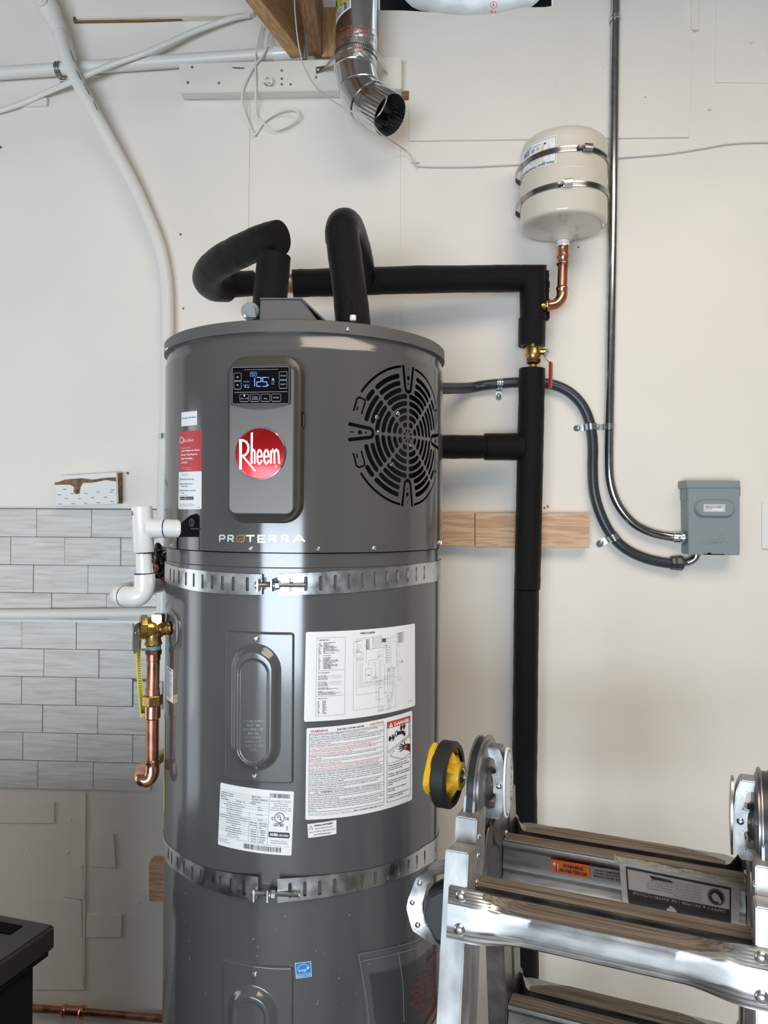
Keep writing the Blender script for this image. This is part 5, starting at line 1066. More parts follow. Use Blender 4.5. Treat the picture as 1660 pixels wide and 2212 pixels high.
bm = B(); foam(bm, [D(575, 747, 1.49), D(584, 640, 1.49), D(592, 560, 1.50), D(593, 552, 1.50)], FR-0.0005, seed=10); obj('foam_sleeve', bm, M_FOAM, P)
bm = B(); foam(bm, [D(606, 513, 1.50), D(575, 520, 1.52), D(530, 538, 1.56), D(480, 564, 1.62), D(455, 585, 1.67), D(449, 604, 1.72), D(462, 618, 1.77), D(490, 622, 1.81)], FR, sm=6, seed=11, hole=False); obj('bent_sleeve', bm, M_FOAM, P)
bm = B(); foam(bm, [D(468, 616, 1.80), D(548, 612, 1.84)], FR-0.003, seed=12); obj('wall_sleeve', bm, M_FOAM, P)
P = thing('insulated_hot_connector', 'black foam loop standing over the right top of the heater', 'pipe', D(760, 690, 1.45))
bm = B(); foam(bm, [D(767, 736, 1.437), D(757, 640, 1.45), D(745, 550, 1.47), D(738, 497, 1.48)], FR-0.0005, seed=13); obj('foam_sleeve', bm, M_FOAM, P, 'front sleeve with a split seam')
bm = B(); foam(bm, [D(740, 522, 1.50), D(740, 497, 1.51), D(744, 487, 1.54), D(752, 492, 1.60), D(762, 515, 1.67), D(772, 548, 1.75), D(779, 580, 1.82), D(783, 605, 1.87)], FR+0.0003, sm=6, seed=14); obj('bent_sleeve', bm, M_FOAM, P)
bm = B(); s_ = [D(742, 505, 1.447), D(748, 560, 1.434), D(756, 620, 1.420), D(762, 680, 1.410)]
ribbon(bm, smoothpath(s_, 8), R0, 0.0022, 0.002); obj('seam_split', bm, M_BLACK, P)
# ================================================================ ball valve
dv_ = 1.915; px_ = lambda n, d: n*d/FPX
P = thing('ball_valve', 'brass ball valve with a red lever between the two black foam pipes', 'valve', D(1153, 797, dv_))
bm = B(); o = D(1152.5, 745, dv_); u = lambda y: (y-745)*dv_/FPX
lathe(bm, o, -Z, [(0, -0.01), (px_(17.5, dv_), -0.01), (px_(17.5, dv_), u(752)), (px_(15.5, dv_), u(753)), (px_(16, dv_), u(762)), (px_(17, dv_), u(767)), (px_(15, dv_), u(777)), (px_(12, dv_), u(780))], 24)
hexnut(bm, D(1152.5, 776, dv_), D(1152.5, 785, dv_), px_(16.5, dv_)); lathe(bm, o, -Z, [(px_(14, dv_), u(784)), (px_(9.5, dv_), u(788)), (px_(9.5, dv_), u(800)), (0, u(800))], 20)
obj('body', bm, M_BRASS, P)
bm = B(); p_ = Print(flat_map(D(1152.5, 757, dv_-0.0185), R0*0.001, -U0*0.001, -F0)(0.0)); p_.ring(0, 0, 4.5, 0.9, 14); p_.text('BV', 0, 1.8, 4, 4.5, 'c', 0.02); p_.box(-7, 12, 7, 19, 0.8); p_.text('3/4', 0, 17.5, 4.4, 10, 'c', 0.02); p_.done('cast_marks', M_CHIP, P)
bm = B(); a, b = D(1166, 760, dv_-0.004), D(1180, 760, dv_-0.006); cyl(bm, a, b, px_(6.5, dv_), 16, 0.001); cyl(bm, a, a+(b-a)*1.15, px_(4, dv_), 12); obj('stem', bm, M_BRASS, P)
bm = B(); hexnut(bm, D(1179, 760, dv_-0.006), D(1186, 760, dv_-0.007), px_(6.2, dv_)); obj('lever_nut', bm, M_ZINC, P)
bm = B(); ribbon(bm, [D(1181, 764, dv_-0.008), D(1177, 769, dv_-0.012), D(1179, 773, dv_-0.018), D(1190, 785, dv_-0.022), D(1190.5, 796, dv_-0.024)], F0+R0*0.6, 0.013, 0.0022); obj('lever', bm, M_ZINC, P)
bm = B(); ribbon(bm, [D(1190.5, 782, dv_-0.023), D(1190.5, 800, dv_-0.024), D(1190, 825, dv_-0.025), D(1189, 838, dv_-0.026)], F0+R0*0.6, 0.015, 0.006); bmesh.ops.recalc_face_normals(bm, faces=bm.faces); bmesh.ops.bevel(bm, geom=list(bm.edges), offset=0.001, segments=2, affect='EDGES'); obj('lever_grip', bm, M_REDH, P, 'red grip')
# ================================================================ expansion tank
dE = 1.885; cE = D(1218, 400, dE); zE = lambda py: CAM_Z + (CX*0+1106-py)*(dE-0.104)/FPX + 0.0024*1.1
E = thing('expansion_tank', 'cream expansion tank held by two steel band clamps on the wall', 'tank', (cE.x, cE.y, zE(455)-0.03))
z0, z1, zs_ = zE(453), zE(268), zE(360); ce = V((cE.x, cE.y, 0)); rE = 0.1055
bm = B(); lathe(bm, ce, Z, [(0, z1+0.018), (0.05, z1+0.016), (0.08, z1+0.010), (0.094, z1+0.003), (0.101, z1-0.004), (rE-0.0008, z1-0.014), (rE, z1-0.024), (rE, zs_+0.003), (rE+0.001, zs_+0.001), (rE+0.001, zs_-0.001), (rE-0.0004, zs_-0.004), (rE-0.0004, z0+0.006), (rE-0.002, z0+0.001), (rE-0.007, z0-0.003), (0.088, z0-0.004), (0.07, z0-0.006), (0.045, z0-0.011), (0.032, z0-0.018), (0.024, z0-0.027), (0.019, z0-0.036), (0, z0-0.036)], 96); obj('shell', bm, M_BEIGE, E, ang=50)
bm = B(); lathe(bm, ce, Z, [(0, z0-0.034), (0.0145, z0-0.034), (0.016, z0-0.037), (0.016, z0-0.043), (0.0135, z0-0.044), (0.0155, z0-0.046), (0.0155, z0-0.052), (0, z0-0.052)], 24); obj('nipple', bm, M_PVC, E, 'white taped nipple')
def CE(th, z, R=rE): return V((cE.x+R*math.sin(th), cE.y-R*math.cos(th), z))
def TE(px, py, R=rE):
    r = ray(px, py); a = r.x*r.x+r.y*r.y; dx, dy = CAM.x-cE.x, CAM.y-cE.y; b = 2*(r.x*dx+r.y*dy); c = dx*dx+dy*dy-R*R; q = b*b-4*a*c
    t = (-b-math.sqrt(q))/(2*a) if q > 0 else -b/(2*a); p = CAM+r*t; return math.atan2(p.x-cE.x, -(p.y-cE.y)), p.z
zt1, zt0 = TE(1203, 292)[1], TE(1203, 352)[1]; ta, tb = TE(1203, 320)[0], TE(1203, 320)[0]-1.25
st = lambda off: (lambda u, v: CE(tb+(ta-tb)*u/130, zt1+(zt0-zt1)*v/62, rE+off))
s = sticker('product_label', st, 130, 62, 1, M_LABEL, E, 'white label printed upside down', step=5); p = Print(st(0.0006)); fl = Print(lambda u, v: st(0.0006)(130-u, 62-v))
p.box(2, 3, 128, 56, 0.7, 12); fl.text('Water Heater Thermal Expansion Tank', 4, 5.2, 4.4, 120, 'l', 0.03)
for i, (t, u) in enumerate([('Pre-charge 40 PSI', 40), ('Max. pressure 150 PSI', 40), ('Max. temperature 200 F', 40), ('Capacity 2.1 gal', 40), ('Made for potable water', 40)]): fl.text(t, u, 12+3.6*i, 2.2, len(t)*1.5, 'l', 0.0)
fl.text('d=', 56, 47, 9, 12, 'l', 0.02); fl.text('N', 44, 47, 8, 6, 'l', 0.0); fl.text('3/4 in. connection', 40, 52, 2.4, 22, 'l', 0.02); fl.text('Read instructions', 66, 51, 2.2, 20, 'l', 0.02); fl.text('before installing', 66, 55, 2.2, 20, 'l', 0.02)
u = 74.0
while u < 98: fl.rect(u, 38, u+0.7, 50); u += rb.choice((1.3, 1.9))
p.poly([(98, 13), (103, 10), (106, 12), (102, 15)]); p.box(97, 53, 103, 55, 0.8); p.done('lettering', M_INK, s); fl.done('upside_down_lettering', M_INK, s)
p = Print(st(0.0005)); p.poly([(92, 52), (92, 22), (94, 16), (98, 14), (108, 14), (112, 16), (114, 22), (114, 52), (110, 54), (96, 54)]); p.done('tank_picture', M_BEIGE, s)
def hose_clamp(label, py, hx, flip, tilt):
    z = zE(py); t_ = thing('band_clamp', label, 'clamp', (cE.x, cE.y, z-0.01), 'clamps round the expansion tank'); R = rE+0.0016; pts = []
    wb = -0.012-cE.y
    for k in range(-60, 61):
        a = PI*k/60
        x, y = R*math.sin(a), -R*math.cos(a)
        if abs(a) > PI*0.42:
            q = (abs(a)-PI*0.42)/(PI*0.58); x = math.copysign(R*(1.0+0.085*math.sin(PI*min(1, q*1.3)))*math.cos(min(1, q)**2*PI/2), a) ; y = -R*math.cos(PI*0.42) + (wb+R*math.cos(PI*0.42))*math.sin(min(1, q)*PI/2)
        pts.append(V((cE.x+x, cE.y+y, z + tilt*x)))
    bm = B(); ribbon(bm, pts, Z, 0.0135, 0.0011); obj('band', bm, M_STAIN, t_)
    th = TE(hx, py)[0]; bm = B()
    for k in range(-34, 36):
        a = th+0.022*k
        if abs(k) < 4: continue
        if a < -1.4 or a > 1.4: continue
        c = CE(a, z+tilt*R*math.sin(a), R+0.0006); tt = V((math.cos(a), math.sin(a), 0.25)).normalized(); rad = (CE(a, 0, 1)-CE(a, 0, 0)); box(bm, c, tt.cross(rad), tt, rad, 0.0075, 0.0011, 0.0005)
    o = obj('band_slots', bm, M_INK, t_); o['kind'] = 'stuff'
    c = CE(th, z+tilt*R*math.sin(th), R+0.006); tt = V((math.cos(th), math.sin(th), tilt)); rad = (CE(th, 0, 1)-CE(th, 0, 0)); up = rad.cross(tt)*-1
    bm = B(); box(bm, c-rad*0.003+tt*0.006*flip, tt, rad, Z, 0.022, 0.006, 0.0175, 0.001); loft(bm, [[c+tt*(x*flip)+rad*y+Z*zz for y, zz in ((-0.004, -0.008), (0.005, -0.007), (0.0065, 0), (0.005, 0.008), (-0.004, 0.0085))] for x in (-0.003, 0.012, 0.017)]); obj('screw_housing', bm, M_STAIN, t_)
    bm = B(); cyl(bm, c-tt*0.012*flip, c+tt*0.010*flip, 0.0035, 12); hexnut(bm, c-tt*0.018*flip, c-tt*0.011*flip, 0.0052)
    for k in range(6): lathe(bm, c+tt*(k*0.0035-0.008)*flip, tt, [(0.0035, 0), (0.0043, 0.0008), (0.0035, 0.0016)], 12)
    obj('screw', bm, M_ALUD, t_); return t_
hose_clamp('upper steel band clamp crossing the label of the cream tank', 321, 1262, 1, 0.02)
hose_clamp('lower steel band clamp round the cream tank, below its label', 397, 1222, 1, 0.03)
bm = B(); box(bm, (cE.x+0.02, -0.014, z1-0.07), X, Y, Z, 0.10, 0.026, 0.19, 0.002); tag(obj('mounting_strip', bm, M_BOARD), 'painted wall strip hidden behind the cream expansion tank', 'board')
# copper riser below
P = thing('copper_riser', 'short copper pipe from the cream tank to the black foam corner', 'pipe', D(1195, 680, dE))
q = lambda n: n*dE/FPX
pA = V((cE.x, cE.y, z0-0.050)); pB = D(1215, 640, dE+0.01); 
top_y = 1106-(pA.z-CAM_Z)*FPX/dE
bm = B(); L = 0.048; lathe(bm, pA, -Z, [(0.012, -0.002), (q(13.2), -0.002), (q(14), 0.002), (q(13), 0.005), (q(12.6), 0.022), (q(14), 0.024), (q(14.3), 0.0265), (q(13), 0.029), (q(12.6), 0.038), (q(14), 0.040), (q(14.2), 0.043), (q(12.4), 0.046), (q(11.3), 0.049)], 28); obj('adapter', bm, M_COPPER2, P)
dB = dE+0.01
bm = B(); tube(bm, [pA-Z*0.045, D(1215, 622, dB)], q(10.6), 20); obj('pipe', bm, M_COPPER, P)
bm = B(); tube(bm, [D(1215, 618, dB), D(1215, 622, dB), D(1215, 625, dB), D(1215, 628, dB)] + [D(1215-26+26*math.cos(t), 634+26*math.sin(t), dB) for t in [PI/2*k/8 for k in range(9)]] + [D(1184, 660.5, dB), D(1182, 661, dB), D(1180, 661, dB), D(1177, 661.5, dB)], [q(11), q(13.2), q(13.2), q(11.8)] + [q(11.8)]*9 + [q(11.8), q(13.2), q(13.2), q(11.2)], 22); obj('elbow', bm, M_COPPER2, P)
bm = B(); tube(bm, [D(1178, 661.5, dB), D(1168, 662, dB)], q(9), 18); obj('stub', bm, M_BRASS, P)
# ================================================================ conduits
P = thing('steel_conduit', 'tall bare steel conduit right of the cream tank, bending into the grey box', 'conduit', W(1317, 1160, 0.02))
ro = 0.0117; of = 0.0172
bm = B(); tube(bm, [W(1333.5, -230, of), W(1331, -60, of), W(1324, 500, of), W(1316.5, 975, of)] + smoothpath([W(1316.5, 985, of), W(1318, 1030, of), W(1327, 1070, of), W(1345, 1104, of), W(1373, 1133, of), W(1410, 1151, of), W(1448, 1159, of), W(1482, 1161.5, of+0.008)], 6), ro, 20); obj('tube', bm, M_EMT, P)
bm = B(); a, b = W(1456, 1160.5, of+0.003), W(1479, 1161.3, of+0.008); lathe(bm, a, b-a, [(ro, -0.001), (ro+0.0022, 0), (ro+0.0022, 0.015), (ro+0.001, 0.016), (ro+0.001, 0.019), (ro+0.0062, 0.0195), (ro+0.0062, 0.025), (ro, 0.026)], 24); screw(bm, a+(b-a)*0.4+V((0, -ro-0.002, 0)), (0, -1, 0), 0.003, 0.003); obj('connector', bm, M_ZINC, P)
cl = 'conduit straps on the right wall'
clamp1('conduit_strap', tuple(W(1329, 40, of)), W(1329, 30, of)-W(1329, 60, of), ro, (-1, 0, -0.12), 'zinc strap at the top of the bare steel conduit', 0.018, 0.015, group=cl)
clamp1('conduit_strap', tuple(W(1317.3, 921, of)), W(1317, 900, of)-W(1317, 940, of), ro, (-1, 0, 0.0), 'zinc strap halfway down the bare steel conduit', 0.020, 0.015, group=cl)
P = thing('flexible_conduit', 'dark grey flexible conduit from the heater to the grey disconnect box', 'conduit', W(1283, 1230, 0.02))
rl = 0.0132; of2 = 0.018
LP = smoothpath([D(900, 836, 1.70), D(925, 838, 1.76), D(957, 839, 1.84), W(1010, 838, 0.03), W(1050, 832, of2), W(1100, 827, of2), W(1150, 826, of2), W(1195, 831, of2), W(1232, 848, of2), W(1260, 878, of2), W(1276, 918, of2), W(1281.5, 965, of2), W(1281, 1010, of2), W(1284, 1060, of2), W(1296, 1105, of2), W(1318, 1150, of2), W(1350, 1184, of2), W(1395, 1206, of2), W(1440, 1216, of2), W(1466, 1216.5, of2)], 10)
bm = B(); tube(bm, LP, rl, 20); obj('jacket', bm, M_LIQ, P)
def coil(pts, r, wire, n_per):
    pass
bm = B(); 
# the jacket's fine spiral ribs
acc = 0.0; prev = LP[0]; frL = frames(LP)
for i, p in enumerate(LP[1:], 1):
    seg = (p-LP[i-1]).length; acc += seg
    m_ = max(1, int(round(seg/0.0045)))
    for k in range(m_):
        c = LP[i-1]+(p-LP[i-1])*((k+0.5)/m_); t, a, b = frL[i]
        rg = [[c+t*dx+(a*math.cos(2*PI*j/14)+b*math.sin(2*PI*j/14))*(rl+h_) for j in range(14)] for dx, h_ in ((-0.0012, -0.0003), (0, 0.00045), (0.0012, -0.0003))]; loft(bm, rg, caps=False)
o = obj('jacket_ribs', bm, M_LIQ, P); o['kind'] = 'stuff'
bm = B(); a, b = W(1449, 1216, of2), W(1476, 1216.5, of2); lathe(bm, a, b-a, [(rl, -0.001), (rl+0.003, 0), (rl+0.0045, 0.003), (rl+0.005, 0.011), (rl+0.0045, 0.0125), (rl+0.0055, 0.014), (rl+0.0055, 0.030), (rl+0.002, 0.032), (0, 0.032)], 8); obj('gland_nut', bm, M_LIQ, P)
bm = B(); tube(bm, smoothpath([W(1472, 1216.5, of2), W(1485, 1215, of2), W(1497, 1210, of2+0.004), W(1504, 1202, of2+0.006), W(1506, 1190, of2+0.008)], 6), 0.0098, 16); obj('metal_elbow', bm, M_EMT, P)
clamp1('conduit_strap', tuple(W(1080, 829, of2)), W(1050, 832, of2)-W(1100, 827, of2), rl, (-0.02, 0, -1), 'zinc strap on the flexible conduit just left of the black downpipe', 0.020, 0.015, group=cl)
clamp1('conduit_strap', tuple(W(1277.5, 922, of2)), W(1276, 910, of2)-W(1280, 940, of2), rl, (-1, 0, -0.05), 'zinc strap on the flexible conduit beside the bare steel conduit', 0.021, 0.016, group=cl)
clamp1('conduit_strap', tuple(W(1326, 1160, of2)), W(1318, 1150, of2)-W(1336, 1171, of2), rl, (-0.85, 0, -0.5), 'zinc strap low on the flexible conduit where it curves to the box', 0.024, 0.018, group=cl)
# ---- disconnect box
P = thing('disconnect_box', 'grey electrical disconnect box on the right wall', 'box', W(1540, 1198, 0.0))
of3 = 0.062
bm = slab('', [(1487, 1053), (1597, 1053), (1598, 1199.5), (1489, 1198)], 0, of3-0.004, bev=0.002); obj('body', bm, M_GREYP, P)
fr_ = [W(1487, 1050, of3), W(1599, 1050, of3), W(1600, 1200, of3), W(1490, 1197.5, of3)]
bm = slab('', [(1486, 1049), (1599, 1049), (1599.5, 1199.5), (1489, 1198)], of3-0.006, of3, bev=0.0015); CV = obj('cover', bm, M_GREYP, P)
bm = slab('', [(1483, 1038), (1600, 1038), (1600.5, 1054), (1484, 1054.5)], 0.001, of3+0.003, bev=0.0015); obj('top_hood', bm, M_GREYP, P)
bm = slab('', [(1483.5, 1050), (1485.5, 1050), (1485.5, 1075), (1484, 1080)], 0.001, of3-0.012); merge(bm, slab('', [(1599, 1050), (1600.5, 1050), (1600.5, 1070), (1599, 1073)], 0.02, of3-0.004)); obj('hood_flange', bm, M_GREYP, P)
bo = W(1544, 1098, of3); bw, bh = W(1589, 1098, of3).x-bo.x, (W(1544, 1077.5, of3).z-W(1544, 1118.5, of3).z)/2
bm = B()
def stad(s, y): 
    r = bh*s if s > 0.5 else bh*s; hx = bw-bh; return [V((bo.x+(hx if math.cos(t) >= 0 else -hx)+ (bh-(1-s)*bh)*math.cos(t), bo.y-y, bo.z+(bh-(1-s)*bh)*math.sin(t))) for t in [-PI/2+2*PI*k/40 for k in range(40)]]
rg = [stad(1.0, -0.001), stad(0.97, 0.0008), stad(0.84, 0.0065), stad(0.74, 0.008)]; loft(bm, rg, caps=False); bm.faces.new([bm.verts.new(p) for p in rg[-1]]); obj('raised_boss', bm, M_GREYP, CV, ang=50)
sm = flat_map(W(1521, 1089, of3+0.008), X*0.001, -Z*0.001, V((0, -1, 0))); ls = (W(1567, 1098, of3+0.008).x-W(1521, 1098, of3+0.008).x)*1000; lh = (W(1540, 1089, of3+0.008).z-W(1540, 1105.5, of3+0.008).z)*1000
s = sticker('service_label', sm, ls, lh, 0.8, M_LABEL, P, 'small white label', step=100); p = Print(sm(0.0007)); p.box(2.2, 2, ls-2.2, lh-2, 0.9); p.text('SERVICE DISCONNECT', ls/2, 9.5, 5.6, ls-9, 'c', 0.02); p.text('EQUIPMENT CONNECTED', 5, 14, 2.2, 16, 'l', 0.0); p.line([(4, 11.2), (ls-4, 11.2)], 0.5); p.done('lettering', M_INK, s)
bm = B(); ct = lambda pts, r=0.0006: tube(bm, smoothpath([W(1240+x*380/1660, 880+y*360/1573, of3+0.0002) for x, y in pts], 4), r, 6)
ct([(1203, 1290), (1260, 1270), (1330, 1250), (1400, 1255), (1460, 1275), (1480, 1245)]); ct([(1352, 1240), (1385, 1205), (1412, 1200), (1395, 1230), (1440, 1235)]); ct([(1230, 1300), (1290, 1290), (1270, 1272)]); ct([(1440, 1310), (1462, 1303)])
obj('embossed_logo', bm, M_GREYP, CV)
p = Print(flat_map(W(1240+1310*380/1660, 880+1285*360/1573, of3), X*0.001, -Z*0.001, V((0, -1, 0)))(0.0006)); p.text('UPC 61', 0, 0, 4.5, 24, 'l', -0.01); p.done('embossed_letters', M_ALUD, CV)
bm = slab('', [(1521, 1196.5), (1566, 1197), (1566, 1199), (1522, 1198.5)], of3-0.001, of3+0.0004); merge(bm, slab('', [(1529, 1194), (1537, 1194), (1537, 1197), (1529, 1197)], of3-0.001, of3+0.0004)); obj('latch_gap', bm, M_BLACK, CV)
bm = B()
for x, y, o_ in [(1473, 1074, 0.03), (1476, 1087, 0.022), (1479, 1088, 0.03), (1481, 1093, 0.045), (1475, 1101, 0.02)]:
    lathe(bm, W(x+13, y, o_)+V((-0.0003-0.0035, 0, 0)), (-1, 0, 0), [(0.002, -0.003), (0.002, 0.0006), (0, 0.0006)], 8)
pieces('side_hole', bm, M_BLACK, P)
# ================================================================ PVC drain on the left
P = thing('pvc_drain_pipe', 'white plastic drain pipe with tee left of the heater shroud', 'pipe', D(300, 1310, 1.42))
dp = 1.42; q = lambda n: n*dp/FPX
bm = B(); o = D(306.5, 1094, dp); ax = (D(311, 1193, dp)-o); La = ax.length; lathe(bm, o, ax, [(q(18), 0.012), (q(18), 0.0), (q(21.2), 0.0), (q(22.2), 0.001), (q(22), La-0.001), (q(21.2), La), (q(17), La)], 40)
bx0, bx1 = D(309, 1141.5, dp), D(362, 1141, dp-0.005); lathe(bm, bx0, bx1-bx0, [(q(20.5), 0.012), (q(20.3), (bx1-bx0).length), (q(17), (bx1-bx0).length)], 32); obj('tee', bm, M_PVC, P, ang=40)
bm = B(); a, b = D(357, 1141, dp-0.004), D(399, 1141.5, dp-0.010); Lb = (b-a).length; lathe(bm, a, b-a, [(q(18), 0), (q(19.5), 0.0005), (q(19.5), Lb*0.70), (q(20.8), Lb*0.72), (q(20.8), Lb*0.95), (q(19.5), Lb), (q(12), Lb)], 32); obj('adapter', bm, M_PVC, P)
bm = B(); lathe(bm, D(398, 1141.5, dp-0.0098), b-a, [(0, -0.004), (q(17.5), -0.003), (q(18.5), 0.001), (q(17.5), 0.005), (0, 0.007)], 24); obj('thread_sealant', bm, M_TEAL, P)
bm = B(); tube(bm, [D(310, 1188, dp), D(312.5, 1262, dp)], q(17), 32); obj('pipe', bm, M_PVC, P)
bm = B(); ep = smoothpath([D(312, 1240, dp), D(312.5, 1258, dp), D(310, 1275, dp), D(300, 1287, dp-0.002), D(286, 1289, dp), D(268, 1287, dp+0.012)], 6); rr_ = [q(22.3)]*len(ep); tube(bm, ep, rr_, 32); obj('elbow', bm, M_PVC, P)
bm = B(); ep = smoothpath([D(275, 1288, dp+0.008), D(264, 1287, dp+0.017), D(260, 1284, dp+0.035), D(272, 1280, dp+0.062), D(288, 1276, dp+0.075)], 6); tube(bm, ep, q(22.0), 32); obj('rear_elbow', bm, M_PVC, P)
bm = B(); tube(bm, [D(284, 1277, dp+0.07), D(380, 1256, dp+0.24)], q(18), 28); obj('rear_pipe', bm, M_PVC, P)
bm = B()
lathe(bm, D(311, 1193.5, dp), (0, 0, -1), [(q(17.2), -0.0008), (q(19.5), -0.0002), (q(18.6), 0.0014), (q(17.2), 0.0018)], 28)
lathe(bm, D(312, 1239.5, dp), (0, 0, 1), [(q(17.2), -0.001), (q(22), -0.0006), (q(20), 0.0012), (q(17.2), 0.0018)], 28)
a2 = (bx1-bx0).normalized(); lathe(bm, D(358.5, 1141, dp-0.0045), a2, [(q(19.4), -0.0015), (q(20.7), -0.001), (q(20.7), 0.0012), (q(19.4), 0.0016)], 28)
e_ = (D(268, 1287, dp+0.012)-D(280, 1288.5, dp+0.004)).normalized(); lathe(bm, D(270, 1287.3, dp+0.011), e_, [(q(20), -0.002), (q(22.8), -0.0012), (q(22.8), 0.0012), (q(20), 0.002)], 28)
pieces('cement_ring', bm, M_PRIMER, P, 'dark blue cement at the joint')
def tee_map(off):
    n0 = ax.normalized(); r0 = q(22.2)+off; 
    def f(u, v):
        a = math.radians(-92+u*2.3); side = R0.copy(); fw = -F0
        return o + n0*(0.008+v*0.001) + side*(r0*math.sin(a)) + fw*(r0*math.cos(a))
    return f
p = Print(tee_map(0.0004)); p.text('SCH40', 8, 4, 3, 16, 'l', 0.02); p.text('D2665', 8, 9, 5, 17, 'l', 0.03); p.text('3/4', 10, 14, 3, 6, 'l', 0.02); p.done('printed_marks', M_INK, P)
bm = B()
# wire bundle behind
Wt = thing('wire_bundle', 'tangle of black and red wires between the white drain pipe and heater', 'wire', D(345, 1262, 1.62)); rs = random.Random(9)
for k in range(11):
    bm = B(); x0 = rs.uniform(332, 352); pts = [D(x0+rs.uniform(-3, 14), 1180+rs.uniform(-4, 10), 1.62+rs.uniform(-0.02, 0.03))]
    for j in range(1, 5): pts.append(D(x0+rs.uniform(-5, 12), 1180+17*j+rs.uniform(-6, 6), 1.61+rs.uniform(-0.03, 0.03)))
    pts.append(D(372, 1235+rs.uniform(0, 22), 1.63)); tube(bm, smoothpath(pts, 5), 0.0042 if k % 3 else 0.0065, 8); obj('wire', bm, M_BWIRE, Wt)
for pts in ([(338, 1228), (342, 1240), (352, 1248), (372, 1250)], [(336, 1212), (340, 1224), (341, 1232), (339, 1240)], [(340, 1236), (350, 1252), (362, 1256), (376, 1254)]):
    bm = B(); tube(bm, smoothpath([D(x, y, 1.585) for x, y in pts], 5), 0.0032, 8); obj('red_wire', bm, M_RWIRE, Wt, 'red wire')
# ================================================================ relief valve and its copper drain
dv2 = 1.462; q = lambda n: n*dv2/FPX
P = thing('relief_valve', 'brass temperature relief valve on the left side of the heater', 'valve', D(333, 1395, dv2))
lf = (D(300, 1358, dv2-0.01)-D(360, 1357, dv2+0.01)).normalized()
bm = B(); a = D(352, 1358, dv2+0.008); lathe(bm, a, lf, [(q(17), 0), (q(18.5), 0.001), (q(18.5), q(14)), (q(20), q(16)), (q(20.5), q(24)), (q(20.5), q(36)), (q(17), q(38))], 24)
lathe(bm, D(331.5, 1362, dv2), -Z, [(q(14), 0), (q(15.5), q(10)), (q(17), q(22)), (q(18.5), q(26)), (q(19), q(29)), (q(17), q(31)), (q(16), q(33))], 24)
obj('body', bm, M_BRASS, P)
bm = B(); box(bm, D(342.5, 1341, dv2+0.004), R0, F0, U0, q(22), q(30), q(30), q(1.5)); obj('inlet_hex', bm, M_BRASS, P)
bm = B(); lathe(bm, D(317.5, 1354.5, dv2-0.002), lf, [(0, 0), (q(25), 0), (q(26.5), q(1)), (q(26.5), q(12)), (q(24), q(14.5)), (0, q(15))], 10); obj('bonnet_hex', bm, M_BRASS, P)
bm = B(); a, b = D(332, 1353, dv2+0.006), D(317, 1354, dv2+0.002); pr = [(0, 0)]
for k in range(8): pr += [(q(20.5), (b-a).length*k/8), (q(22), (b-a).length*(k+0.5)/8)]
pr += [(0, (b-a).length)]; lathe(bm, a, b-a, pr, 24); obj('spring_barrel', bm, M_SCREW, P)
bm = B(); a, b = D(343, 1358, dv2+0.006), VALVE_C; L_ = (b-a).length; lathe(bm, a, b-a, [(q(15), 0), (q(15), L_*0.35), (q(12.5), L_*0.42), (q(14), L_*0.52), (q(12), L_*0.62), (q(13.5), L_*0.72), (q(11.5), L_*0.82), (q(11.5), L_)], 24); obj('inlet_thread', bm, M_BRASS, P)
p = Print(flat_map(D(335, 1365, dv2-q(20.8)), R0*q(1), -U0*q(1), -F0)(0.0002)); p.box(-5, -8, 5, 8, 0.8); p.line([(-2, -6), (2, -3), (-1, 1), (2, 6)], 0.8); p.done('cast_mark', M_CHIP, P)
bm = B(); box(bm, D(300, 1360, dv2-0.008), R0, F0, U0, q(7), q(18), q(30), 0.002); obj('lever_hub', bm, mat('grey_lilac_metal', (0.42, 0.41, 0.55), 0.35, 0.6), P)
bm = B(); pts = [D(302, 1352, dv2-0.016), D(296, 1357, dv2-0.022), D(293.5, 1372, dv2-0.024), D(293.5, 1400, dv2-0.024), D(296, 1408, dv2-0.022)]; ribbon(bm, smoothpath(pts, 4), F0+R0*0.9, 0.013, 0.002); screw(bm, D(293, 1367, dv2-0.026), -F0, 0.002, 0.001); obj('lever', bm, M_ALUD, P)
bm = B(); pts = [D(303, 1366, dv2-0.014), D(300, 1395, dv2-0.012), D(299.5, 1430, dv2-0.012), D(303, 1490, dv2-0.006), D(307, 1530, dv2), D(308.5, 1548, dv2+0.002)]; pts = smoothpath(pts, 6); wd = [(F0*0.5+R0*(0.62)).normalized() for p in pts]; ribbon(bm, pts, wd, 0.010, 0.0006); TG = obj('warning_tag', bm, M_YTAG, P, 'narrow yellow warning tag')
bm = B()
for k in range(46):
    i = int(4+k*(len(pts)-8)/46.0); fr_ = (4+k*(len(pts)-8)/46.0)-i; c = pts[i]+(pts[i+1]-pts[i])*fr_; box(bm, c-F0*0.0012+R0*0.001, wd[i], (pts[i+1]-pts[i]), F0, 0.0060, 0.0009, 0.0012)
o_ = obj('tag_print', bm, M_INK, TG); o_['kind'] = 'stuff'
P = thing('copper_drain_pipe', 'copper drain pipe with brass union below the relief valve', 'pipe', D(328, 1705, dv2))
def seg(name, prof, m_, n=24, hx=None):
    bm = B(); o = D(prof[0][1], prof[0][2], dv2); pr = []
    b = D(prof[-1][1], prof[-1][2], dv2); L = (b-o).length; ys = prof[0][2], prof[-1][2]
    for r, x, y in prof: pr.append((q(r), L*(y-ys[0])/(ys[1]-ys[0])))
    lathe(bm, o, b-o, [(0, pr[0][1])]+pr+[(0, pr[-1][1])], n); return obj(name, bm, m_, P)
seg('thread_sealant', [(15, 332, 1393), (16, 332, 1396), (15.5, 332, 1400), (16, 332, 1404)], M_TEAL)
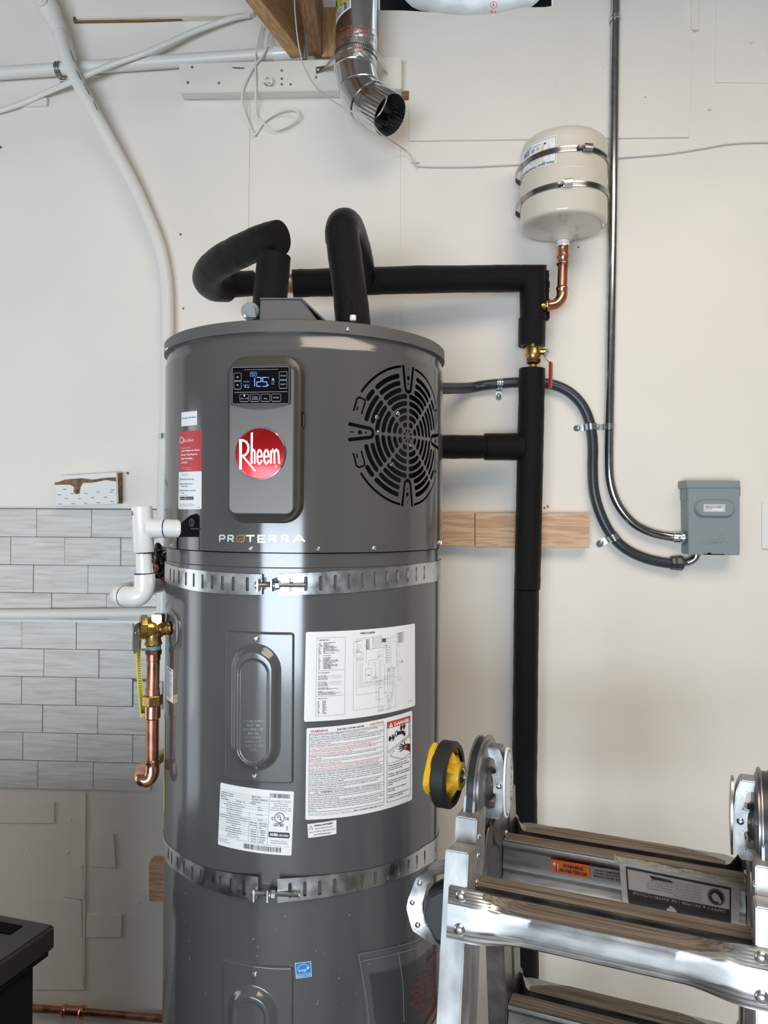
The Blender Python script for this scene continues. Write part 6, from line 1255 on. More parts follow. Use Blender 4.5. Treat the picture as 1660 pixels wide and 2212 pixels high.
seg('adapter_hex', [(16.5, 332, 1402), (18.5, 332, 1404), (18, 331.5, 1412)], M_COPPER, 8)
seg('adapter', [(15.3, 331.5, 1411), (14.8, 331.5, 1426), (13.6, 331.5, 1427)], M_COPPER)
seg('pipe', [(13.5, 331.5, 1425), (13.5, 330, 1500)], M_COPPER)
seg('union_tail', [(14.8, 330, 1487), (14.8, 330, 1503)], M_COPPER)
seg('union_nut', [(19.5, 330, 1501), (21.5, 330, 1503), (21.5, 330, 1522), (19.5, 330, 1524)], M_BRASS, 6)
seg('union_tail', [(16.8, 330, 1522), (16.8, 329.5, 1550), (13.8, 329.5, 1553)], M_COPPER2)
seg('pipe', [(13.6, 329.5, 1550), (13.6, 329, 1650)], M_COPPER)
bm = B(); ep = [D(329, 1640, dv2), D(329, 1642, dv2), D(329, 1646, dv2), D(329, 1648, dv2), D(329, 1654, dv2)] + smoothpath([D(329, 1658, dv2), D(328, 1672, dv2-0.001), D(322, 1683, dv2-0.003), D(312, 1686, dv2-0.004)], 5)
tube(bm, ep, [q(14), q(15.8), q(15.8), q(14.8), q(15)]+[q(15.2)]*(len(ep)-5), 24); obj('elbow', bm, M_COPPER2, P)
bm = B(); ep = smoothpath([D(316, 1686, dv2-0.004), D(306, 1682, dv2-0.001), D(303, 1672, dv2+0.016), D(306, 1664, dv2+0.04)], 7); rad = [q(14.5)*(1+0.035*(k % 2)) for k in range(len(ep))]; tube(bm, ep, rad, 24); obj('rear_elbow', bm, M_COPPER2, P)
bm = B(); tube(bm, [D(306, 1664, dv2+0.038), D(380, 1612, dv2+0.28)], q(13.6), 20); obj('rear_pipe', bm, M_COPPER, P)
# ================================================================ metal duct
dd = 1.90; DR = 0.0515
P = thing('vent_duct', 'galvanized vent duct elbow with an open crimped end above the heater', 'duct', D(800, 290, dd))
c0, c1 = D(774, -190, dd), D(769, 138, dd)
bm = B(); tube(bm, [c0, c1, D(768.5, 152, dd)], DR, 40, cap=False); obj('straight_pipe', bm, M_DUCT, P)
E0, E1, E2, E3 = D(768.5, 150, dd), D(776, 192, dd-0.004), D(797, 222, dd-0.020), D(843, 249, dd-0.058)
e_dir = (E3-E2).normalized()
def gore(name, a, b, na, nb, r0, r1, m_=M_DUCT, bead=True):
    bm = B(); rg = []
    for c, n_, r in ((a, na, r0), (b, nb, r1)):
        n_ = V(n_).normalized(); h_ = (F0 - n_*F0.dot(n_)).normalized(); w2 = n_.cross(h_); rg.append([c+h_*(r*math.cos(2*PI*k/40))+w2*(r*math.sin(2*PI*k/40)) for k in range(40)])
    loft(bm, rg, caps=False); G = obj(name, bm, m_, P)
    if bead:
        bm = B(); tube(bm, rg[0], 0.0030, 8, closed=True); obj('seam_bead', bm, m_, P)
n0 = (E0-c0).normalized(); m1 = (n0+(E1-E0).normalized()+e_dir*0.3).normalized(); m2 = ((E2-E1).normalized()+e_dir*0.6).normalized()
gore('elbow_gore', E0, E1, n0, m1, DR, DR+0.0008); gore('elbow_gore', E1, E2, m1, m2, DR+0.0004, DR+0.0004); gore('elbow_gore', E2, E2+(E3-E2)*0.25, m2, e_dir, DR+0.0004, DR)
bm = B(); h_ = (F0-e_dir*F0.dot(e_dir)).normalized(); w2 = e_dir.cross(h_); rg = []
a, b = E2+(E3-E2)*0.22, E3; NN = 144
for t in (0, 0.12, 0.25, 0.6, 1.0, 1.0, 0.9, 0.3):
    amp = 0 if t < 0.15 else 0.0008; i_ = len(rg); r = (DR-0.0004 - 0.0012*t) - (0.0010 if i_ >= 5 else 0); rg.append([a+(b-a)*t + (h_*math.cos(2*PI*k/NN)+w2*math.sin(2*PI*k/NN))*(r+amp*math.cos(2*PI*k/4)) for k in range(NN)])
loft(bm, rg, caps=False); obj('crimped_end', bm, M_DUCT, P)
bm = B(); rg2 = [a-(b-a)*0.9 + (h_*math.cos(2*PI*k/32)+w2*math.sin(2*PI*k/32))*(DR*0.4) for k in range(32)]
bm = B()
for py0, py1, r in ((82, 106, DR+0.0012), (106, 150, DR+0.0008)):
    tube(bm, [D(770.5-(py-82)*0.015, py, dd) for py in (py0, (py0+py1)/2, py1)], [r, r+0.0006, r-0.0004], 40, cap=False)
pieces('foil_tape', bm, M_TAPE, P, gap=-0.001)
def duct_map(off):
    def f(u, v): c = D(771, v, dd); a = math.radians(u); return c + R0*((DR+off)*math.sin(a)) - F0*((DR+off)*math.cos(a))
    return f
p = Print(duct_map(0.0022)); p9 = Print(duct_map(0.0022)); rs = random.Random(12)
for i in range(26):
    a = -80+rs.uniform(0, 150); v = rs.choice((86, 92, 96, 124, 128, 132))+rs.uniform(-2, 2); (p if v < 104 else p9).text(rs.choice(('UL 181', 'TAPE', '181A-P', 'LISTED')), a, v, 4, rs.uniform(9, 16), 'l', 0.03)
p.done('tape_print', M_REDINK, P); p9.done('tape_print', M_REDINK, P)
lm = duct_map(0.0010); bm = fill2d([(-80, 8), (-14, -4), (-13, 46), (-78, 64)]); slicex(bm, -80, -13, 6); wrap(bm, lm); S_ = obj('product_label', bm, M_LABEL, P, 'white and yellow label')
bm = fill2d([(-80, 12), (-14, 2), (-14, 28), (-79, 42)]); slicex(bm, -80, -14, 6); wrap(bm, duct_map(0.0014)); obj('yellow_band', bm, M_YTAG, S_)
p = Print(duct_map(0.0018)); p.line([(-76, 36), (-58, 32), (-68, 14)], 2.2, 2, True); p.line([(-68, 20), (-67, 30)], 2)
for i in range(5): p.text('WARNING SHARP EDGES', -52, 11+5.2*i-1.0*i*0.2, 3, 34, 'l', 0.01)
p.text('05780', -48, 35.5, 4, 22, 'l', 0.02); u = -66.0
while u < -18: wd = rs.choice((1.2, 1.2, 2.2)); v0 = 47-(u+66)*0.24; p.poly([(u, v0-5), (u+wd, v0-5), (u+wd, v0+9), (u, v0+9)]); u += wd+rs.choice((1.0, 1.6, 2.4))
p.done('label_print', M_INK, S_)
bm = B(); sp = [W(683, 152, 0.042), W(700, 148, 0.046)] + [D(770, 118, dd) + R0*((DR+0.003)*math.sin(a)) - F0*((DR+0.003)*math.cos(a)) + U0*(-0.004*abs(math.sin(a))-0.004) for a in [math.radians(-82+164*k/14) for k in range(15)]] + [W(840, 162, 0.018), W(846, 165, 0.009), W(857, 172, 0.0078)]
ribbon(bm, sp, [(-R0*0.55-U0*0.8).normalized()]*2+[U0]*15+[(R0*-0.5+U0*0.8).normalized()]*3, 0.019, 0.0012)
HS = thing('hanger_strap', 'perforated metal strap round the duct with both ends fixed to the wall', 'strap', W(770, 175, 0.1)); obj('band', bm, M_GALV, HS)
bm = B()
for i in range(1, len(sp)-2):
    for fq in (0.3, 0.8):
        c = sp[i]+(sp[i+1]-sp[i])*fq; t = (sp[i+1]-sp[i]).normalized(); n_ = t.cross(U0)
        if n_.dot(F0) > 0: n_ = -n_
        lathe(bm, c+n_*0.0007, n_, [(0.0022, 0), (0, 0.0002)], 8)
o_ = obj('strap_holes', bm, M_INK, HS); o_['kind'] = 'stuff'
bm = B(); screw(bm, W(688, 150, 0.043), (0, -1, 0), 0.005, 0.003); obj('screw', bm, M_SCREW, HS)
bm = B(); screw(bm, W(852, 169, 0.009), (0, -1, 0), 0.005, 0.003); obj('screw', bm, M_SCREW, HS)
bm = B(); fp = smoothpath([D(868, -170, 2.25), D(940, -106, 2.25), D(1030, -82, 2.25), D(1110, -104, 2.25), D(1172, -170, 2.25)], 8); tube(bm, fp, [0.150+0.004*math.sin(k*1.7) for k in range(len(fp))], 32)
FD = obj('insulated_duct', bm, M_FOIL); p = Print(flat_map(D(1067, 10, 2.182), R0*0.001, -U0*0.001, -F0)(0.0)); p.line([(0, -9), (9, -4), (9, 6), (0, 11), (-9, 6), (-9, -4)], 1.8, 1, True); p.text('R', 0, 5, 9, 6, 'c', 0.03); p.text('R-6', 0, 24, 7, 16, 'c', 0.03); p.done('red_mark', M_REDINK, FD)
tag(FD, 'sagging foil insulated duct in the opening above the white wall sheet', 'duct')
# ================================================================ ladder
LO = CAM + F0*1.264 + R0*0.154 - (R0*0.380 + F0*0.925).normalized()*0.031; LO.z = CAM_Z - 0.440
lu = (R0*0.925 - F0*0.380).normalized(); lv = (R0*0.380 + F0*0.925).normalized(); LL = 0.4515
def LP_(u, v, w): return LO + lu*u + lv*v + Z*w
LAD = thing('folding_ladder', 'aluminium folding ladder standing in front of the heater at lower right', 'ladder', (LP_(LL/2, 0, 0).x, LP_(LL/2, 0, 0).y, 0.0))
TN = 0.157
def rail(name, u0, u1, vs, v_in, v_out, w_top, w_bot, material, cut=0.0, open_in=0):
    """box/channel rail leaning by TN; vs = -1 front, +1 back; v measured from hinge line at hinge height"""
    bm = B(); rg = []
    for w_, k in ((w_top, 0), (w_bot, 1)):
        a = vs*(v_in - TN*w_); b = vs*(v_out - TN*w_)
        rg.append([LP_(u0, a, w_-(cut if k == 0 else 0)), LP_(u1, a, w_-(cut if k == 0 else 0)), LP_(u1, b, w_), LP_(u0, b, w_)])
    loft(bm, rg); bmesh.ops.recalc_face_normals(bm, faces=bm.faces); bmesh.ops.bevel(bm, geom=list(bm.edges), offset=0.0018, segments=2, affect='EDGES'); return obj(name, bm, material, LAD)
wB = -CAM_Z+0.440+0.002
def side(sg):
    """sg=0 left, 1 right; e = direction into the ladder"""
    U = 0.0225 if sg == 0 else LL-0.0225; e = 1 if sg == 0 else -1
    f = lambda a: U + e*a
    # hinge plates
    for k, (du, rr_) in enumerate(((-0.0085, 0.072), (0.0055, 0.074))):
        bm = B(); lathe(bm, LP_(f(du), 0, 0.006), lu*e, [(0, -0.0018), (rr_-0.001, -0.0018), (rr_, -0.0008), (rr_, 0.0008), (rr_-0.001, 0.0018), (0, 0.0018)], 56); obj('hinge_disc', bm, M_ALUD, LAD)
        for vs in (-1, 1):
            bm = B(); pl = [(0.055, 0.040), (0.064, 0.034), (0.084, -0.04), (0.096, -0.12), (0.05, -0.12), (0.02, -0.05)]
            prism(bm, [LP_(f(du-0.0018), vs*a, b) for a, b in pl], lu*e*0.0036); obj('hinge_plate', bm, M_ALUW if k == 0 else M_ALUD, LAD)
    bm = B(); lathe(bm, LP_(f(-0.0015), 0, 0.006), lu*e, [(0, -0.0048), (0.069, -0.0048), (0.069, 0.0048), (0, 0.0048)], 48)
    for vs in (-1, 1): prism(bm, [LP_(f(-0.0065), vs*a, b) for a, b in [(0.053, 0.036), (0.061, 0.031), (0.081, -0.04), (0.092, -0.12), (0.05, -0.12), (0.02, -0.05)]], lu*e*0.0100)
    obj('hinge_spacer', bm, M_BPLA, LAD)
    bm = B(); lathe(bm, LP_(f(0.008), 0, 0.006), lu*e, [(0.066, -0.001), (0.066, 0.002), (0.054, 0.005), (0.028, 0.006), (0.022, 0.012), (0.012, 0.014), (0, 0.014)], 48); obj('hinge_boss', bm, M_ALUD, LAD)
    # push lock bar on the inner side
    bm = B(); prof = [(-0.056, 0.006), (-0.056, 0.030), (-0.040, 0.036), (0.0, 0.040), (0.040, 0.036), (0.056, 0.030), (0.056, 0.006), (0.042, 0.006), (0.040, 0.022), (0.016, 0.026), (0.014, 0.010), (-0.014, 0.010), (-0.016, 0.026), (-0.040, 0.022), (-0.042, 0.006)]
    prism(bm, [LP_(f(b), -0.016, 0.010+a) for a, b in prof], lv*0.032); bmesh.ops.recalc_face_normals(bm, faces=bm.faces); bmesh.ops.bevel(bm, geom=list(bm.edges), offset=0.0015, segments=2, affect='EDGES'); obj('lock_handle', bm, M_CAST, LAD)
    bm = B(); pl = [(0.030*math.cos(t)*(1 if True else 1), 0.056*math.sin(t)) for t in [2*PI*k/28 for k in range(28)]]
    prism(bm, [LP_(f(0.0385+0.0016*(1-(b/0.056)**2)), a, 0.010+b) for a, b in pl], lu*e*0.003); PLT = obj('lock_plate', bm, M_LABEL if sg == 0 else M_CAST, LAD, 'white lettered lock plate' if sg == 0 else None)
    if sg == 0:
        P = Print(lambda u, v: LP_(f(0.0437-0.0002*abs(v)*0.1), u*0.001, 0.010-v*0.001))
        P.line([(27*math.cos(t), 51*math.sin(t)) for t in [2*PI*k/28 for k in range(28)]], 1.6, 1, True)
        for i, ch in enumerate('UNLOCK'): P.text(ch, 16-4*math.sin(i*PI/5)*0+0, -26+12*i, 10, 8, 'c', 0.02, 0, PI/2*0)
        P.done('lock_lettering', M_INK, PLT)
    bm = B(); dome(bm, LP_(f(0.030), -0.0165, 0.008), -lv, 0.005, 0.003); obj('lock_pin', bm, M_SCREW, LAD)
    # rails: inner (carry the hinge) and outer (sleeves)
    for vs in (-1, 1):
        rail('inner_rail', f(-0.0165), f(0.0165), vs, 0.038, 0.094, -0.017, wB+0.30, M_ALUW if vs < 0 else M_ALUD)  # front rails take the lit copy, back rails the darker one
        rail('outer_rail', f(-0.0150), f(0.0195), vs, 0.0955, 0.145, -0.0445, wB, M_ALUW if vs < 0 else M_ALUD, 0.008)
        bm = B()
        for w_ in (-0.048, -0.075, -0.112): dome(bm, LP_(f(0.0168), vs*(0.078-TN*w_), w_), lu*e, 0.0055, 0.003)
        pieces('rivet', bm, M_SCREW, LAD)
        bm = B(); prism(bm, [LP_(f(0.0165), vs*a, b) for a, b in [(0.0, -0.062), (0.030, -0.055), (0.040, -0.062), (0.062, -0.115), (0.05, -0.125), (0.010, -0.09)]], lu*e*0.002); obj('hinge_cover', bm, M_ALUD, LAD)
side(0); side(1)
# rungs
def rung_inner(name, vs, w0, u0, u1):
    v0 = vs*(0.084 - TN*(w0+0.114)); bm = B(); P_ = [(-0.018+0.0036*k, 0.0008 if k % 2 else 0) for k in range(11)]
    fs = [(0.0185, -0.003), (0.0185, -0.007), (0.0145, -0.014), (0.0140, -0.024), (0.0165, -0.032), (0.0175, -0.045), (0.0135, -0.053), (0.016, -0.060), (0.0185, -0.063), (0.0185, -0.067), (0.015, -0.069)]
    P_ += fs + [(-a, b) for a, b in reversed(fs)]; rg = [[LP_(u, v0+a, w0+b) for a, b in P_] for u in (u0, u1)]
    loft(bm, rg); R_ = obj(name, bm, M_ALU, LAD, ang=25)
    bm = B(); T_ = [(-0.0172, 0.0009), (-0.0172, 0.0013)] + [(-0.0172+0.00344*k, 0.0013+(0.0009 if k % 2 else 0)) for k in range(11)] + [(0.0172, 0.0009)]
    rg = [[LP_(u, v0+a, w0+b) for a, b in T_] for u in (u0+0.002, u1-0.002)]; loft(bm, rg); obj('tread', bm, M_TREAD, R_, ang=20); return R_
# outer rung section: (v, w) at full size, then (w, proud) once flattened on the rail face
OS = [(-0.0205+0.0041*k, 0.0008 if k % 2 else 0, -0.014+0.0022*k, 0.0062+(0.0010 if k % 2 else 0)) for k in range(11)] + [(0.0205, -0.006, 0.0085, 0.001), (0.0175, -0.020, -0.010, 0.001), (0.0205, -0.038, -0.035, 0.001), (0.018, -0.045, -0.061, 0.001), (-0.015, -0.045, -0.061, 0.0058)] + \
     [(-0.0195 if k % 2 else -0.0178, -0.0435+0.0026*k, -0.0585+0.0030*k, 0.0070 if k % 2 else 0.0058) for k in range(5)] + [(-0.0222, -0.030, -0.043, 0.0066), (-0.0226, -0.026, -0.041, 0.0064), (-0.0215, -0.015, -0.028, 0.0064), (-0.0224, -0.004, -0.016, 0.0064)]
def rung_outer(name, vs, w0, u0, u1):
    """outer rung: swoops forward and is flattened onto the rail faces"""
    n = 60; sv = 1 if vs < 0 else -1
    def pt_(u, q, lift=0.0):
        e = min(u-u0, u1-u); t = max(0.0, min(1.0, (e-0.030)/0.080 if vs < 0 else (e-0.020)/0.028)); t = t*t*(3-2*t); a, b, wf, of = q
        v0 = vs*(0.140 - TN*(w0+0.114)); full = V((v0+a*sv, w0+b+lift)); wf = wf*0.99+(0.0155 if vs < 0 else 0.001); flat = V((vs*(0.145 - TN*(w0+wf) + of + lift), w0+wf)); p = flat*(1-t)+full*t
        return LP_(u, p.x, p.y)
    us = [u0+(u1-u0)*k/n for k in range(n+1)]
    bm = B(); loft(bm, [[pt_(u, q) for q in OS] for u in us]); R_ = obj(name, bm, M_ALU, LAD, ang=30)
    ks = [u for u in us if min(u-u0, u1-u) > 0.042]; bm = B()
    def tq(u):
        s_ = max(0.02, min(1.0, (min(u-u0, u1-u)-0.038)/0.075))**0.6; out = []
        for i in range(11):
            x = 10-(10-i)*s_; k = min(9, int(x)); f_ = x-k; out.append(tuple(OS[k][j]*(1-f_)+OS[k+1][j]*f_ for j in range(4)))
        return out
    loft(bm, [[pt_(u, q, 0.0006) for q in tq(u)] + [pt_(u, q, 0.0001) for q in reversed(tq(u))] for u in ks]); obj('tread', bm, M_TREAD, R_, ang=20)
    bm = B()
    for u in (u0+0.0185, u1-0.0185):
        for dw in ((0.015, -0.029) if vs < 0 else (0.0, -0.044)):
            dome(bm, LP_(u, vs*(0.145-TN*(w0+dw)+0.0062), w0+dw), lv*vs, 0.0085, 0.0055, 6, 20)
    pieces('rung_rivet', bm, M_SCREW, R_); return R_
w1 = -0.114
for j in range(5):
    wr = w1 - 0.305*j
    if wr < wB + 0.12: break
    if j < 4:
        for vs in (-1, 1): rung_inner('rung', vs, wr, 0.040, LL-0.040)
    for vs in (-1, 1): rung_outer('outer_rung', vs, wr, 0.0175, LL-0.0175)
# warning sticker on the near face of the back inner rung
vR = 0.084
def uwv(px, py, v_):
    o = LP_(0, v_, 0); r = ray(px, py); t = (o-CAM).dot(lv)/r.dot(lv); p = CAM+r*t-o; return (p.dot(lu), p.z)
def ladder_label(px4, w, h, v_):
    cs = [uwv(x, y, v_) for x, y in px4]; return lambda off: quadmap(cs, w, h, lambda u, w_: LP_(u, v_-off, w_))
mo = ladder_label([(1189, 1855.5), (1275, 1870), (1275.5, 1897.5), (1190, 1881.5)], 78, 24, vR-0.0178)
def plate(name, mp, w, h, material, parent, label, th_=0.0008):
    bm = B(); o_ = [(0, 0), (w, 0), (w, h), (0, h)]; loft(bm, [[mp(-0.0004)(*p) for p in o_], [mp(th_)(*p) for p in o_]]); return obj(name, bm, material, parent, label)
s = plate('warning_sticker', mo, 78, 24, M_ORANGE, LAD, 'orange warning sticker')
p = Print(mo(0.0011)); p.text('WARNING', 45, 11, 6.4, 39, 'c', 0.035); p.text('ADVERTENCIA', 45, 20.5, 6.4, 56, 'c', 0.035); p.line([(9, 9), (13, 15), (11, 21)], 1.6); p.line([(15, 4), (12, 20)], 1.4); p.done('lettering', M_INK, s)
p = Print(mo(0.0011)); p.poly([(4, 8), (11, 3), (10.5, 8), (12, 13), (8, 11)]); p.poly([(13, 9), (16, 3), (16, 12), (13.5, 20)]); p.done('pictogram', M_WHITEINK, s)
m2_ = ladder_label([(1276, 1871), (1345, 1882), (1346, 1908), (1276, 1896)], 62, 23, vR-0.0178)
s = plate('instruction_sticker', m2_, 62, 23, mat('grey_sticker', (0.26, 0.26, 0.27), 0.4), LAD, 'grey sticker with small instructions', 0.0006)
p = Print(m2_(0.0010))
for i, t in enumerate(['1. DO NOT CLIMB FROM', '2. DO NOT USE AT A TILT', '    WITHOUT PLACED ON']): p.text(t, 6, 7.5+6*i, 4.0, 50, 'l', 0.035)
p.done('lettering', M_INK, s)
# instruction leaflet in a worn plastic sleeve taped to the back rung
lmq = ladder_label([(1338, 1856), (1598, 1909), (1597, 1997), (1346, 1947)], 200, 70, vR-0.0235)
lm = lambda off: (lambda u, v: lmq(off)(u, v) - lv*(0.003*math.sin(v*0.03)))
def sheet(name, u0, v0, u1, v1, off, m_, parent, lab=None, n=10):
    bm = B(); rg = [[lm(off)(u0+(u1-u0)*k/n, v) for k in range(n+1)] for v in [v0+(v1-v0)*j/8 for j in range(9)]]
    loft(bm, rg, caps=False, closed=False); return obj(name, bm, m_, parent, lab)
LF = sheet('instruction_leaflet', 0, 0, 200, 70, 0.0, mat('leaflet_white', (0.50, 0.49, 0.52), 0.4), LAD, 'instruction leaflet hung upside down in a worn sleeve')
def fld(P, u0, v0, u1, v1, n=8, nv=4):
    for j in range(nv): P.rect(u0, v0+(v1-v0)*j/nv, u1, v0+(v1-v0)*(j+1)/nv, n)
p = Print(lm(0.0008)); fld(p, 11, 9, 187, 12.5); fld(p, 11, 12, 13.5, 47, 1, 6); fld(p, 184.5, 12, 187, 47, 1, 6); fld(p, 11, 46, 187, 70, 10, 6); p.poly([(52, 16), (88, 17), (92, 20.5), (56, 21)]); p.ring(163, 29, 13.5, 1.2, 24, 13); p.disc(163, 29, 12, 24, 11.5); p.done('dark_print', M_DARKP, LF)
up = lambda off: (lambda u, v: lm(off)(200-u, 70-v))
M_PALE = mat('pale_lettering', (0.42, 0.42, 0.44), 0.5)
p = Print(up(0.0014)); p.text('SAFETY & PROPER USE INSTRUCTIONS', 22, 22.5, 5.0, 158, 'l', 0.0); p.poly([(106, 0), (104, 4), (113, 11), (117, 9), (118, 5), (121, 6), (122, 0)]); p.done('white_lettering', M_PALE, LF)
p = Print(up(0.0011))
for i, t in enumerate(['Use Guide and Training', 'The Safe Ladder Use Training by reviewing the', 'instructions before use. Warning, Notice, and', 'Caution labels on this product. Failure to do', 'so can result in serious injury or death.', 'See the safety guide for more']): p.text(t, 62, 29.5+4.6*i, 3.0, min(92, len(t)*2.1), 'l', 0.0)
p.done('small_print', M_INKT, LF)
p = Print(lm(0.0014)); p.poly([(155, 28), (160, 22), (165, 24), (171, 33), (164, 37), (158, 35)]); p.disc(169, 36, 2.6, 12); p.done('round_emblem', M_PALE, LF)
SL = sheet('plastic_sleeve', -6, -5, 206, 71, 0.0030, mat('cloudy_vinyl', (0.6, 0.58, 0.53), 0.25, alpha=0.04), LAD, 'cloudy clear sleeve')
bm = B(); rs = random.Random(2); n = 60; rg = []
for j, (dv0, amp) in enumerate(((-8, 0.004), (-4, 0.006), (0, 0.005), (3.5, 0.002))):
    ph = rs.uniform(0, 6); rg.append([lm(0.0036+amp*(0.5+0.35*math.sin(k*0.5+ph)+0.15*math.sin(k*1.7+ph*2)))(-8+216*k/n, dv0+0.9*math.sin(k*0.31+ph)+0.5*math.sin(k*0.9)) for k in range(n+1)])
loft(bm, rg, caps=False, closed=False); obj('packing_tape', bm, mat('dirty_tape', (0.42, 0.37, 0.29), 0.3, alpha=0.5, bump=0.6, bscale=120), LAD, 'crumpled dirty tape')
# wheel on the outer side of the left hinge
wc = D(967, 1672, 1.262); wa = (lu*-1.0 + lv*0.03).normalized()
Q = 0.054
bm = B(); lathe(bm, wc, wa, [(Q*0.80, -0.013), (Q*0.93, -0.014), (Q, -0.010), (Q, 0.010), (Q*0.93, 0.014), (Q*0.80, 0.013), (Q*0.80, -0.013)], 48); obj('wheel_tyre', bm, M_RUB, LAD, 'black tyre')
bm = B(); lathe(bm, wc, wa, [(Q*0.80, -0.008), (Q*0.80, 0.012), (Q*0.74, 0.012), (Q*0.72, -0.003), (Q*0.36, -0.003), (Q*0.42, -0.020), (Q*0.40, -0.026), (Q*0.20, -0.026), (Q*0.20, 0.0), (0, 0.0)], 40)
t_, a_, b_2 = basis(wa)
for k in range(6):
    an = 2*PI*k/6; r_ = a_*math.cos(an)+b_2*math.sin(an); pr_ = r_.cross(t_); loft(bm, [[wc+r_*(Q*0.36)+pr_*x+t_*y for x, y in ((-0.004, -0.020), (0.004, -0.020), (0.004, 0.0), (-0.004, 0.0))], [wc+r_*(Q*0.78)+pr_*x+t_*y for x, y in ((-0.002, -0.006), (0.002, -0.006), (0.002, 0.0), (-0.002, 0.0))]])
obj('wheel_hub', bm, M_YEL, LAD, 'yellow hub')
bm = B(); lathe(bm, wc, -wa, [(0, 0.0), (Q*0.19, 0.018), (Q*0.24, 0.026), (Q*0.17, 0.029), (0.006, 0.030), (0.006, 0.056), (0, 0.056)], 24); obj('wheel_axle', bm, M_SCREW, LAD)
bm = B(); pl = [(-0.012, 0.053), (-0.030, 0.046), (-0.056, 0.014), (-0.062, 0.0), (-0.056, -0.013), (-0.044, -0.022), (-0.037, -0.018), (-0.030, 0.0), (-0.014, 0.034), (0.0, 0.050)]
prism(bm, [wc + wa*0.013 + lv*a + Z*b for a, b in pl], wa*0.010); bmesh.ops.recalc_face_normals(bm, faces=bm.faces); bmesh.ops.bevel(bm, geom=list(bm.edges), offset=0.002, segments=2, affect='EDGES'); obj('wheel_guard', bm, M_YEL, LAD, 'yellow guard')
# lock handle on the left outer rail
cH = 0.112
def uwt(px, py, c=cH):
    t = lv*TN + Z; nn_ = lu.cross(t); r = ray(px, py); o = LP_(0, -c, 0); k = (o-CAM).dot(nn_)/r.dot(nn_); p = CAM+r*k-o; return (p.dot(lu), p.z)
HP = [uwt(*q) for q in [(970, 1862), (932, 1868), (905, 1890), (887, 1938), (885, 1955), (897, 2000), (938, 2030), (967, 2035)]]
HI = [uwt(*q) for q in [(970, 1882), (946, 1886), (928, 1905), (916, 1945), (916, 1965), (925, 1990), (950, 2016), (967, 2024)]]
bm = B(); sh = lambda a, b, dv: LP_(a, -(cH - TN*b)+dv, b)
n_ = len(HP); ring_o = [sh(a, b, -0.014) for a, b in HP]; ring_i = [sh(a, b, -0.008) for a, b in HI]; ring_i2 = [sh(a, b, 0.010) for a, b in HI]; ring_o2 = [sh(a, b, 0.014) for a, b in HP]
RR = [[bm.verts.new(p) for p in r] for r in (ring_o, ring_i, ring_i2, ring_o2)]
for a in range(4):
    A_, C_ = RR[a], RR[(a+1) % 4]
    for k in range(n_-1): bm.faces.new((A_[k], A_[k+1], C_[k+1], C_[k]))
bm.faces.new([r[0] for r in RR]); bm.faces.new([r[-1] for r in RR]); bmesh.ops.recalc_face_normals(bm, faces=bm.faces); bmesh.ops.bevel(bm, geom=list(bm.edges), offset=0.0015, segments=2, affect='EDGES'); obj('rail_lock_handle', bm, M_CAST, LAD)
bm = B()
for a, b in (uwt(896, 1942), uwt(912, 1900), uwt(908, 1990)): dome(bm, sh(a, b, -0.0115), -lv, 0.0042, 0.002)
pieces('handle_rivet', bm, M_SCREW, LAD)
bm = B(); PD = [uwt(*q) for q in [(970, 1893), (933, 1913), (920, 1955), (921, 1975), (950, 2030), (967, 2033)]]; pm_ = uwt(968, 1960)
loft(bm, [[sh(a, b, 0.008) for a, b in PD], [sh(a, b, -0.012) for a, b in PD], [sh(pm_[0]+(a-pm_[0])*0.82, pm_[1]+(b-pm_[1])*0.78, -0.022) for a, b in PD]]); bmesh.ops.recalc_face_normals(bm, faces=bm.faces); bmesh.ops.bevel(bm, geom=list(bm.edges), offset=0.0015, segments=2, affect='EDGES'); obj('handle_pad', bm, M_BPLA, LAD, 'black pad')
# ================================================================ document pouch on the heater
P = thing('document_pouch', 'clear plastic pouch with papers stuck low on the heater behind the ladder', 'pouch', CYL(0.6, zf(2300), TR+0.004))
PR = TR+0.003
pq = [T(773, 2059, PR), T(952, 1973, PR), T(952, 2330, PR), T(815, 2400, PR)]
pm = lambda off: quadmap(pq, 100, 130, lambda th, z: CYL(th, z, PR+off))
def psheet(name, pts, off, m_, parent, lab=None):
    bm = fill2d(pts); slicex(bm, min(p[0] for p in pts), max(p[0] for p in pts), 5); wrap(bm, pm(off)); return obj(name, bm, m_, parent, lab, recalc=False)
rs = random.Random(8)
psheet('notice_sheet', [(6, 18), (98, 16), (98, 130), (8, 130)], 0.0004, mat('dark_red_notice', (0.030, 0.024, 0.028), 0.4, alpha=0.45), P, 'dark notice sheet with red print')
p = Print(pm(0.0009)); p.text('- IMPORTANT', 60, 26, 5.2, 36, 'l', 0.03)
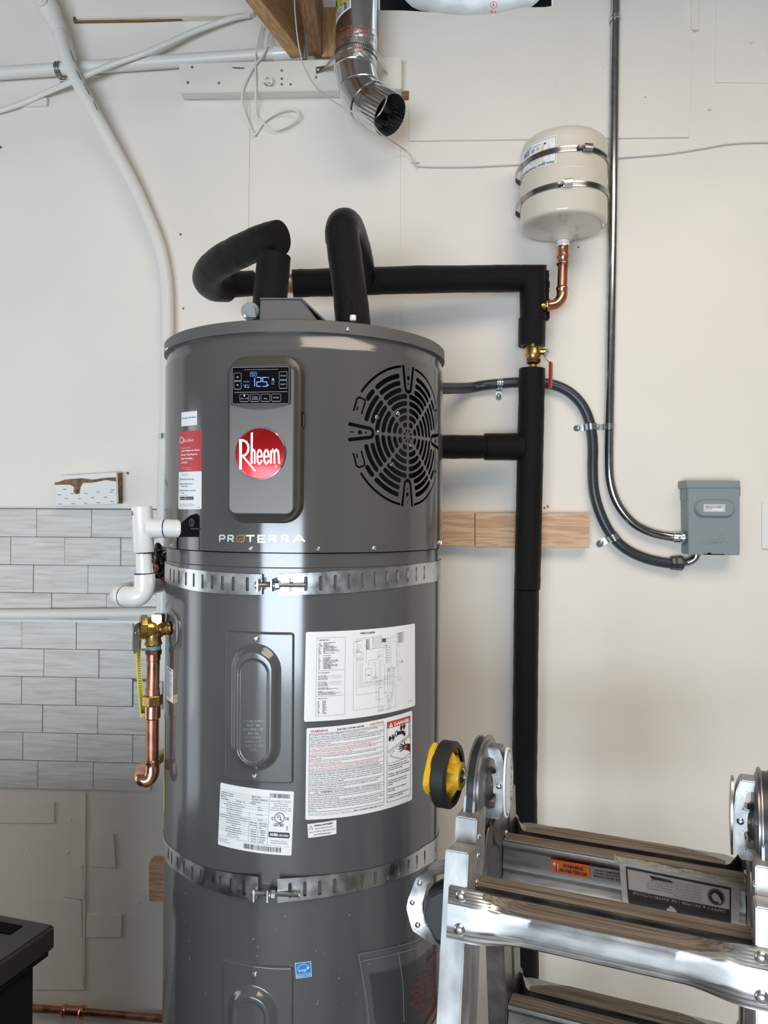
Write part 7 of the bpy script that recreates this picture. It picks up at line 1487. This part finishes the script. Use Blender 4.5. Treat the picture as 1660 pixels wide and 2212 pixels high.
for i, t in enumerate(['THIS PRODUCT CONTAINS', 'HOMEOWNER INSTRUCTIONS AND', 'INSTALLER - PLEASE LEAVE INTACT', 'HEATER. HOMEOWNER - PLEASE', 'KEEP FOR FUTURE REFERENCE IF YOU', 'HAVE QUESTIONS PLEASE CALL', 'CUSTOMER SERVICE', 'PLEASE RECORD YOUR']): p.text(t, 92, 33+4.3*i, 3.3, 28+len(t)*0.85, 'r', 0.03)
p.done('red_lettering', mat('dark_red_ink', (0.24, 0.012, 0.03), 0.5), P)
psheet('photo_strip', [(52, 72), (96, 59), (98, 68), (60, 75)], 0.0007, mat('photo_orange', (0.30, 0.11, 0.06), 0.5), P, 'orange sliver of a picture')
psheet('certificate', [(22, 86), (98, 68), (98, 130), (24, 130)], 0.0014, mat('certificate_border', (0.50, 0.50, 0.56), 0.4), P, 'dark certificate with a pale border')
psheet('certificate_field', [(29, 90), (94, 75), (94, 130), (30, 130)], 0.0018, M_DARKP, P)
p = Print(pm(0.0024)); p.text('Certificate of', 42, 97, 7, 38, 'l', -0.005, 0.3, -0.24); p.text('Limited', 50, 105, 7, 20, 'l', -0.005, 0.3, -0.24); p.text('Warranty', 46, 113, 7, 26, 'l', -0.005, 0.3, -0.24); p.done('script_lettering', M_WHITEINK, P)
bm = B(); n = 26
def wav(u, v): return 0.0034+0.0016*math.sin(u*0.35+v*0.05)*(u/100)+0.0010*math.sin(u*0.9)*(u/100)
rg = [[pm(wav(100*i/n, 130*j/20))(100*i/n, 130*j/20) for i in range(n+1)] for j in range(21)]; loft(bm, rg, caps=False, closed=False); obj('clear_sleeve', bm, M_CLEAR, P, 'clear sleeve')
bm = B(); 
for l in ([(0, 0), (50, 0), (100, 0)], [(0, 6), (50, 5.5), (100, 6)], [(0, 0), (1.5, 40), (0, 80), (1, 130)], [(28, 3), (30, 30), (29, 60)]): 
    tube(bm, smoothpath([pm(0.004+0.0003)(*q_) for q_ in l], 10), 0.0005, 6)
obj('sleeve_welds', bm, mat('vinyl_edge', (0.25, 0.25, 0.27), 0.2), P)
